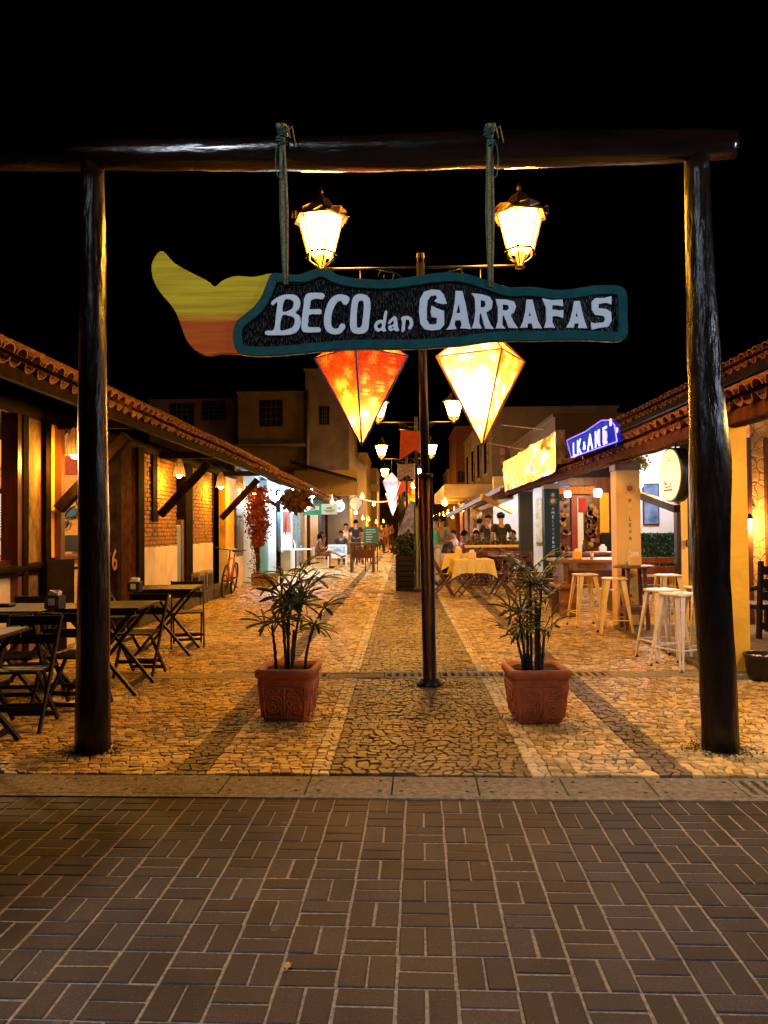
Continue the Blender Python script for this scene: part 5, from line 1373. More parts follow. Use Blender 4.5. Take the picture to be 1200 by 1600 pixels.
facade('dim_back_building', 'very dim reddish building at the back, above the brick wall', xx(238, BY + 2), xx(371, BY), BY + 1.5, zz(617, BY), mat('dim_red_plaster', (.12, .05, .035), .9, ns=.6, na=.3), wins=[(AT(268, 665, BY + 1.5), AT(302, 632, BY + 1.5)), (AT(318, 655, BY + 1.5), AT(352, 628, BY + 1.5))])
b = MB(); b.cyl(AT(481, 740, BY - .75), AT(481, 610, BY - .75), .08, n=8); tag(b.build('drain_pipe', MAT_PLASTER_G), 'vertical drain pipe on the corner of the plastered block', 'pipe')
b = MB(); a = AT(372, 694, BY - .5); c = AT(478, 700, BY - .5); b.box((a + c) / 2, (abs(c.x - a.x), 1.2, .12)); tag(b.build('ledge_canopy', MAT_PLASTER_G), 'flat concrete ledge below the barred window', 'ledge')
a = AT(455, 722, 38); c = AT(557, 750, 38)
b = MB(); b.bar(a, c, 1.2, .10); tag(b.build('lean_to_roof', MAT_MATTE), 'dark thin lean-to roof sloping in front of the plastered block', 'roof')
b = MB(); b.box(((a.x + c.x) / 2, 39, 3.75), (c.x - a.x, .2, 1.3)); tag(b.build('lean_to_wall', MAT_PLASTER_G2), 'pale wall under the thin lean-to roof', 'wall')
yb = facade('balcony_house', 'narrow yellow house front brightly lit above the far roof', xx(546, 50), xx(572, 50), 49.5, zz(712, 50), MAT_PLASTER_G2)
b = MB(); a = AT(545, 709, 48.5); c = AT(574, 735, 48.5); b.bar(a + V((0, 0, .25)), c + V((0, 0, .25)), 2.2, .10); tag(b.build('sloped_tile_canopy', MAT_TILE), 'small sloping tiled canopy over the yellow house front', 'canopy')
yb2 = facade('far_balcony_house', 'dim far house with a projecting balcony near the alley end', xx(572.5, 58), xx(588, 58), 58, zz(735, 58), MAT_PLASTER_G2)
b = MB(); a = AT(572, 768, 56.5); c = AT(592, 758, 56.5); b.box((a + c) / 2, (abs(c.x - a.x), 1.6, .5)); tag(b.build('balcony', MAT_PLASTER_G2), 'projecting concrete balcony of the far house', 'balcony')
facade('alley_end_building', 'dark building closing the far end of the alley', -6, 7, 82, 4.6, mat('dark_end_wall', (.09, .05, .03), .9))
b = MB(); a = AT(604, 848, 70); c = AT(614, 820, 70); b.box((a + c) / 2, (abs(c.x - a.x), .3, abs(c.z - a.z))); tag(b.build('orange_door', mat('orange_door_paint', (.6, .12, .03), .6)), 'bright orange door at the very end of the alley', 'door')

# rows of warm bulbs under both far eaves
k = 0
for side, xs, n_ in ((-1, 3.0, 6), (1, 2.7, 7)):
    for i in range(n_):
        Y = 33 + i * 5.2 + (1.5 if side > 0 else 0); z = 1.4 + xs * (.43 if side < 0 else .34) - .12
        b = MB(); b.ball((0, 0, 0), .085, 10); b.cyl((0, 0, .07), (0, 0, .3), .008, n=5)
        o = b.build('eave_bulb', glow('eave_bulb_glow', (1, .55, .16), 26), None, (side * xs, Y, z))
        tag(o, 'warm bulb under the %s, %s in its row from the camera' % ('far eave, chalkboard side' if side < 0 else 'far eave, pergola side', ['first', 'second', 'third', 'fourth', 'fifth', 'sixth', 'seventh'][i]), 'light', 'warm bulbs under the far eaves')
        if i % 2 == 0: lamp('eave_bulb_light', (side * (xs - .3), Y - .2, z - .1), 110, WARM, .08)

# ================================================================== RIGHT SIDE
CXR = 3.12
def column(pa, pb_, z1, mt_, label, name='column', z0=0):
    a = AX((pa + pb_) / 2, 900, CXR); w = (pb_ - pa) * a.y / F_PX * .97
    t = thing(name, label, 'column', (a.x, a.y, 0), 0, 'square columns under the right gallery roof')
    b = MB(); b.box((0, 0, z1 / 2), (w, w * .8, z1), bev=.008); b.build('shaft', mt_, t)
    b = MB(); b.box((0, 0, z1 + .05), (w * 1.08, w * .86, .10)); b.build('cap_block', MAT_BROWNWOOD, t)
    return t, w
M_TEALC = mat('dark_teal_column_paint', (.006, .026, .034), .6, spec=.15, na=.1)
cream, cw = column(960, 998, 2.18, MAT_PLASTER_C, 'cream square column with a sun emblem and vertical lettering behind the stools')
tealc, tw = column(850, 874, 2.2, M_TEALC, 'dark teal square column with a gold sun and vertical lettering')
blackc, bw = column(812, 833, 2.3, mat('black_rough_column', (.012, .016, .012), .8, bump=1, bs=30), 'black rough column with a lit globe at its top')
yellc, yw = column(1128, 1164, 2.33, MAT_PLASTER_Y, 'plain yellow square column right behind the knotty gate post')
M_INKD = mat('dark_brown_ink', (.05, .02, .012), .6); M_INKF = mat('faint_cream_ink', (.95, .80, .50), .6); M_INKG = mat('gold_ink', (.45, .24, .03), .5); M_INKW = mat('white_ink', (.65, .72, .75), .5)
def vtext(col_, Y_, w, rows__, size):
    d = -w * .4 - .004
    for ch, py, mm in rows__:
        z = AX(col_[0], py, CXR).z; text('letter', ch, size, mm, (0.02, d, z), (1, 0, 0), (0, 0, 1), col_[1], .003)
vtext((979, cream), 0, cw, [('#', 782, M_INKD), ('M', 792, M_INKF), ('E', 802, M_INKF), ('L', 811.5, M_INKD), ('E', 821, M_INKD), ('V', 831, M_INKD), ('A', 841, M_INKD), ('P', 851, M_INKF), ('R', 861, M_INKF), ('O', 871, M_INKF), ('O', 881, M_INKD), ('T', 900, M_INKD), ('I', 920, M_INKD), ('R', 930, M_INKD), ('O', 940, M_INKD)], .072)
vtext((862, tealc), 0, tw, [('#', 795, M_INKG), ('M', 801.5, M_INKW), ('E', 808, M_INKW), ('L', 814.5, M_INKG), ('E', 821, M_INKG), ('V', 827.5, M_INKG), ('A', 834, M_INKG), ('P', 841, M_INKW), ('R', 847.5, M_INKW), ('O', 854, M_INKW), ('C', 860, M_INKG), ('O', 866, M_INKG), ('T', 873, M_INKW), ('I', 886, M_INKW), ('O', 899, M_INKW)], .08)
def sun_icon(parent, w, z, r_, mm):
    b = MB(); d = -w * .4 - .003
    b.tube([(0.02, d, z), (0.02, d - .003, z)], [r_, r_], 20)
    for k in range(14):
        a = 2 * pi * k / 14; c, s_ = cos(a), sin(a)
        b.bar((.02 + c * r_ * 1.25, d - .001, z + s_ * r_ * 1.25), (.02 + c * r_ * (2.0 if k % 2 else 1.7), d - .001, z + s_ * r_ * (2.0 if k % 2 else 1.7)), .004, .010, up=(0, 1, 0))
    b.build('sun_emblem', mm, parent)
sun_icon(cream, cw, AX(976, 764, CXR).z, .042, mat('orange_brown_ink', (.42, .13, .02), .6)); sun_icon(tealc, tw, AX(862, 783, CXR).z, .05, M_INKG); sun_icon(tealc, tw, AX(863, 773, CXR).z, .03, M_INKG)
# beams over the columns
b = MB(); P = [V((CXR, y, 2.40)) for y in [5.2 + k * .4 for k in range(38)]]; b.tube(P, [.09 + .008 * sin(k * 1.9) for k in range(len(P))], 10)
tag(b.build('gallery_beam', MAT_MATTE_RED), 'long reddish log beam carried by the square columns', 'beam')
b = MB(); b.bar((2.86, 11.2, 2.33), (2.86, 17.6, 2.33), .06, .12); tag(b.build('bamboo_valance', mat('pale_bamboo', (.62, .42, .16), .6, ns=10, na=.3, stretch=(1, 1, 6), bump=.4)), 'pale bamboo valance strip under the red tiles beside the teal column', 'valance')
bt = thing('timber_brace', 'dark slanting timber brace between the cream column and the round light box', 'brace', (3.2, 10.9, 0))
b = MB(); a = AT(995, 772, 11.5); c = AT(1058, 795, 10.2); b.bar(a - V((3.2, 10.9, 0)), c - V((3.2, 10.9, 0)), .09, .10); b.build('timber', MAT_DARKWOOD, bt)

# round light box
p = AX(1048, 742, 3.02); t = thing('round_light_box', 'round black-rimmed light box sign glowing cream, hung beside the gate post', 'sign', p, R(4))
b = MB(); b.tube([(-.01, 0, 0), (.12, 0, 0)], [.305, .305], 40); b.build('drum', MAT_BLACK, t)
b = MB(); b.tube([(-.012, 0, 0), (-.018, 0, 0)], [.285, .285], 40); b.build('lit_face', glow('cream_light_face', (1, .56, .20), 1.2), t)
for dy, dz, w_, h_ in ((.03, -.17, .22, .018), (.03, -.135, .16, .014), (.11, -.09, .03, .05), (.06, -.10, .02, .03), (-.04, -.10, .02, .03), (.0, .16, .05, .012)):
    b = MB(); b.box((-.021, dy, dz), (.004, w_, h_)); b.build('printed_mark', mat('brown_print', (.10, .04, .01), .6), t)
b = MB(); b.cyl((.06, 0, .30), (.06, 0, .46), .012, n=8); b.build('hanger', MAT_IRON, t)
lamp('light_box_glow', p + V((-.45, 0, 0)), 10, (1, .72, .38), .25)

# blue neon milk bar sign
NX = 2.68
q = [AX(887, 688, NX), AX(894, 715, NX), AX(966, 690, NX), AX(962, 664, NX), AX(955, 656, NX), AX(941, 657, NX), AX(917, 674, NX)]
c = sum(q, V()) / len(q); t = thing('neon_sign', 'glowing blue neon sign with pale letters LK and AKE on the red tiles', 'sign', c)
b = MB(); n = len(q); b.add([v - c for v in q] + [v - c + V((.045, 0, 0)) for v in q], [tuple(range(n)), tuple(range(2 * n - 1, n - 1, -1))] + [(i, n + i, n + (i + 1) % n, (i + 1) % n) for i in range(n)])
mt = bpy.data.materials.new('blue_lit_panel'); mt.use_nodes = True; nt = mt.node_tree; bs = nt.nodes['Principled BSDF']; bs.inputs['Base Color'].default_value = (.004, .01, .08, 1); bs.inputs['Roughness'].default_value = .9; bs.inputs['Specular IOR Level'].default_value = .05
nz = nt.nodes.new('ShaderNodeTexNoise'); nz.inputs['Scale'].default_value = 3.0; tc = nt.nodes.new('ShaderNodeTexCoord'); nt.links.new(tc.outputs['Object'], nz.inputs[0]); rp = nt.nodes.new('ShaderNodeValToRGB')
e = rp.color_ramp.elements; e[0].position = .4; e[0].color = (.0, .02, .75, 1); e[1].position = .62; e[1].color = (.0, .12, 1, 1); nt.links.new(nz.outputs[0], rp.inputs[0]); nt.links.new(rp.outputs[0], bs.inputs['Emission Color']); bs.inputs['Emission Strength'].default_value = .5
b.build('lit_panel', mt, t)
b = MB(); P = [v - c + V((-.015, 0, 0)) for v in q]; b.tube(P, .008, 6, closed=True, smooth=False); b.build('neon_edge', glow('blue_violet_neon', (.10, .06, 1), 1.4), t)
MG = glow('pale_neon', (.42, .80, 1), 1.3); MP = glow('pink_neon', (.8, .18, .8), .8)
def ntext(s_, px, py, size, stretch_, mm):
    p_ = AX(px, py, NX - .03) - c
    o = text('neon_letter', s_, size, mm, (0, 0, 0), (0, -1, 0), (0, 0, 1), t, .01); o.data.transform(Matrix.Diagonal((1, stretch_, 1, 1))); o.location = p_
for ch, px, py in (('L', 897.5, 704), ('K', 905, 700), ('&', 913, 697), ('A', 922, 692), ('K', 933.5, 687), ('E', 945, 682)):
    ntext(ch, px, py, .33 if ch != '&' else .18, 1.4, MG)
for px, py, rr in ((947, 681, .07), (955, 660, .05), (965, 672, .035)):
    b = MB(); p_ = AX(px, py, NX - .03) - c; b.tube([p_ + V((0, 0, 0)), p_ + V((-.01, 0, 0))], [rr, rr], 12); b.build('pink_dot', MP, t)
b = MB(); p_ = AX(936, 684, NX - .018) - c; b.box(p_, (.006, .10, .20)); b.build('pink_patch', MP, t)
for k in (0, 1):
    b = MB(); y = c.y + (-.9 if k else .9); b.bar(V((NX + .06, y, 2.42)) - c, V((NX + .06, y, 2.62)) - c, .03); b.build('support', MAT_IRON, t)
lamp('neon_glow', (NX - .5, c.y, c.z - .05), 2, (.25, .12, 1), .3); lamp('neon_glow', (NX - .28, c.y + .9, c.z - .3), 1.5, (1, .1, .45), .2)

# crumpled gold vinyl board over the eave
BX = 2.70; qa, qb = AX(787, 722, BX), AX(870, 673, BX); y1, y0 = qa.y, qb.y
t = thing('vinyl_banner_board', 'long crumpled gold vinyl board standing along the eave above the globe light', 'sign board', (BX, y0, RZ)); nU, nV = 46, 14; r = random.Random(3)
zt0, zt1 = AX(870, 673, BX).z, AX(787, 722, BX).z; zb0, zb1 = AX(870, 737, BX).z, AX(790, 768, BX).z
vs = []
from mathutils import noise
for i in range(nU + 1):
    for j in range(nV + 1):
        u, v = i / nU, j / nV; y = y0 + (y1 - y0) * u; z0_, z1_ = zb0 + (zb1 - zb0) * u, zt0 + (zt1 - zt0) * u
        n_ = noise.noise(V((y * 1.3, v * 2.2, 3))) * .07 + noise.noise(V((y * 4, v * 5, 9))) * .03
        vs.append(V((BX + n_, y, z0_ + (z1_ - z0_) * v)) - V((BX, y0, RZ)))
b = MB(); b.add(vs, [(i * (nV + 1) + j, (i + 1) * (nV + 1) + j, (i + 1) * (nV + 1) + j + 1, i * (nV + 1) + j + 1) for i in range(nU) for j in range(nV)], 0, True)
b.build('vinyl_sheet', mat('gold_vinyl', (.30, .20, .06), .24, spec=.6, ns=2, na=.12, bump=.5, bs=6, bd=.05), t)
b = MB(); b.bar((.05, 0, .1), (.05, 0, zt0 - RZ), .04); b.bar((.05, y1 - y0, .1), (.05, y1 - y0, zt1 - RZ), .04); b.bar((.06, 0, zt0 - RZ - .02), (.06, y1 - y0, zt1 - RZ - .02), .04); b.box((.05, -.03, (zt0 - RZ) / 2 + .03), (.16, .02, zt0 - RZ - .04)); b.build('board_frame', MAT_OLDWOOD, t)
lamp('eave_wash_light', (1.9, 14.2, 3.8), 16, (1, .80, .5), .05)

# interior white wall with picture and artificial hedge
def wallbox(name, label, cat, x0, x1, Y, z0, z1, mt_, th=.12):
    b = MB(); b.box(((x0 + x1) / 2, Y + th / 2, (z0 + z1) / 2), (x1 - x0, th, z1 - z0)); return tag(b.build(name, mt_), label, cat)
YW = 14.6
x0, x1 = xx(994, YW), xx(1062, YW)
wallbox('white_wall', 'white lit wall behind the stools with a framed picture on it', 'wall', x0, x1, YW, 0, 2.9, MAT_WHITE)
p = AT(1017, 788, YW - .03); t = thing('framed_picture', 'narrow framed blue grey picture on the white wall', 'picture', p)
b = MB(); b.box((0, 0, 0), (.30, .04, .78), bev=.006); b.build('frame', MAT_BLACK, t); b = MB(); b.box((0, -.022, 0), (.26, .01, .74)); b.build('print', mat('blue_grey_print', (.16, .24, .42), .3, ns=4, na=.5), t)
t = thing('hedge_panel', 'dark green artificial hedge panel low on the white wall', 'hedge', ((x0 + x1) / 2, YW - .10, 0)); za, zb_ = AT(1030, 884, YW).z, AT(1030, 833, YW).z
b = MB(); b.box((0, .06, (za + zb_) / 2), (x1 - x0, .05, zb_ - za)); b.build('backing', MAT_BLACK, t)
b = MB(); r = random.Random(2)
for i in range(2600):
    p = V((r.uniform(-.5, .5) * (x1 - x0), r.uniform(-.05, .05), r.uniform(za, zb_))); d = V((r.gauss(0, 1), r.gauss(-.6, .6), r.gauss(0, 1))).normalized() * .035; s_ = d.cross(V((r.random(), 1, r.random()))).normalized() * .012
    b.add([p, p + d * .5 + s_, p + d, p + d * .5 - s_], [(0, 1, 2, 3)])
b.build('foliage', mat('artificial_hedge_green', (.015, .075, .035), .4, na=.5, ns=20), t, fix=False, kind='stuff')
lamp('white_wall_light', (4.6, 13.3, 2.55), 130, (.74, .83, 1), .08)
# narrow cream posts beside it
for i, (pa, pb_, m_, z1) in enumerate(((1056, 1061, MAT_DARKWOOD, 2.4), (1063, 1073, MAT_PLASTER_C, 2.4), (1075, 1083, MAT_OLDWOOD, 2.4))):
    a = AT((pa + pb_) / 2, 880, 11.6); w = (pb_ - pa) * 11.6 / F_PX; b = MB(); b.box((a.x, 11.6, z1 / 2), (w, .12, z1))
    tag(b.build('slim_post', m_), ['slim dark post at the edge of the hedge panel', 'slim cream post between the hedge and the gate post', 'slim pale wooden post touching the gate post in view'][i], 'post')
a = AT(1075, 849, 11.45); b = MB(); b.box(a, (.05, .05, .11), bev=.006); tag(b.build('wall_socket', MAT_BLACK), 'small black socket box on the slim cream post', 'socket')

# cracked ochre wall with the wall lamp
mt = bpy.data.materials.new('cracked_ochre_plaster'); mt.use_nodes = True; nt = mt.node_tree; N = nt.nodes; L = nt.links; bs = N['Principled BSDF']; bs.inputs['Roughness'].default_value = .75
tc = N.new('ShaderNodeTexCoord'); nz = N.new('ShaderNodeTexNoise'); nz.inputs['Scale'].default_value = 5; nz.inputs['Detail'].default_value = 6; L.new(tc.outputs['Object'], nz.inputs[0])
mxv = N.new('ShaderNodeMix'); mxv.data_type = 'VECTOR'; mxv.inputs[0].default_value = .12; L.new(tc.outputs['Object'], mxv.inputs[4]); L.new(nz.outputs['Color'], mxv.inputs[5])
vo = N.new('ShaderNodeTexVoronoi'); vo.feature = 'DISTANCE_TO_EDGE'; vo.inputs['Scale'].default_value = 6.5; L.new(mxv.outputs[1], vo.inputs['Vector'])
r1 = N.new('ShaderNodeValToRGB'); e = r1.color_ramp.elements; e[0].position = 0; e[0].color = (.09, .035, .01, 1); e[1].position = .022; e[1].color = (.66, .34, .09, 1); L.new(vo.outputs[0], r1.inputs[0])
r2_ = N.new('ShaderNodeValToRGB'); e = r2_.color_ramp.elements; e[0].position = .3; e[0].color = (.65, .55, .45, 1); e[1].position = .7; e[1].color = (1.2, 1.15, 1.1, 1); L.new(nz.outputs[0], r2_.inputs[0])
mx = N.new('ShaderNodeMix'); mx.data_type = 'RGBA'; mx.blend_type = 'MULTIPLY'; mx.inputs[0].default_value = 1; L.new(r1.outputs[0], mx.inputs[6]); L.new(r2_.outputs[0], mx.inputs[7]); L.new(mx.outputs[2], bs.inputs['Base Color'])
n2 = N.new('ShaderNodeTexNoise'); n2.inputs['Scale'].default_value = 12; n2.inputs['Detail'].default_value = 7; L.new(tc.outputs['Object'], n2.inputs[0])
sm = N.new('ShaderNodeMath'); sm.operation = 'MINIMUM'; sm.inputs[1].default_value = .06; L.new(vo.outputs[0], sm.inputs[0]); s2 = N.new('ShaderNodeMath'); s2.operation = 'MULTIPLY_ADD'; s2.inputs[1].default_value = 9; L.new(sm.outputs[0], s2.inputs[0]); L.new(n2.outputs[0], s2.inputs[2])
bp = N.new('ShaderNodeBump'); bp.inputs['Strength'].default_value = .8; bp.inputs['Distance'].default_value = .02; L.new(s2.outputs[0], bp.inputs['Height']); L.new(bp.outputs[0], bs.inputs['Normal'])
YO = 10.7; xo = xx(1172, YO)
wallbox('ochre_wall', 'ochre plaster wall with cracks, lit by a small wall lamp', 'wall', xo, 7.5, YO, 0, 2.9, mt)
b = MB(); a = AT(1168, 830, YO - .06); b.box((a.x, YO - .03, 1.3), (.10, .16, 2.6), bev=.01); tag(b.build('wall_edge_post', MAT_REDWOOD), 'reddish wooden post at the edge of the ochre wall', 'post')
b = MB(); a = AT(1199, 830, YO - .06); b.box((a.x + .02, YO - .03, 1.3), (.05, .1, 2.6), bev=.01); tag(b.build('wall_edge_post', MAT_REDWOOD), 'thin reddish wooden batten on the ochre wall at the photo edge', 'post')
p = AT(1171, 808, YO - .22); t = thing('wall_lamp', 'small lit wall lamp with a flower shaped plaster ornament above it', 'wall lamp', p)
b = MB(); b.lathe((0, 0, 0), [(.045, -.03), (.05, -.01), (.03, .03), (.015, .05)], 12); b.bar((0, 0, .04), (.02, .2, .06), .012); b.build('fitting', MAT_COPPER, t)
b = MB(); b.ball((0, 0, -.045), .04, 12); b.build('bulb', glow('wall_lamp_bulb', (1, .7, .3), 45), t)
b = MB()
for k in range(6): a = 2 * pi * k / 6; b.ball((.10 + .03 * cos(a), .17, .10 + .05 * sin(a)), .022, 8)
b.build('ornament', mt, t)
lamp('wall_lamp_light', p + V((.05, -.02, -.13)), 60, (1, .62, .26), .04)

# warm bulbs under the right roof, hanging lanterns
for i, (px, py, Y, pw, rr) in enumerate([(1027, 727, 11.6, 70, .05), (1000, 757, 12.0, 60, .05), (993, 744, 12.2, 20, .03), (820, 768, 19.6, 170, .10), (810, 790, 26, 200, .08)]):
    p = AT(px, py, Y); bulb((p.x, p.y, p.z), rr, pw, WARM if i < 4 else COOL, ['warm bulb hanging beside the round light box', 'warm bulb hanging against the cream column edge', 'tiny warm bulb with leaves by the cream column', 'lit globe lamp on top of the black rough column', 'white bulb under the far awning'][i], s=34, nm='hanging_bulb', group='bulbs under the right roof')
bush('hanging_plant', tuple(AT(1001, 735, 12.1)), .14, .12, .12, 120, M_FOL, 'small leafy plant hanging with bulbs beside the cream column', 'plant', 61, .07, stem=False)
for i, (px, py, Y) in enumerate([(887, 771, 17.5), (934, 769, 14.4)]):
    p = AT(px, py, Y); t = thing('hanging_lantern', ['white glass lantern hanging beside the dark teal column', 'white glass lantern hanging before the round wooden discs'][i], 'lantern', p, 0, 'white glass hanging lanterns')
    b = MB(); b.lathe((0, 0, 0), [(.06, -.09), (.085, -.06), (.09, .02), (.07, .06), (.03, .07)], 10); b.build('glass_shade', glow('pale_glass_glow', (.8, .85, 1), 1.6), t)
    b = MB()
    for k in range(10): a = 2 * pi * k / 10; b.tube([(.092 * cos(a), .092 * sin(a), .03), (.088 * cos(a), .088 * sin(a), -.06), (.062 * cos(a), .062 * sin(a), -.095)], .004, 4)
    b.cyl((0, 0, .07), (0, 0, .35), .005, n=5); b.build('wire_cage', MAT_BLACK, t)
    lamp('hanging_lantern_glow', p + V((0, -.05, -.18)), 20, (.9, .92, 1), .06)

# red shop interior beyond the columns
YS = 20.2
shp = thing('red_shop', 'reddish wooden shop interior hung with round wooden discs', 'shop', (4.5, YS, 0)); o8 = V((4.5, YS, 0))
def pbox(name, pa, pb_, ya, yb_, Y, mt_, th=.08):
    a, c = AT(pa, yb_, Y), AT(pb_, ya, Y); b = MB(); b.box(((a.x + c.x) / 2 - o8.x, Y + th / 2 - o8.y, (a.z + c.z) / 2), (c.x - a.x, th, c.z - a.z)); return b.build(name, mt_, shp)
pbox('back_wall', 874, 1030, 745, 915, YS, MAT_REDWOOD)
pbox('red_door', 894, 902, 775, 865, YS - .1, mat('red_door_paint', (.30, .03, .015), .5)); pbox('pale_doorway', 903, 911, 778, 862, YS - .1, MAT_WHITE); pbox('red_hanging', 905, 915, 778, 800, YS - .16, mat('bright_red_cloth', (.5, .01, .03), .7))
pbox('yellow_curtain', 938, 951, 770, 835, YS - .14, MAT_PLASTER_Y); pbox('dark_cabinet', 940, 960, 832, 862, YS - .2, MAT_BLACK)
pbox('blue_lintel', 862, 890, 755, 760, YS - 3.0, mat('blue_lit_paint', (.10, .25, .6), .5)); pbox('thatch_valance', 872, 930, 760, 772, YS - .5, mat('orange_thatch', (.5, .16, .03), .8, ns=20, na=.5))
r = random.Random(12)
MD1, MD2 = mat('pale_wood_disc', (.40, .22, .08), .6, ns=8), mat('dark_wood_disc', (.14, .05, .02), .6, ns=8)
for (a0_, a1_) in ((876, 889), (916, 934)):
    for k in range(30):
        px, py = r.uniform(a0_, a1_), r.uniform(775, 862); p = AT(px, py, YS - .12) - o8; rr = r.uniform(.035, .075); b = MB(); b.tube([p, p + V((0, -.04, 0))], [rr, rr], 9); b.build('wooden_disc', MD1 if r.random() < .6 else MD2, shp)
lamp('shop_interior_light', (4.9, 18.4, 2.3), 160, (1, .62, .3), .1)
lamp('shop_interior_light', (4.2, 16.0, 2.1), 14, (.8, .85, 1), .1)
# bright white shop front behind the black column
wallbox('white_shop_front', 'bright white shop front with pale shutters behind the black column', 'shop front', xx(770, 24), xx(872, 24), 24.0, 0, 3.0, MAT_WHITE)
for k, (pa, pb_) in enumerate(((838, 846), (848, 856))):
    a, c = AT(pa, 848, 23.9), AT(pb_, 778, 23.9); b = MB(); b.box(((a + c) / 2), (c.x - a.x, .06, c.z - a.z), bev=.01); tag(b.build('pale_shutter', mat('cream_shutter', (.75, .62, .42), .6)), ['cream shutter nearer the black column', 'cream shutter nearer the teal column'][k], 'shutter')
lamp('shop_front_light', (3.6, 22.2, 2.55), 230, (.96, .97, 1), .1)
lamp('shop_front_light', (4.6, 27.0, 2.7), 300, (.96, .97, 1), .1)

# overhead floor of the right gallery: slatted pergola further on
pg = thing('pergola', 'dark slatted pergola over the far seated diners', 'pergola', (3.2, 27, 0))
for k in range(10):
    b = MB(); b.bar((-.9, k * .55, 2.40), (1.6, k * .55, 2.55), .05, .10); b.build('slat', MAT_DARKWOOD if k % 2 else MAT_OLDWOOD, pg)
for k in (0, 1, 2):
    b = MB(); b.bar((-.75, k * 2.4, 0), (-.75, k * 2.4, 2.4), .10); b.build('post', MAT_BROWNWOOD, pg)
p = AT(745, 804, 24); t = thing('round_paper_lantern', 'large round cream lantern hanging over the seated diners', 'lantern', p)
b = MB(); b.ball((0, 0, 0), .165, 18); b.build('globe', mat('cream_paper', (.8, .62, .35), .7, transl=.3), t); b = MB()
for k in range(5): b.tube([(.168 * cos(a) * cos(k * .63), .168 * cos(a) * sin(k * .63), .168 * sin(a)) for a in [2 * pi * j / 16 for j in range(16)]], .004, 4, closed=True)
b.cyl((0, 0, .16), (0, 0, .5), .005, n=5); b.build('ribs', MAT_BROWNWOOD, t)
lamp('far_seating_light', (2.9, 24.5, 2.35), 330, (1, .66, .34), .1); lamp('far_seating_light', (2.5, 31, 2.3), 150, WARM, .1); lamp('far_seating_light', (2.2, 40, 2.3), 150, WARM, .1)
for i, (px, py, Y, rr) in enumerate([(695, 786, 34, .13), (700, 803, 36, .08), (707, 808, 34, .06), (690, 812, 40, .08)]):
    p = AT(px, py, Y); bulb((p.x, p.y, p.z), rr, 30, WARM, ['warm lamp on the wall over the blue-topped woman', 'small warm bulb below that wall lamp', 'smallest warm bulb beside the cream lantern', 'far warm bulb beside the first lamp post shaft'][i], s=30, nm='far_bulb', group='far warm lights')
# pinnate timber awning beams near the pergola
for i, (a, c) in enumerate([((700, 806), (790, 760)), ((740, 800), (800, 776)), ((800, 800), (752, 775))]):
    b = MB(); b.bar(AT(a[0], a[1], 25 if i < 2 else 23), AT(c[0], c[1], 21.5), .09, .12); tag(b.build('awning_beam', MAT_BROWNWOOD if i < 2 else MAT_PLASTER_C), ['long brown timber beam running up under the far awning', 'short brown timber beam under the far awning', 'pale timber beam crossing before the white shop light'][i], 'beam')

# ---- background buildings, right
fa = facade('cream_corner_building', 'cream two storey corner building with tall windows above the far awning', 4.4, 10.5, 37.5, zz(640, 37.5, 780), MAT_PLASTER_G, depth=16)
for k in range(4):
    y = 39.5 + k * 3.6; b = MB(); b.box((4.4 - 7.45 - .03, y - 37.5, 5.1), (.10, 1.3, 2.1)); w = b.build('window', MAT_OLDWOOD, fa); b = MB(); b.box((4.4 - 7.45 - .08, y - 37.5, 5.1), (.06, 1.05, 1.85)); b.build('pane', mat('dark_window_glass', (.01, .012, .02), .12), w)
b = MB(); a, c = AT(690, 783, 36), AT(781, 750, 36); b.box(((a.x + c.x) / 2 + .1, 41, (a.z + c.z) / 2), (c.x - a.x, 10, .62), bev=.05); tag(b.build('concrete_awning', mat('ochre_concrete', (.50, .36, .16), .8, ns=2, na=.15)), 'thick ochre concrete awning slab jutting over the alley', 'awning')
facade('far_red_building', 'tall narrow dark red building far behind the cream corner building', xx(712, 58), xx(737, 58), 58, zz(668, 58, 720), mat('dark_red_wall', (.16, .05, .03), .9), wins=[(AT(717, 752, 58), AT(722, 738, 58)), (AT(726, 752, 58), AT(731, 738, 58))])
facade('gable_house', 'small far pointed house end left of the dark red building', xx(700, 66), xx(713, 66), 66, zz(735, 66, 706), MAT_PLASTER_G2)
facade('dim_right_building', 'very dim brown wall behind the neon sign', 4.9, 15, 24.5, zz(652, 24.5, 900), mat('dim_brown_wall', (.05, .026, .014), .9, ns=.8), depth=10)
b = MB(); b.tube([AT(784, 664, 28), AT(872, 673, 26)], .025, 6); tag(b.build('sign_pole', MAT_OLDWOOD), 'thin pale horizontal pole above the gold vinyl board', 'pole')
b = MB(); b.tube([AT(762, 692, 30), AT(822, 703, 28)], .02, 6); tag(b.build('sign_pole', MAT_OLDWOOD), 'thin lower pole reaching from the cream building', 'pole')
p = AT(786, 705, 37.3)
for k in range(2):
    b = MB(); b.box((p.x, 37.46, p.z - k * .45), (.22, .05, .32)); b.box((p.x, 37.43, p.z - k * .45), (.12, .03, .18)); tag(b.build('wall_notice', mat('faded_notice', (.30, .16, .09), .8)), ['upper of two small framed notices on the dark flank wall', 'lower of two small framed notices on the dark flank wall'][k], 'notice')

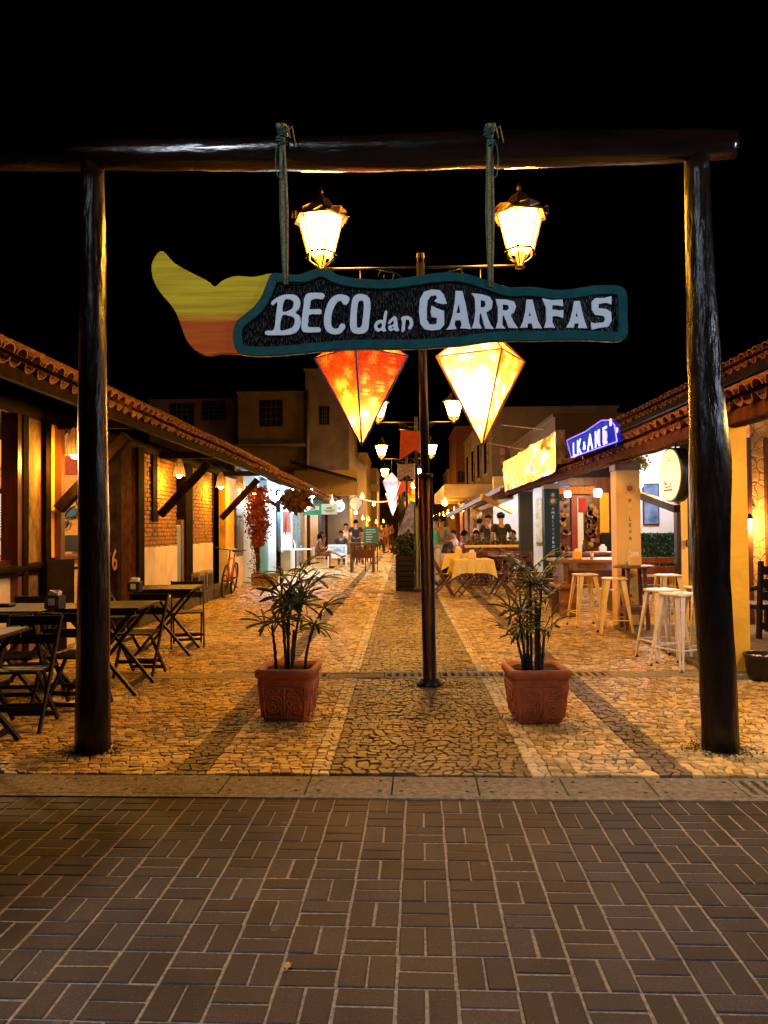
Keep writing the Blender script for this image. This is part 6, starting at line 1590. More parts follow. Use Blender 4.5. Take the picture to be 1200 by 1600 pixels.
# bunting of small lights across the far alley
b = MB(); P = [AT(560, 776, 44).lerp(AT(612, 781, 44), k / 20) + V((0, 0, -.15 * sin(pi * k / 20))) for k in range(21)]; b.tube(P, .006, 4)
t = thing('fairy_lights', 'string of tiny warm lights across the far end of the alley', 'string lights', P[0]); 
b2 = MB(); b2.tube([q_ - P[0] for q_ in P], .006, 4); b2.build('wire', MAT_BLACK, t)
b2 = MB()
for q_ in P[1:-1]: b2.ball(q_ - P[0] + V((0, 0, -.05)), .035, 6)
b2.build('tiny_bulbs', glow('fairy_bulb', (1, .5, .15), 4), t)
for nm, x_, rz_ in (('wall_left_far', 0, 0),): pass

# ================================================================== FURNITURE
def folding_chair(mt_, mt2):
    t = thing('folding_chair', 'x', 'chair')
    for sx in (-1, 1):
        b = MB(); b.bar((sx * .205, -.25, .84), (sx * .205, .21, .0), .022, .04, bev=.004); b.build('leg', mt_, t)
        b = MB(); b.bar((sx * .178, .17, .45), (sx * .178, -.24, .0), .022, .04, bev=.004); b.build('leg', mt_, t)
    for k in range(5):
        b = MB(); b.box((0, -.155 + k * .082, .452), (.38, .068, .018), bev=.004); b.build('seat_slat', mt2, t)
    for z, y in ((.80, -.232), (.66, -.155)):
        b = MB(); b.bar((-.20, y, z), (.20, y, z), .018, .075, bev=.004); b.build('back_slat', mt_, t)
    for z, y, w in ((.16, .12, .40), (.14, -.11, .34), (.06, -.18, .34)):
        b = MB(); b.bar((-w / 2, y, z), (w / 2, y, z), .018, .035); b.build('stretcher', mt_, t)
    return t
def folding_table(mt_, mt2, w=.70, d=.70, h=.75):
    t = thing('folding_table', 'x', 'table')
    for k in range(5):
        b = MB(); b.box((-w / 2 + (k + .5) * w / 5, 0, h - .012), (w / 5 - .004, d, .024), bev=.003); b.build('table_plank', mt2, t)
    b = MB(); b.box((0, -d / 2 + .05, h - .045), (w - .08, .022, .04)); b.box((0, d / 2 - .05, h - .045), (w - .08, .022, .04)); b.build('apron', mt_, t)
    for sy in (-1, 1):
        y = sy * (d / 2 - .07)
        b = MB(); b.bar((-w / 2 + .06, y, h - .03), (w / 2 - .04, y + sy * .0, 0), .028, .045, bev=.004, up=(0, 1, 0)); b.build('leg', mt_, t)
        b = MB(); b.bar((w / 2 - .06, y - sy * .03, h - .03), (-w / 2 + .04, y - sy * .03, 0), .028, .045, bev=.004, up=(0, 1, 0)); b.build('leg', mt_, t)
    for x in (-.24, .24):
        b = MB(); b.bar((x, -d / 2 + .09, .07), (x, d / 2 - .09, .07), .022, .04); b.build('stretcher', mt_, t)
    return t
def napkin_holder(loc, label, mt_, s=1.0, card=True):
    t = thing('napkin_holder', label, 'napkin holder', loc, random.uniform(-.3, .3), 'napkin holders on the tables')
    b = MB(); b.box((0, 0, .055 * s), (.13 * s, .09 * s, .11 * s), bev=.008); b.build('box', mt_, t)
    b = MB(); b.box((0, 0, .12 * s), (.08 * s, .05 * s, .04 * s), Matrix.Rotation(.3, 3, 'Y')); b.box((.01, .01, .125 * s), (.06 * s, .04 * s, .045 * s), Matrix.Rotation(-.4, 3, 'X')); b.build('napkins', MAT_PAPER, t)
    if card:
        b = MB(); b.box((0, -.047 * s, .06 * s), (.055 * s, .004, .055 * s)); b.build('white_card', MAT_WHITE, t)
    return t
GT = G
# --- left: dark folding sets
ft0 = folding_table(MAT_CHAIRWOOD, MAT_TABLETOP); fc0 = folding_chair(MAT_CHAIRWOOD, MAT_CHAIRWOOD)
used = {'t': False, 'c': False}
def put(proto, key, loc, rz, label, group):
    if not used.get(key):
        used[key] = True; proto.location = loc; proto.rotation_euler = (0, 0, rz); proto['label'] = label; proto['group'] = group; return proto
    return dup(proto, loc, rz, label, group)
gT, gC = 'dark folding tables on the bicycle side', 'dark folding chairs on the bicycle side'
def tl(x, y, rz, label): return put(ft0, 't', (x, y, 0), rz, label, gT)
def cl(x, y, rz, label):
    o = put(fc0, 'c', (x, y, 0), rz, label, gC); o.scale = (.92,) * 3; return o
def onp(px, py, z): # world x,y of a table top point seen at a pixel
    p = G(px, py, z); return p.x, p.y
x, y = onp(262, 917, .75); tl(x - .0, y, R(4), 'dark folding table nearest the orange bicycle, napkin holder on its corner')
cl(x + .10, y + .46, R(196), 'dark folding chair just beyond the farthest table, facing the camera')
cl(x - .58, y + .0, R(-90), 'dark folding chair on the wall side of the farthest table')
x2, y2 = onp(165, 946, .75); tl(x2, y2 + .1, R(3), 'dark folding table seen on both sides of the tall gate post')
cl(x2 + .05, y2 + .75, R(176), 'dark folding chair between the two farther tables, its back to the farthest one')
x3, y3 = onp(38, 948, .75); tl(x3, y3 - .02, R(-2), 'dark folding table with a black napkin holder, touching the photo edge')
cl(x3 + .22, y3 - .55, R(6), 'dark folding chair in front of the table with the black napkin holder')
cl(x3 - .30, y3 + .62, R(182), 'dark folding chair behind the table at the photo edge, by the dark rail')
x4, y4 = onp(-2, 990, .75); tl(x4 - .30, y4 - .02, R(3), 'closest dark folding table, only its corner and crossed legs in the photo')
cl(x4 - .15, y4 + .62, R(184), 'dark folding chair just behind the closest table')
cl(x2 + .0, y2 - .58, R(-6), 'dark folding chair right behind the tall gate post')
px_, py_ = onp(211, 925, .75); napkin_holder((px_, py_, .752), 'black napkin holder with white card on the farthest dark table', MAT_BLACK, 1.0)
px_, py_ = onp(86, 952, .75); napkin_holder((px_, py_, .752), 'black napkin holder with white napkins on the table near the photo edge', MAT_BLACK, 1.05)
px_, py_ = onp(2, 948, .75)
b = MB(); b.box((px_, py_, .765), (.20, .12, .03), bev=.01); tag(b.build('menu_folder', MAT_BLACK), 'black menu folder lying on the dark table at the photo edge', 'menu')
b = MB(); b.box((WX + .26, YL(112), .80), (.22, .16, .03)); tag(b.build('small_wall_tray', MAT_DARKWOOD), 'small dark tray shelf on the white low wall by the gate post', 'tray')

# --- right: yellow cloth tables and red folding chairs
ft1 = folding_table(MAT_REDWOOD, MAT_REDWOOD, .72, .95); fc1 = folding_chair(MAT_REDWOOD, MAT_REDWOOD)
gT2, gC2 = 'folding tables under yellow cloths', 'reddish folding chairs by the yellow cloth tables'
def cloth(x, y, rz, w, d, h, label, seed):
    r = random.Random(seed); b = MB(); W2_, D2_ = w / 2, d / 2; drop = .26; n = 12
    per = []
    for k in range(4 * n):
        s_, t_ = divmod(k, n); f = t_ / n
        c = [(-1, -1), (1, -1), (1, 1), (-1, 1)]; a, c2 = c[s_], c[(s_ + 1) % 4]
        per.append((a[0] + (c2[0] - a[0]) * f, a[1] + (c2[1] - a[1]) * f, min(f, 1 - f)))
    top = [V((u * (W2_ + .012), v * (D2_ + .012), h + .006)) for u, v, f in per]
    rings = [top]
    for q in range(1, 5):
        g = q / 4; ring = []
        for k, (u, v, f) in enumerate(per):
            corner = max(0, 1 - f * 5.5); out = .03 * g * (1 + .8 * sin(k * 1.9 + seed)) + .05 * corner * g
            dz = drop * g * (1 + .42 * corner)
            ring.append(V((u * (W2_ + .014 + out), v * (D2_ + .014 + out), h + .004 - dz)))
        rings.append(ring)
    vs = [p for rg in rings for p in rg]; m_ = 4 * n
    fs = [(q * m_ + k, q * m_ + (k + 1) % m_, (q + 1) * m_ + (k + 1) % m_, (q + 1) * m_ + k) for q in range(4) for k in range(m_)] + [tuple(range(m_ - 1, -1, -1))]
    b.add(vs, fs, 0, False); o = b.build('tablecloth', MAT_CLOTH_Y, None, (x, y, 0)); o.rotation_euler = (0, 0, rz)
    return tag(o, label, 'tablecloth', 'yellow tablecloths')
tabs = [(737, 874, 'nearest table under a yellow cloth, front of the three'), (716, 866, 'second table under a yellow cloth, close behind the nearest'), (694, 859, 'third table under a yellow cloth, beside the lamp post shaft')]
labc = ['yellow tablecloth hanging with pointed corners on the nearest dining table', 'yellow tablecloth on the second dining table, partly hidden by the nearest', 'yellow tablecloth on the third dining table beside the lamp post shaft']
ptabs = []
for i, (px, py, lab) in enumerate(tabs):
    x, y = onp(px, py, .75); ptabs.append((x, y)); put(ft1, 'rt', (x, y, 0), R(2), lab, gT2); cloth(x, y, R(2), .74, .98, .753, labc[i], i)
    napkin_holder((x - .0, y - .05, .765), ['pale napkin holder on the nearest yellow cloth', 'pale napkin holder on the second yellow cloth', 'pale napkin holder on the third yellow cloth'][i], MAT_PLASTER_C, 1.2, False)
def cr(x, y, rz, label): return put(fc1, 'rc', (x, y, 0), rz, label, gC2)
x, y = ptabs[0]
cr(x - .60, y - .05, R(-85), 'reddish folding chair between the lamp post shaft and the nearest yellow table')
cr(x + .62, y + .05, R(95), 'reddish folding chair on the column side of the nearest yellow table')
cr(x + .68, y + .62, R(80), 'second reddish folding chair in the row on the column side')
x, y = ptabs[1]; cr(x - .66, y + .1, R(-95), 'reddish folding chair at the second yellow table, behind the lamp post shaft'); cr(x + .95, y + .6, R(100), 'third reddish folding chair in the row on the column side')
x, y = ptabs[0]; cr(x + 1.25, y + .5, R(-85), 'reddish folding chair facing away toward the black column')
cr(x + 1.35, y + 1.5, R(190), 'reddish folding chair before the pale railing'); cr(x + .35, y + 2.0, R(175), 'reddish folding chair behind the nearest table, before the pale railing')
# bare reddish tables behind
for i, (px, py) in enumerate([(790, 868), (764, 864)]):
    x, y = onp(px, py, .75); dup(ft1, (x, y, 0), R(3 - 5 * i), ['bare reddish folding table before the black column', 'bare reddish folding table between the yellow cloths and the railing'][i], 'bare reddish folding tables')
# railing planter
p = G(770, 914 - 8); YR = 20.3; a, c = AT(724, 852, YR), AT(812, 852, YR)
t = thing('railing_planter', 'long pale wooden railing planter dividing the diners from the front tables', 'railing', ((a.x + c.x) / 2, YR, 0)); wr = c.x - a.x
for z in (a.z - .03, a.z - .20, a.z - .37):
    b = MB(); b.box((0, 0, z), (wr, .05, .07), bev=.006); b.build('rail', MAT_PLASTER_C if z > a.z - .1 else MAT_OLDWOOD, t)
for k in range(4):
    b = MB(); b.box((-wr / 2 + k * wr / 3, .04, (a.z - .02) / 2), (.07, .05, a.z - .02)); b.build('upright', MAT_OLDWOOD, t)
b = MB(); b.box((0, .22, a.z - .22), (wr, .26, .24)); b.build('planting_box', MAT_BROWNWOOD, t)
for i, px in enumerate((738, 757, 783, 802)):
    q_ = AT(px, 850, YR); bush('railing_bush', (q_.x, YR + .22, a.z - .12), .24, .14, .20, 160, mat('olive_bush', (.11, .10, .025), .6, na=.5), 'small round olive bush in the railing planter, ' + ['below the seated woman', 'below the man in black', 'below the man in the cap', 'nearest the black column'][i], 'bush', 70 + i, .07, 'small bushes in the railing planter', stem=False)

# --- metal stools
def stool(mt_):
    t = thing('metal_stool', 'x', 'stool'); h = .74; st, sb = .125, .205
    b = MB(); k = 4; n = 4 * (k + 1)
    def ring(hw, z, cr=.035):
        return [V(((hw - cr) * (1 if q in (0, 3) else -1) + cr * cos(pi / 2 * q + pi / 2 * j / k), (hw - cr) * (1 if q in (0, 1) else -1) + cr * sin(pi / 2 * q + pi / 2 * j / k), z)) for q in range(4) for j in range(k + 1)]
    rs = [ring(.150, h - .026), ring(.151, h - .010), ring(.143, h - .002), ring(.128, h), ring(.118, h - .005)]
    vs = [p for r_ in rs for p in r_]; fs = [(i * n + j, i * n + (j + 1) % n, (i + 1) * n + (j + 1) % n, (i + 1) * n + j) for i in range(4) for j in range(n)] + [tuple(4 * n + j for j in range(n)), tuple(range(n - 1, -1, -1))]
    b.add(vs, fs, 0, True); s_ = b.build('seat', mt_, t)
    b = MB(); b.box((0, 0, h - .004), (.07, .022, .003)); b.build('handle_hole', MAT_BLACK, s_)
    for sx in (-1, 1):
        for sy in (-1, 1):
            b = MB(); top = V((sx * .122, sy * .122, h - .03)); bot = V((sx * sb, sy * sb, .012))
            w0, w1 = .058, .018
            for ax in (0, 1):
                d = V((-sx, 0, 0)) if ax == 0 else V((0, -sy, 0)); o_ = V((0, sy * .012, 0)) if ax == 0 else V((sx * .012, 0, 0)); th = V((0, -sy * .006, 0)) if ax == 0 else V((-sx * .006, 0, 0))
                A = [top + o_, top + o_ + d * w0, bot + o_ + d * w1, bot + o_]
                b.add(A + [p + th for p in A], [(0, 1, 2, 3), (7, 6, 5, 4), (0, 4, 5, 1), (1, 5, 6, 2), (2, 6, 7, 3), (3, 7, 4, 0)])
            lg = b.build('leg', mt_, t)
            b = MB(); b.lathe(bot + V((-sx * .008, -sy * .008, -.012)), [(.019, 0), (.020, .022), (.012, .03)], 8); b.build('rubber_foot', MAT_BLACK, lg)
    for ax in (0, 1):
        for s2 in (-1, 1):
            z = .20; q = .19
            b = MB(); b.bar((-q, s2 * q, z) if ax == 0 else (s2 * q, -q, z), (q, s2 * q, z) if ax == 0 else (s2 * q, q, z), .016, .012); b.build('foot_rail', mt_, t)
    for (u, v_) in (((-1, -1), (1, 1)), ((-1, 1), (1, -1))):
        b = MB(); b.bar((u[0] * .15, u[1] * .15, .58), (v_[0] * .15, v_[1] * .15, .58), .014, .004); b.build('cross_strap', mt_, t)
    return t
sy_ = stool(MAT_STOOL_Y); sw_ = stool(MAT_STOOL_W); gS = 'metal bar stools around the round bar table'
def stl(key, proto, px, py, rz, label):
    p = G(px, py); return put(proto, key, (p.x, p.y, 0), R(rz), label, gS)
stl('sy', sy_, 915, 978, 8, 'cream metal stool farthest from the gate post, beside the wooden counter')
stl('sy', sy_, 961, 991, -8, 'cream metal stool just before the lettered cream column')
stl('sy', sy_, 1045, 982, 4, 'cream metal stool behind the two white ones, its seat showing above them')
stl('sw', sw_, 1037, 1030, 14, 'white metal stool left of the scuffed one, its seat slightly lower in view')
stl('sw', sw_, 1063, 1043, 28, 'scuffed white metal stool closest to the camera')
stl('sy', sy_, 1098, 1022, 0, 'cream metal stool mostly hidden by the knotty gate post')
# round bar table
p = G(990, 884, .88); t = thing('bar_table', 'small round wooden bar table beside the lettered cream column', 'table', (p.x, p.y, 0))
b = MB(); b.lathe((0, 0, 0), [(.26, .855), (.27, .862), (.27, .878), (.262, .885)], 28); b.build('top', MAT_BROWNWOOD, t)
for k in range(4):
    a = pi / 4 + pi / 2 * k; b = MB(); b.bar((.15 * cos(a), .15 * sin(a), .855), (.20 * cos(a), .20 * sin(a), 0), .045, .045, bev=.004); b.build('leg', MAT_REDWOOD, t)
b = MB(); b.box((0, 0, .30), (.30, .30, .10)); b.build('shelf_box', MAT_BROWNWOOD, t)
napkin_holder((p.x + .0, p.y - .06, .886), 'cream napkin holder full of napkins on the round bar table', MAT_PLASTER_C, 1.15, False)
# large wooden counter tables
def plank_table(name, label, x0, x1, y0, y1, h, mt_, n=5):
    t = thing(name, label, 'table', ((x0 + x1) / 2, (y0 + y1) / 2, 0)); w, d = x1 - x0, y1 - y0
    for k in range(n):
        b = MB(); b.box((0, -d / 2 + (k + .5) * d / n, h - .025), (w, d / n - .006, .05), bev=.006); b.build('table_plank', mt_, t)
    for sx in (-1, 1):
        b = MB(); b.box((sx * (w / 2 - .14), -.0, h / 2 - .03), (.08, d * .8, h - .06), bev=.008); b.build('leg', mt_, t)
    b = MB(); b.box((0, -.06, h * .62), (w - .3, .05, .28), bev=.006); b.build('apron', mt_, t)
    return t
a, c = G(872, 873, .88), G(958, 872, .88)
plank_table('wooden_counter', 'heavy brown plank counter table behind the farthest cream stool', a.x - .1, c.x + .15, a.y - .5, a.y + .5, .88, MAT_BROWNWOOD)
a2, c2_ = G(885, 863, .90), G(985, 863, .90)
plank_table('wooden_counter', 'second plank table farther in, with white things on it', a2.x, c2_.x, a2.y - .2, a2.y + .6, .90, MAT_BROWNWOOD)
napkin_holder((G(902, 874, .88).x, G(902, 874, .88).y, .882), 'cream napkin holder on the nearer plank counter', MAT_PLASTER_C, 1.1, False)
napkin_holder((G(942, 863, .90).x, G(942, 863, .90).y, .902), 'white napkin box on the farther plank table', MAT_WHITE, 1.0, False)
a = G(845, 950)
t = thing('wooden_stool', 'low solid reddish wooden stool seat beside the potted palm', 'stool', (a.x + .03, a.y + .2, 0))
b = MB(); b.box((0, 0, .47), (.55, .32, .05), bev=.006); b.build('seat', MAT_REDWOOD, t)
for sx in (-1, 1): b = MB(); b.box((sx * .2, 0, .225), (.06, .26, .44), bev=.006); b.build('leg', MAT_REDWOOD, t)
a = G(885, 965)
t = thing('wooden_bench', 'solid brown bench end standing before the plank counter', 'bench', (a.x, a.y + .4, 0))
for k in range(3): b = MB(); b.box((.05, -.30 + k * .28, .47), (.34, .26, .05), bev=.006); b.build('seat_plank', MAT_BROWNWOOD, t)
for sy2 in (-1, 1): b = MB(); b.box((.05, sy2 * .33, .225), (.28, .06, .44), bev=.006); b.build('leg', MAT_BROWNWOOD, t)
# slatted wooden bench back / fence behind the stools
a, c = AT(1000, 880, 12.3), AT(1100, 880, 12.3)
t = thing('slatted_bench', 'long reddish slatted bench behind the stools, its back to the alley', 'bench', ((a.x + c.x) / 2, 12.3, 0)); w = c.x - a.x + .9
for z in (.86, .70, .54, .38): b = MB(); b.box((.3, 0, z), (w, .04, .10 if z > .8 else .12), bev=.006); b.build('back_slat', MAT_REDWOOD, t)
for k in range(5): b = MB(); b.box((.3 - w / 2 + .05 + k * (w - .1) / 4, .035, .45), (.07, .04, .90)); b.build('upright', MAT_REDWOOD, t)
b = MB(); b.box((.3, .26, .44), (w, .42, .05), bev=.006); b.build('seat', MAT_BROWNWOOD, t)
# armchair and pot at the photo edge
a = G(1185, 1005); t = thing('dark_armchair', 'dark wooden armchair cut by the photo edge in front of the ochre wall', 'armchair', (a.x + .22, a.y + .35, 0), R(15))
for sx in (-1, 1):
    for y, z0, z1 in ((-.25, 0, .98), (.25, 0, .64)):
        b = MB(); b.bar((sx * .27, y, z0), (sx * .27, y - (.06 if y < 0 else 0), z1), .055, .055, bev=.008); b.build('leg', MAT_DARKWOOD, t)
    b = MB(); b.tube([(sx * .27, -.27, .66), (sx * .275, 0, .60), (sx * .27, .28, .65)], [.028, .03, .026], 8); b.build('armrest', MAT_DARKWOOD, t)
b = MB(); b.box((0, 0, .42), (.52, .50, .06), bev=.01); b.build('seat', MAT_DARKWOOD, t)
for k in range(3): b = MB(); b.box((0, -.29, .56 + k * .15), (.50, .03, .10), bev=.006); b.build('back_slat', MAT_DARKWOOD, t)
b = MB(); b.box((0, -.28, .20), (.5, .03, .08)); b.build('stretcher', MAT_DARKWOOD, t)
a = G(1196, 1067); t = thing('black_pot', 'black round pot with pale gravel at the photo edge by the yellow column', 'pot', (a.x + .06, a.y + .14, 0))
b = MB(); b.lathe((0, 0, 0), [(.12, 0), (.15, .03), (.17, .20), (.185, .225), (.18, .235), (.155, .235), (.15, .19), (.001, .19)], 24); b.build('pot', MAT_BLACK, t)
b = MB(); r = random.Random(6)
for i in range(60): an, d = r.uniform(0, 2 * pi), .14 * sqrt(r.random()); b.ball((d * cos(an), d * sin(an), .20), r.uniform(.012, .02), 6, sz=.6)
b.build('gravel', MAT_WHITE, t, kind='stuff')
# raised pavement edge under the yellow column
b = MB(); a = G(1128, 1066); b.box((a.x + 1.45, a.y + 1.9, .0), (2.8, 3.6, .10), bev=.01); tag(b.build('raised_pavement', MAT_CONC), 'low concrete pavement step under the yellow column', 'pavement', None)
bpy.data.objects['raised_pavement']['kind'] = 'structure'; del bpy.data.objects['raised_pavement']['category']

# --- left far: white table, armchair bench, bar table, chalkboard
p = G(462, 858, .74); t = thing('white_table', 'round white cafe table before the teal shop', 'table', (p.x, p.y, 0))
b = MB(); b.lathe((0, 0, 0), [(.54, .715), (.55, .72), (.55, .735), (.54, .74)], 28); b.build('top', MAT_WHITE, t)
b = MB(); b.tube([(0, 0, .71), (0, 0, .05)], .025, 8)
for k in range(3): an = 2 * pi * k / 3 + .5; b.tube([(0, 0, .10), (.2 * cos(an), .2 * sin(an), .06), (.30 * cos(an), .30 * sin(an), .01)], .016, 6)
b.build('pedestal', MAT_BLACK, t)
p = G(526, 886); t = thing('armchair_bench', 'white wooden armchair bench with a pale blue diamond panel', 'bench', (p.x, p.y + .35, 0), R(4))
for sx in (-1, 1):
    b = MB(); b.box((sx * .33, .25, .40), (.05, .05, .80), bev=.005); b.build('leg', MAT_WHITE, t); b = MB(); b.box((sx * .33, -.25, .32), (.05, .05, .64), bev=.005); b.build('leg', MAT_WHITE, t)
    b = MB(); b.box((sx * .33, 0, .63), (.07, .56, .035), bev=.005); b.build('armrest', MAT_WHITE, t)
for k in range(4): b = MB(); b.box((0, -.2 + k * .13, .40), (.62, .12, .03), bev=.004); b.build('seat_slat', MAT_WHITE, t)
b = MB(); b.box((0, .25, .60), (.60, .03, .34)); bp_ = b.build('blue_panel', mat('pale_blue_panel', (.26, .42, .55), .5), t)
for z in (.44, .78): b = MB(); b.box((0, .235, z), (.62, .05, .06)); b.build('back_rail', MAT_WHITE, t)
b = MB()
for k in (-1, 0, 1):
    b.tube([(k * .09 + .05 * cos(an), .228, .61 + .05 * sin(an)) for an in [pi / 2 * q for q in range(4)]], .008, 4, closed=True, smooth=False)
b.build('diamond_fretwork', MAT_BLACK, bp_)
b = MB(); b.box((0, -.24, .36), (.62, .03, .08)); b.build('front_rail', MAT_WHITE, t)
# reddish high tables and stools before the chalkboard
x, y = G(566, 848, .95).x, G(566, 848, .95).y
plank_table('high_table', 'reddish brown high table before the green chalkboard', x - .48, x + .5, y - .35, y + .35, .95, MAT_REDWOOD, 4)
def tall_stool():
    t = thing('tall_wooden_stool', 'x', 'stool')
    b = MB(); b.lathe((0, 0, 0), [(.15, .67), (.16, .68), (.16, .70), (.15, .71)], 16); b.build('seat', MAT_REDWOOD, t)
    for k in range(4): an = pi / 4 + pi / 2 * k; b = MB(); b.bar((.09 * cos(an), .09 * sin(an), .67), (.18 * cos(an), .18 * sin(an), 0), .035); b.build('leg', MAT_REDWOOD, t)
    b = MB(); b.tube([(.155 * cos(a_), .155 * sin(a_), .25) for a_ in [2 * pi * q / 12 for q in range(12)]], .01, 5, closed=True); b.build('foot_ring', MAT_REDWOOD, t)
    return t
ts = tall_stool()
for i, (px, py) in enumerate([(553, 880), (562, 882), (573, 879)]):
    p = G(px, py); put(ts, 'ts', (p.x, p.y, 0), .3 * i, ['reddish tall stool at the high table, nearer the white bench', 'reddish tall stool in the middle before the high table', 'reddish tall stool at the high table, nearer the alley'][i], 'tall stools at the high table')
p = AT(580, 838, y + .5); t = thing('chalkboard', 'green chalkboard with pale handwriting standing behind the high table', 'chalkboard', p)
b = MB(); b.box((0, 0, 0), (.50, .03, .60), bev=.006); b.build('board', mat('green_board', (.01, .12, .05), .5), t)
b = MB()
for k, (w_, dx) in enumerate(((.30, 0), (.36, 0), (.22, -.05), (.25, -.04), (.18, -.07), (.2, -.06))):
    for q in range(int(w_ / .03)): b.box((dx - w_ / 2 + q * .03, -.02, .22 - k * .08), (.018, .006, .022 if (q * 7 + k) % 3 else .034), Matrix.Rotation(.5 * sin(q * 3 + k), 3, 'Y'))
b.build('chalk_writing', MAT_WHITE, t)
b = MB(); b.bar((-.2, .02, -.3), (-.2, .1, -p.z), .03); b.bar((.2, .02, -.3), (.2, .1, -p.z), .03); b.build('leg', MAT_DARKWOOD, t)
# hanging shawls
def shawl(px0, px1, py0, py1, Y, mt_, label, seed):
    a, c = AT(px0, py0, Y), AT(px1, py1, Y); w, h = c.x - a.x, a.z - c.z; r = random.Random(seed); b = MB(); n = 14; m_ = 8; vs = []
    for i in range(n + 1):
        for j in range(m_ + 1):
            u, v = i / n, j / m_; vs.append(V((w * (u - .5) * (1 - .25 * v * (1 - v)), .04 * sin(u * 18 + v) + .02 * r.random(), -h * v * (1 + .10 * sin(u * 23)))))
    b.add(vs, [(i * (m_ + 1) + j, (i + 1) * (m_ + 1) + j, (i + 1) * (m_ + 1) + j + 1, i * (m_ + 1) + j + 1) for i in range(n) for j in range(m_)], 0, True)
    o = b.build('hanging_shawl', mt_, None, ((a.x + c.x) / 2, Y, a.z)); return tag(o, label, 'shawl', 'shawls hanging at the teal shop')
mt = mat('red_white_stripe_cloth', (.62, .07, .04), .85, ns=2.2, na=.1, col2=(.75, .70, .66), stretch=(3, 1, .4))
shawl(441, 455, 799, 834, 23.6, mt, 'red and white shawl hanging at the shop front', 1)
shawl(456, 470, 802, 846, 23.9, mat('pale_blue_lace_cloth', (.34, .58, .70), .85, ns=25, na=.3), 'pale blue lace shawl hanging at the shop front', 2)
shawl(433, 439, 800, 858, 22.8, MAT_BLUE, 'narrow blue grey cloth hanging by the teal door', 3)

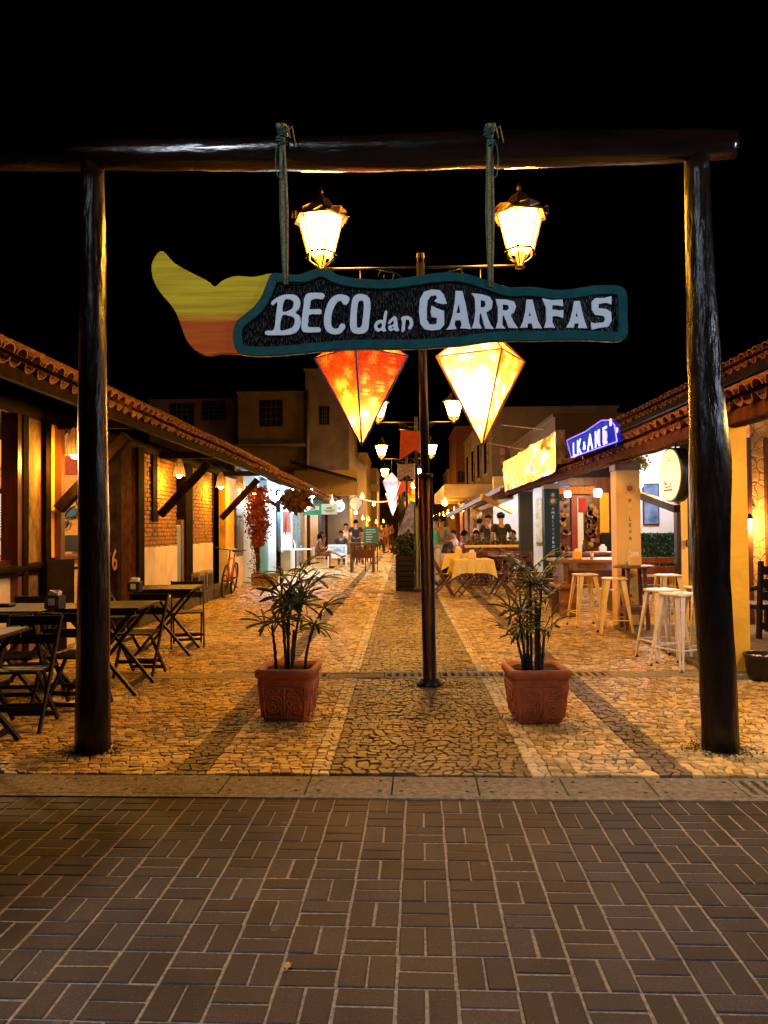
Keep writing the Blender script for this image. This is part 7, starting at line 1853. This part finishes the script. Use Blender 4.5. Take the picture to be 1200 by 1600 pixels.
# ================================================================== PEOPLE
def skin_mesh(verts, edges, rad, sub=2, root=0):
    me = bpy.data.meshes.new('b'); me.from_pydata(verts, edges, []); o = bpy.data.objects.new('b', me); COL.objects.link(o)
    md = o.modifiers.new('s', 'SKIN'); md.use_smooth_shade = True
    sv = me.skin_vertices[0].data
    for i, r_ in enumerate(rad): sv[i].radius = (r_, r_) if not isinstance(r_, tuple) else r_
    sv[root].use_root = True
    s2 = o.modifiers.new('u', 'SUBSURF'); s2.levels = sub; s2.render_levels = sub
    dg = bpy.context.evaluated_depsgraph_get(); out = bpy.data.meshes.new_from_object(o.evaluated_get(dg)); bpy.data.objects.remove(o)
    return out
def person(loc, rz, label, pose, skin, shirt, legs, hair, long_hair=False, cap=None, skirt=False, h=1.0, female=False, sleeveless=False):
    sw = .165 if female else .195
    if pose['seat']:
        P = {'pel': (0, 0, .52), 'bel': (0, -.01, .68), 'che': (0, 0, .88), 'nec': (0, .01, 1.07), 'hd1': (0, .03, 1.17), 'hd2': (0, .035, 1.27)}
        P['hL'] = (-.09, .04, .50); P['hR'] = (.09, .04, .50)
        k = pose.get('legs', 'rest')
        P['kL'] = (-.10, .46, .50); P['aL'] = (-.10, .44, .08); P['tL'] = (-.10, .60, .04)
        if k == 'cross': P['kR'] = (.0, .48, .60); P['aR'] = (-.04, .86, .42); P['tR'] = (-.04, 1.0, .44)
        else: P['kR'] = (.10, .46, .50); P['aR'] = (.10, .48, .08); P['tR'] = (.10, .62, .04)
        sz = 1.0
    else:
        P = {'pel': (0, 0, .95), 'bel': (0, .0, 1.10), 'che': (0, 0, 1.28), 'nec': (0, .0, 1.47), 'hd1': (0, .02, 1.56), 'hd2': (0, .025, 1.66)}
        P['hL'] = (-.09, 0, .90); P['hR'] = (.09, 0, .90); P['kL'] = (-.10, .02, .50); P['kR'] = (.12, .0, .50); P['aL'] = (-.11, -.02, .08); P['aR'] = (.14, -.02, .08); P['tL'] = (-.12, .14, .03); P['tR'] = (.16, .13, .03)
    lean = pose.get('lean', 0)
    cz = P['pel'][2]
    for k in ('bel', 'che', 'nec', 'hd1', 'hd2'): x, y, z = P[k]; P[k] = (x, y + (z - cz) * lean, z - abs(lean) * .05 * (z - cz))
    c = P['che']; nz = P['nec']
    P['sL'] = (-sw, c[1], nz[2] - .07); P['sR'] = (sw, c[1], nz[2] - .07)
    ar = pose.get('arms', ('down', 'down'))
    for s_, sx, a in (('L', -1, ar[0]), ('R', 1, ar[1])):
        sh_p = V(P['s' + s_])
        if a == 'down': e, w = sh_p + V((sx * .06, -.03, -.29)), sh_p + V((sx * .07, .06, -.54))
        elif a == 'fwd': e, w = sh_p + V((sx * .05, .03, -.28)), sh_p + V((-sx * .06, .27, -.24))
        elif a == 'face': e, w = sh_p + V((sx * .03, .16, -.24)), sh_p + V((-sx * .12, .20, -.0))
        else: e, w = sh_p + V((sx * .10, .0, -.27)), sh_p + V((-sx * .03, .20, -.33))
        P['e' + s_], P['w' + s_] = tuple(e), tuple(w); P['p' + s_] = tuple(w + (w - e).normalized() * .075)
    names = list(P); idx = {k: i for i, k in enumerate(names)}
    E = [('pel', 'bel'), ('bel', 'che'), ('che', 'nec'), ('nec', 'hd1'), ('hd1', 'hd2'), ('che', 'sL'), ('che', 'sR'), ('pel', 'hL'), ('pel', 'hR')]
    for s_ in 'LR': E += [('s' + s_, 'e' + s_), ('e' + s_, 'w' + s_), ('w' + s_, 'p' + s_), ('h' + s_, 'k' + s_), ('k' + s_, 'a' + s_), ('a' + s_, 't' + s_)]
    f = .92 if female else 1.0
    rad = {'pel': .125, 'bel': .112 * f, 'che': .125 * f, 'nec': .052, 'hd1': .078, 'hd2': .082, 'sL': .062 * f, 'sR': .062 * f, 'eL': .042, 'eR': .042, 'wL': .027, 'wR': .027, 'pL': .024, 'pR': .024,
           'hL': .088, 'hR': .088, 'kL': .058, 'kR': .058, 'aL': .036, 'aR': .036, 'tL': .03, 'tR': .03}
    body = skin_mesh([P[k] for k in names], [(idx[a], idx[b_]) for a, b_ in E], [rad[k] for k in names])
    t = thing('person', label, 'person', loc, rz); t.scale = (h,) * 3
    # fingers, nose, ears and eyes join the same continuous body mesh
    mb = MB(); mb.add([tuple(v.co) for v in body.vertices], [tuple(q.vertices) for q in body.polygons], 0, True)
    for s_ in 'LR':
        w, pp = V(P['w' + s_]), V(P['p' + s_]); d = (pp - w).normalized(); sd = d.cross(V((0, 0, 1))); sd = sd.normalized() if sd.length > .05 else V((1, 0, 0)); dn = d.cross(sd)
        for k in range(4):
            a0 = pp + sd * ((k - 1.5) * .016); ln = (.062, .075, .072, .055)[k]; mb.tube([a0 - d * .01, a0 + d * ln * .55 + dn * .006, a0 + d * ln * .85 + dn * .022], [.0085, .008, .006], 6)
        mb.tube([w + d * .03 + sd * .015, w + d * .06 + sd * .045, w + d * .085 + sd * .05], [.011, .009, .007], 6)
    hc = (V(P['hd1']) + V(P['hd2'])) / 2; rh = .085
    mb.tube([hc + V((0, rh + .002, .02)), hc + V((0, rh + .022, -.012)), hc + V((0, rh + .004, -.02))], [.008, .014, .010], 6)
    for sx in (-1, 1): mb.ball(hc + V((sx * (rh + .002), 0, -.005)), .02, 8, sz=1.4)
    bo = mb.build('body', skin, t, fix=False)
    mb = MB()
    for sx in (-1, 1): mb.ball(hc + V((sx * .03, rh - .004, .015)), .010, 6)
    mb.box(hc + V((0, rh - .001, -.045)), (.045, .012, .008)); mb.build('eyes_and_mouth', MAT_HAIR, t)
    # clothes: slightly fuller shells over torso and legs
    tn = ['pel', 'bel', 'che', 'sL', 'sR'] + ([] if sleeveless else ['uL', 'uR'])
    Q = dict(P); 
    for s_ in 'LR': Q['u' + s_] = tuple(V(P['s' + s_]).lerp(V(P['e' + s_]), .72))
    Q['ncl'] = tuple(V(P['che']).lerp(V(P['nec']), .62)); tn.append('ncl')
    ti = {k: i for i, k in enumerate(tn)}; TE = [('pel', 'bel'), ('bel', 'che'), ('che', 'sL'), ('che', 'sR'), ('che', 'ncl')] + ([] if sleeveless else [('sL', 'uL'), ('sR', 'uR')])
    tr = {'pel': .146, 'bel': .138 * f, 'che': .146 * f, 'sL': .078 * f, 'sR': .078 * f, 'uL': .066, 'uR': .066, 'ncl': .07}
    if sleeveless: tr['sL'] = tr['sR'] = .05
    me = skin_mesh([Q[k] for k in tn], [(ti[a], ti[b_]) for a, b_ in TE], [tr[k] for k in tn]); me.materials.append(shirt); place('shirt', me, t)
    ln_ = ['pel', 'hL', 'hR', 'kL', 'kR'] + ([] if skirt else ['aL', 'aR']); li = {k: i for i, k in enumerate(ln_)}
    LE = [('pel', 'hL'), ('pel', 'hR'), ('hL', 'kL'), ('hR', 'kR')] + ([] if skirt else [('kL', 'aL'), ('kR', 'aR')])
    lr = {'pel': .138, 'hL': .105, 'hR': .105, 'kL': .078, 'kR': .078, 'aL': .055, 'aR': .055}
    me = skin_mesh([Q[k] for k in ln_], [(li[a], li[b_]) for a, b_ in LE], [lr[k] for k in ln_]); me.materials.append(legs); place('skirt' if skirt else 'trousers', me, t)
    # hair
    mb = MB(); vs = []; n = 16; m_ = 8
    for i in range(m_ + 1):
        for j in range(n):
            th = pi * .62 * i / m_; a = 2 * pi * j / n; front = max(0, sin(a)); th2 = th * (1 - .42 * front)
            rr = rh + .016 + .004 * sin(j * 3 + i); vs.append(hc + V((rr * sin(th2) * cos(a), rr * sin(th2) * sin(a) - .006, rr * 1.12 * cos(th2) + .012)))
    mb.add(vs, [(i * n + j, i * n + (j + 1) % n, (i + 1) * n + (j + 1) % n, (i + 1) * n + j) for i in range(m_) for j in range(n)], 0, True)
    if long_hair:
        mb.tube([hc + V((0, -.05, .03)), hc + V((0, -.085, -.08)), hc + V((.01, -.09, -.22)), hc + V((.02, -.07, -.30))], [.07, .075, .06, .02], 12)
        for sx in (-1, 1): mb.tube([hc + V((sx * .07, -.02, .04)), hc + V((sx * .088, -.01, -.08)), hc + V((sx * .09, .0, -.2))], [.03, .032, .012], 8)
    mb.build('hair', hair, t)
    if cap:
        mb = MB(); mb.lathe(hc + V((0, -.005, .03)), [(.108, 0), (.108, .03), (.09, .065), (.05, .088), (.001, .095)], 16); mb.prism([(-.07, .08), (.07, .08), (.06, .17), (0, .19), (-.06, .17)], .012, lambda u, v, w: hc + V((u, v, .04 - w))); mb.build('cap', cap, t)
    for s_ in 'LR':
        a_, t_ = V(P['a' + s_]), V(P['t' + s_]); mb = MB(); d = (t_ - a_); mb.tube([a_ + V((0, -.03, -.04)), a_ + d * .5 + V((0, 0, -.015)), t_ + V((0, .02, 0))], [.038, .042, .03], 8); mb.build('shoe', MAT_BLACK, t)
    return t
C_ = lambda n, c: mat(n, c, .8, ns=10, na=.15)
SEAT, STAND = True, False
def atp(px, Y, z=0): p = AT(px, 830, Y); return (p.x, Y, z)
person(atp(497, 27.3), R(-72), 'seated woman in a patterned brown dress with crossed bare legs, beside the white table', dict(seat=True, legs='cross', lean=.12, arms=('face', 'fwd')), MAT_SKIN, mat('patterned_brown_dress', (.22, .10, .05), .8, ns=28, na=.8), mat('patterned_brown_dress', (.2, .1, .05)), MAT_HAIR, True, skirt=True, female=True)
p = atp(500, 27.3); t = thing('wooden_chair', 'plain wooden chair under the seated woman', 'chair', (p[0] - .05, p[1], 0), R(-72))
b = MB(); b.box((0, 0, .42), (.40, .42, .03)); b.build('seat', MAT_WHITE, t)
for sx in (-1, 1):
    for sy2 in (-1, 1): b = MB(); b.box((sx * .17, sy2 * .18, .205), (.035, .035, .41)); b.build('leg', MAT_WHITE, t)
b = MB(); b.box((0, -.20, .62), (.38, .025, .30)); b.build('backrest', MAT_WHITE, t)
person(atp(556, 31.5), R(12), 'standing man in a black T-shirt behind the high table', dict(seat=False, arms=('bent', 'bent')), MAT_SKIN, C_('black_shirt', (.012, .012, .014)), C_('dark_trousers', (.02, .02, .03)), MAT_HAIR, h=1.03)
person(atp(540, 33.5, .30), R(200), 'small seated person in white before the blue-white far doorway', dict(seat=True, arms=('fwd', 'fwd')), MAT_SKIN, C_('white_shirt', (.7, .7, .72)), C_('pale_trousers', (.3, .3, .32)), MAT_HAIR)
person(atp(533, 30.6), R(185), 'seated person in black behind the white armchair bench', dict(seat=True, arms=('fwd', 'fwd')), MAT_SKIN2, C_('black_shirt', (.012, .012, .014)), C_('dark_trousers', (.02, .02, .03)), MAT_HAIR)
person(atp(604, 46), R(160), 'distant walker in a brown dress near the alley centre', dict(seat=False, arms=('bent', 'down')), MAT_SKIN, C_('brown_dress', (.2, .08, .04)), C_('brown_skirt', (.16, .07, .04)), MAT_HAIR, True, female=True, skirt=True)
for i, (px, Y, seat, cc) in enumerate([(590, 44, True, (.3, .08, .05)), (596, 50, False, (.08, .05, .04)), (586, 40, True, (.35, .25, .2)), (610, 58, False, (.2, .1, .06))]):
    person(atp(px, Y, .12 if seat else 0), R(150 + 60 * i), ['distant seated diner in dull red by the alley edge', 'distant standing figure in dark clothes past the chalkboard', 'distant seated diner in tan just past the chalkboard', 'farthest walker, a tiny brown figure'][i], dict(seat=seat, arms=('fwd', 'bent')), MAT_SKIN, C_('far_shirt_%s' % 'abcd'[i], cc), C_('dark_trousers', (.02, .02, .03)), MAT_HAIR)
# right side diners
person(atp(679, 18.9), R(-60), 'woman in a turquoise sleeveless top standing beside the lamp post shaft', dict(seat=False, arms=('fwd', 'bent'), lean=.08), MAT_SKIN2, C_('turquoise_top', (.02, .42, .50)), C_('pale_jeans', (.45, .45, .50)), MAT_HAIR, female=True, sleeveless=True, h=1.0)
person(atp(688, 19.8), R(-40), 'standing person in grey blue beside the turquoise-topped woman', dict(seat=False, arms=('fwd', 'fwd'), lean=.1), MAT_SKIN2, C_('grey_blue_shirt', (.12, .15, .25)), C_('dark_trousers', (.02, .02, .03)), MAT_HAIR, h=1.0)
def seated(px, Y, rz, lab, sk, shc, **k):
    o = person(atp(px, Y), rz, lab, dict(seat=True, arms=k.pop('arms', ('fwd', 'fwd')), lean=k.pop('lean', .1)), sk, shc, C_('dark_trousers', (.02, .02, .03)), MAT_HAIR, **k)
    p = atp(px, Y); dup(fc1, (p[0] - .0, p[1], 0), rz, 'reddish folding chair under the ' + lab.split(',')[0], 'reddish folding chairs under diners'); return o
seated(703, 21.5, R(100), 'seated man with a white towel on his shoulder, half turned away', MAT_SKIN2, C_('dark_brown_shirt', (.05, .03, .03)))
seated(724, 20.9, R(-70), 'seated man in a red shirt, turned toward the woman', MAT_SKIN2, C_('red_shirt', (.36, .025, .018)), lean=.0)
seated(745, 21.6, R(165), 'seated smiling woman with dark hair behind the railing', MAT_SKIN, C_('brown_top', (.16, .07, .04)), long_hair=True, female=True)
seated(803, 22.3, R(150), 'seated person at the far right behind the railing, near the black column', MAT_SKIN, C_('dark_top', (.05, .04, .05)))
for i, (dx, dy) in enumerate([(.2, 3.1), (1.1, 3.4), (-.3, 7.0), (.5, 9.5), (.0, 13.0)]):
    x, y = ptabs[0]; x += dx + .3; y += dy
    dup(ft1, (x, y, 0), R(4 * i), ['reddish table touching the pale railing on the alley side', 'reddish table touching the pale railing by the black column', 'reddish table past the railing, beside the turquoise-topped woman', 'distant reddish table under the pergola', 'farthest reddish table under the far bulbs'][i], 'bare reddish folding tables')
    if i > 1:
        for k in (-1, 1): dup(fc1, (x + k * .6, y, 0), R(-90 * -k), 'reddish folding chair on the %s side of the %s' % (['lamp post', 'wall'][k > 0], ['table past the railing', 'distant pergola table', 'farthest table'][i - 2]), gC2)
seated(713, 26, R(90), 'distant seated diner in pale clothes under the pergola', MAT_SKIN, C_('pale_top', (.5, .45, .4)))
seated(735, 27.5, R(-100), 'distant seated diner in dark blue under the pergola', MAT_SKIN2, C_('dark_blue_top', (.03, .05, .12)))
seated(700, 30, R(160), 'distant seated diner in orange near the far bulbs', MAT_SKIN, C_('orange_top', (.5, .15, .04)), female=True, long_hair=True)
seated(690, 34, R(120), 'farthest seated diner beside the lamp post shaft', MAT_SKIN, C_('brown_top', (.16, .07, .04)))
person(atp(749, 23.2), R(-60), 'standing man in a white T-shirt', dict(seat=False, arms=('down', 'fwd')), MAT_SKIN, C_('white_tee', (.72, .68, .66)), C_('dark_trousers', (.02, .02, .03)), MAT_HAIR, h=.97)
person(atp(764, 22.4), R(150), 'standing man in a black shirt holding a hand to his face', dict(seat=False, arms=('face', 'bent')), MAT_SKIN, C_('black_shirt', (.012, .012, .014)), C_('dark_trousers', (.02, .02, .03)), MAT_HAIR, h=1.03)
person(atp(783, 20.9), R(10), 'big standing man in a black T-shirt and cap, seen from behind', dict(seat=False, arms=('down', 'down')), MAT_SKIN, C_('black_tee', (.014, .013, .016)), C_('dark_trousers', (.02, .02, .03)), MAT_HAIR, cap=MAT_BLACK, h=1.05)

# labels for lamps and other lights are not needed; fine debris on the cobbles
b = MB(); r = random.Random(77)
for i in range(260):
    x, y = r.uniform(-3, 3.4), r.uniform(4.4, 11); s_ = r.uniform(.002, .006)
    b.box((x, y, .003), (s_ * 2, s_, s_), Matrix.Rotation(r.uniform(0, 3), 3, 'Z'))
b.build('grit', MAT_SOIL, kind='stuff')

# glasses and bottles left on the tables
MG_ = mat('brown_bottle_glass', (.06, .02, .008), .15, na=.1); MGL = mat('pale_glass', (.5, .5, .5), .15, na=.1)
def bottle(x, y, z, kind, label):
    b = MB()
    if kind: b.lathe((0, 0, 0), [(.028, 0), (.031, .01), (.031, .13), (.013, .18), (.012, .23), (.014, .235), (.001, .237)], 12)
    else: b.lathe((0, 0, 0), [(.024, 0), (.032, .10), (.029, .10), (.022, .012), (.001, .010)], 12)
    o = b.build('bottle' if kind else 'drinking_glass', MG_ if kind else MGL, None, (x, y, z)); return tag(o, label, 'bottle' if kind else 'glass')
q_ = G(885, 872, .88); bottle(q_.x, q_.y, .881, 1, 'brown bottle on the nearer plank counter, beside its napkin holder')
q_ = G(925, 874, .88); bottle(q_.x, q_.y, .881, 0, 'small glass on the nearer plank counter near the cream column')
q_ = G(912, 863, .90); bottle(q_.x, q_.y, .901, 1, 'brown bottle on the farther plank table')
q_ = G(980, 883, .88); bottle(q_.x, q_.y, .886, 0, 'small glass on the round bar table')
x, y = ptabs[0]; bottle(x + .2, y + .2, .764, 1, 'brown bottle on the nearest yellow tablecloth'); bottle(x - .2, y + .15, .764, 0, 'glass on the nearest yellow tablecloth')
x, y = ptabs[1]; bottle(x + .15, y + .1, .764, 1, 'brown bottle on the second yellow tablecloth')
for i, dx in enumerate((-.25, -.05, .2)):
    q_ = G(460, 857, .74); bottle(q_.x + dx, q_.y + .1 * i, .741, i % 2, ['glass on the white cafe table, on its wall side', 'brown bottle in the middle of the white cafe table', 'glass on the white cafe table, nearest the seated woman'][i])
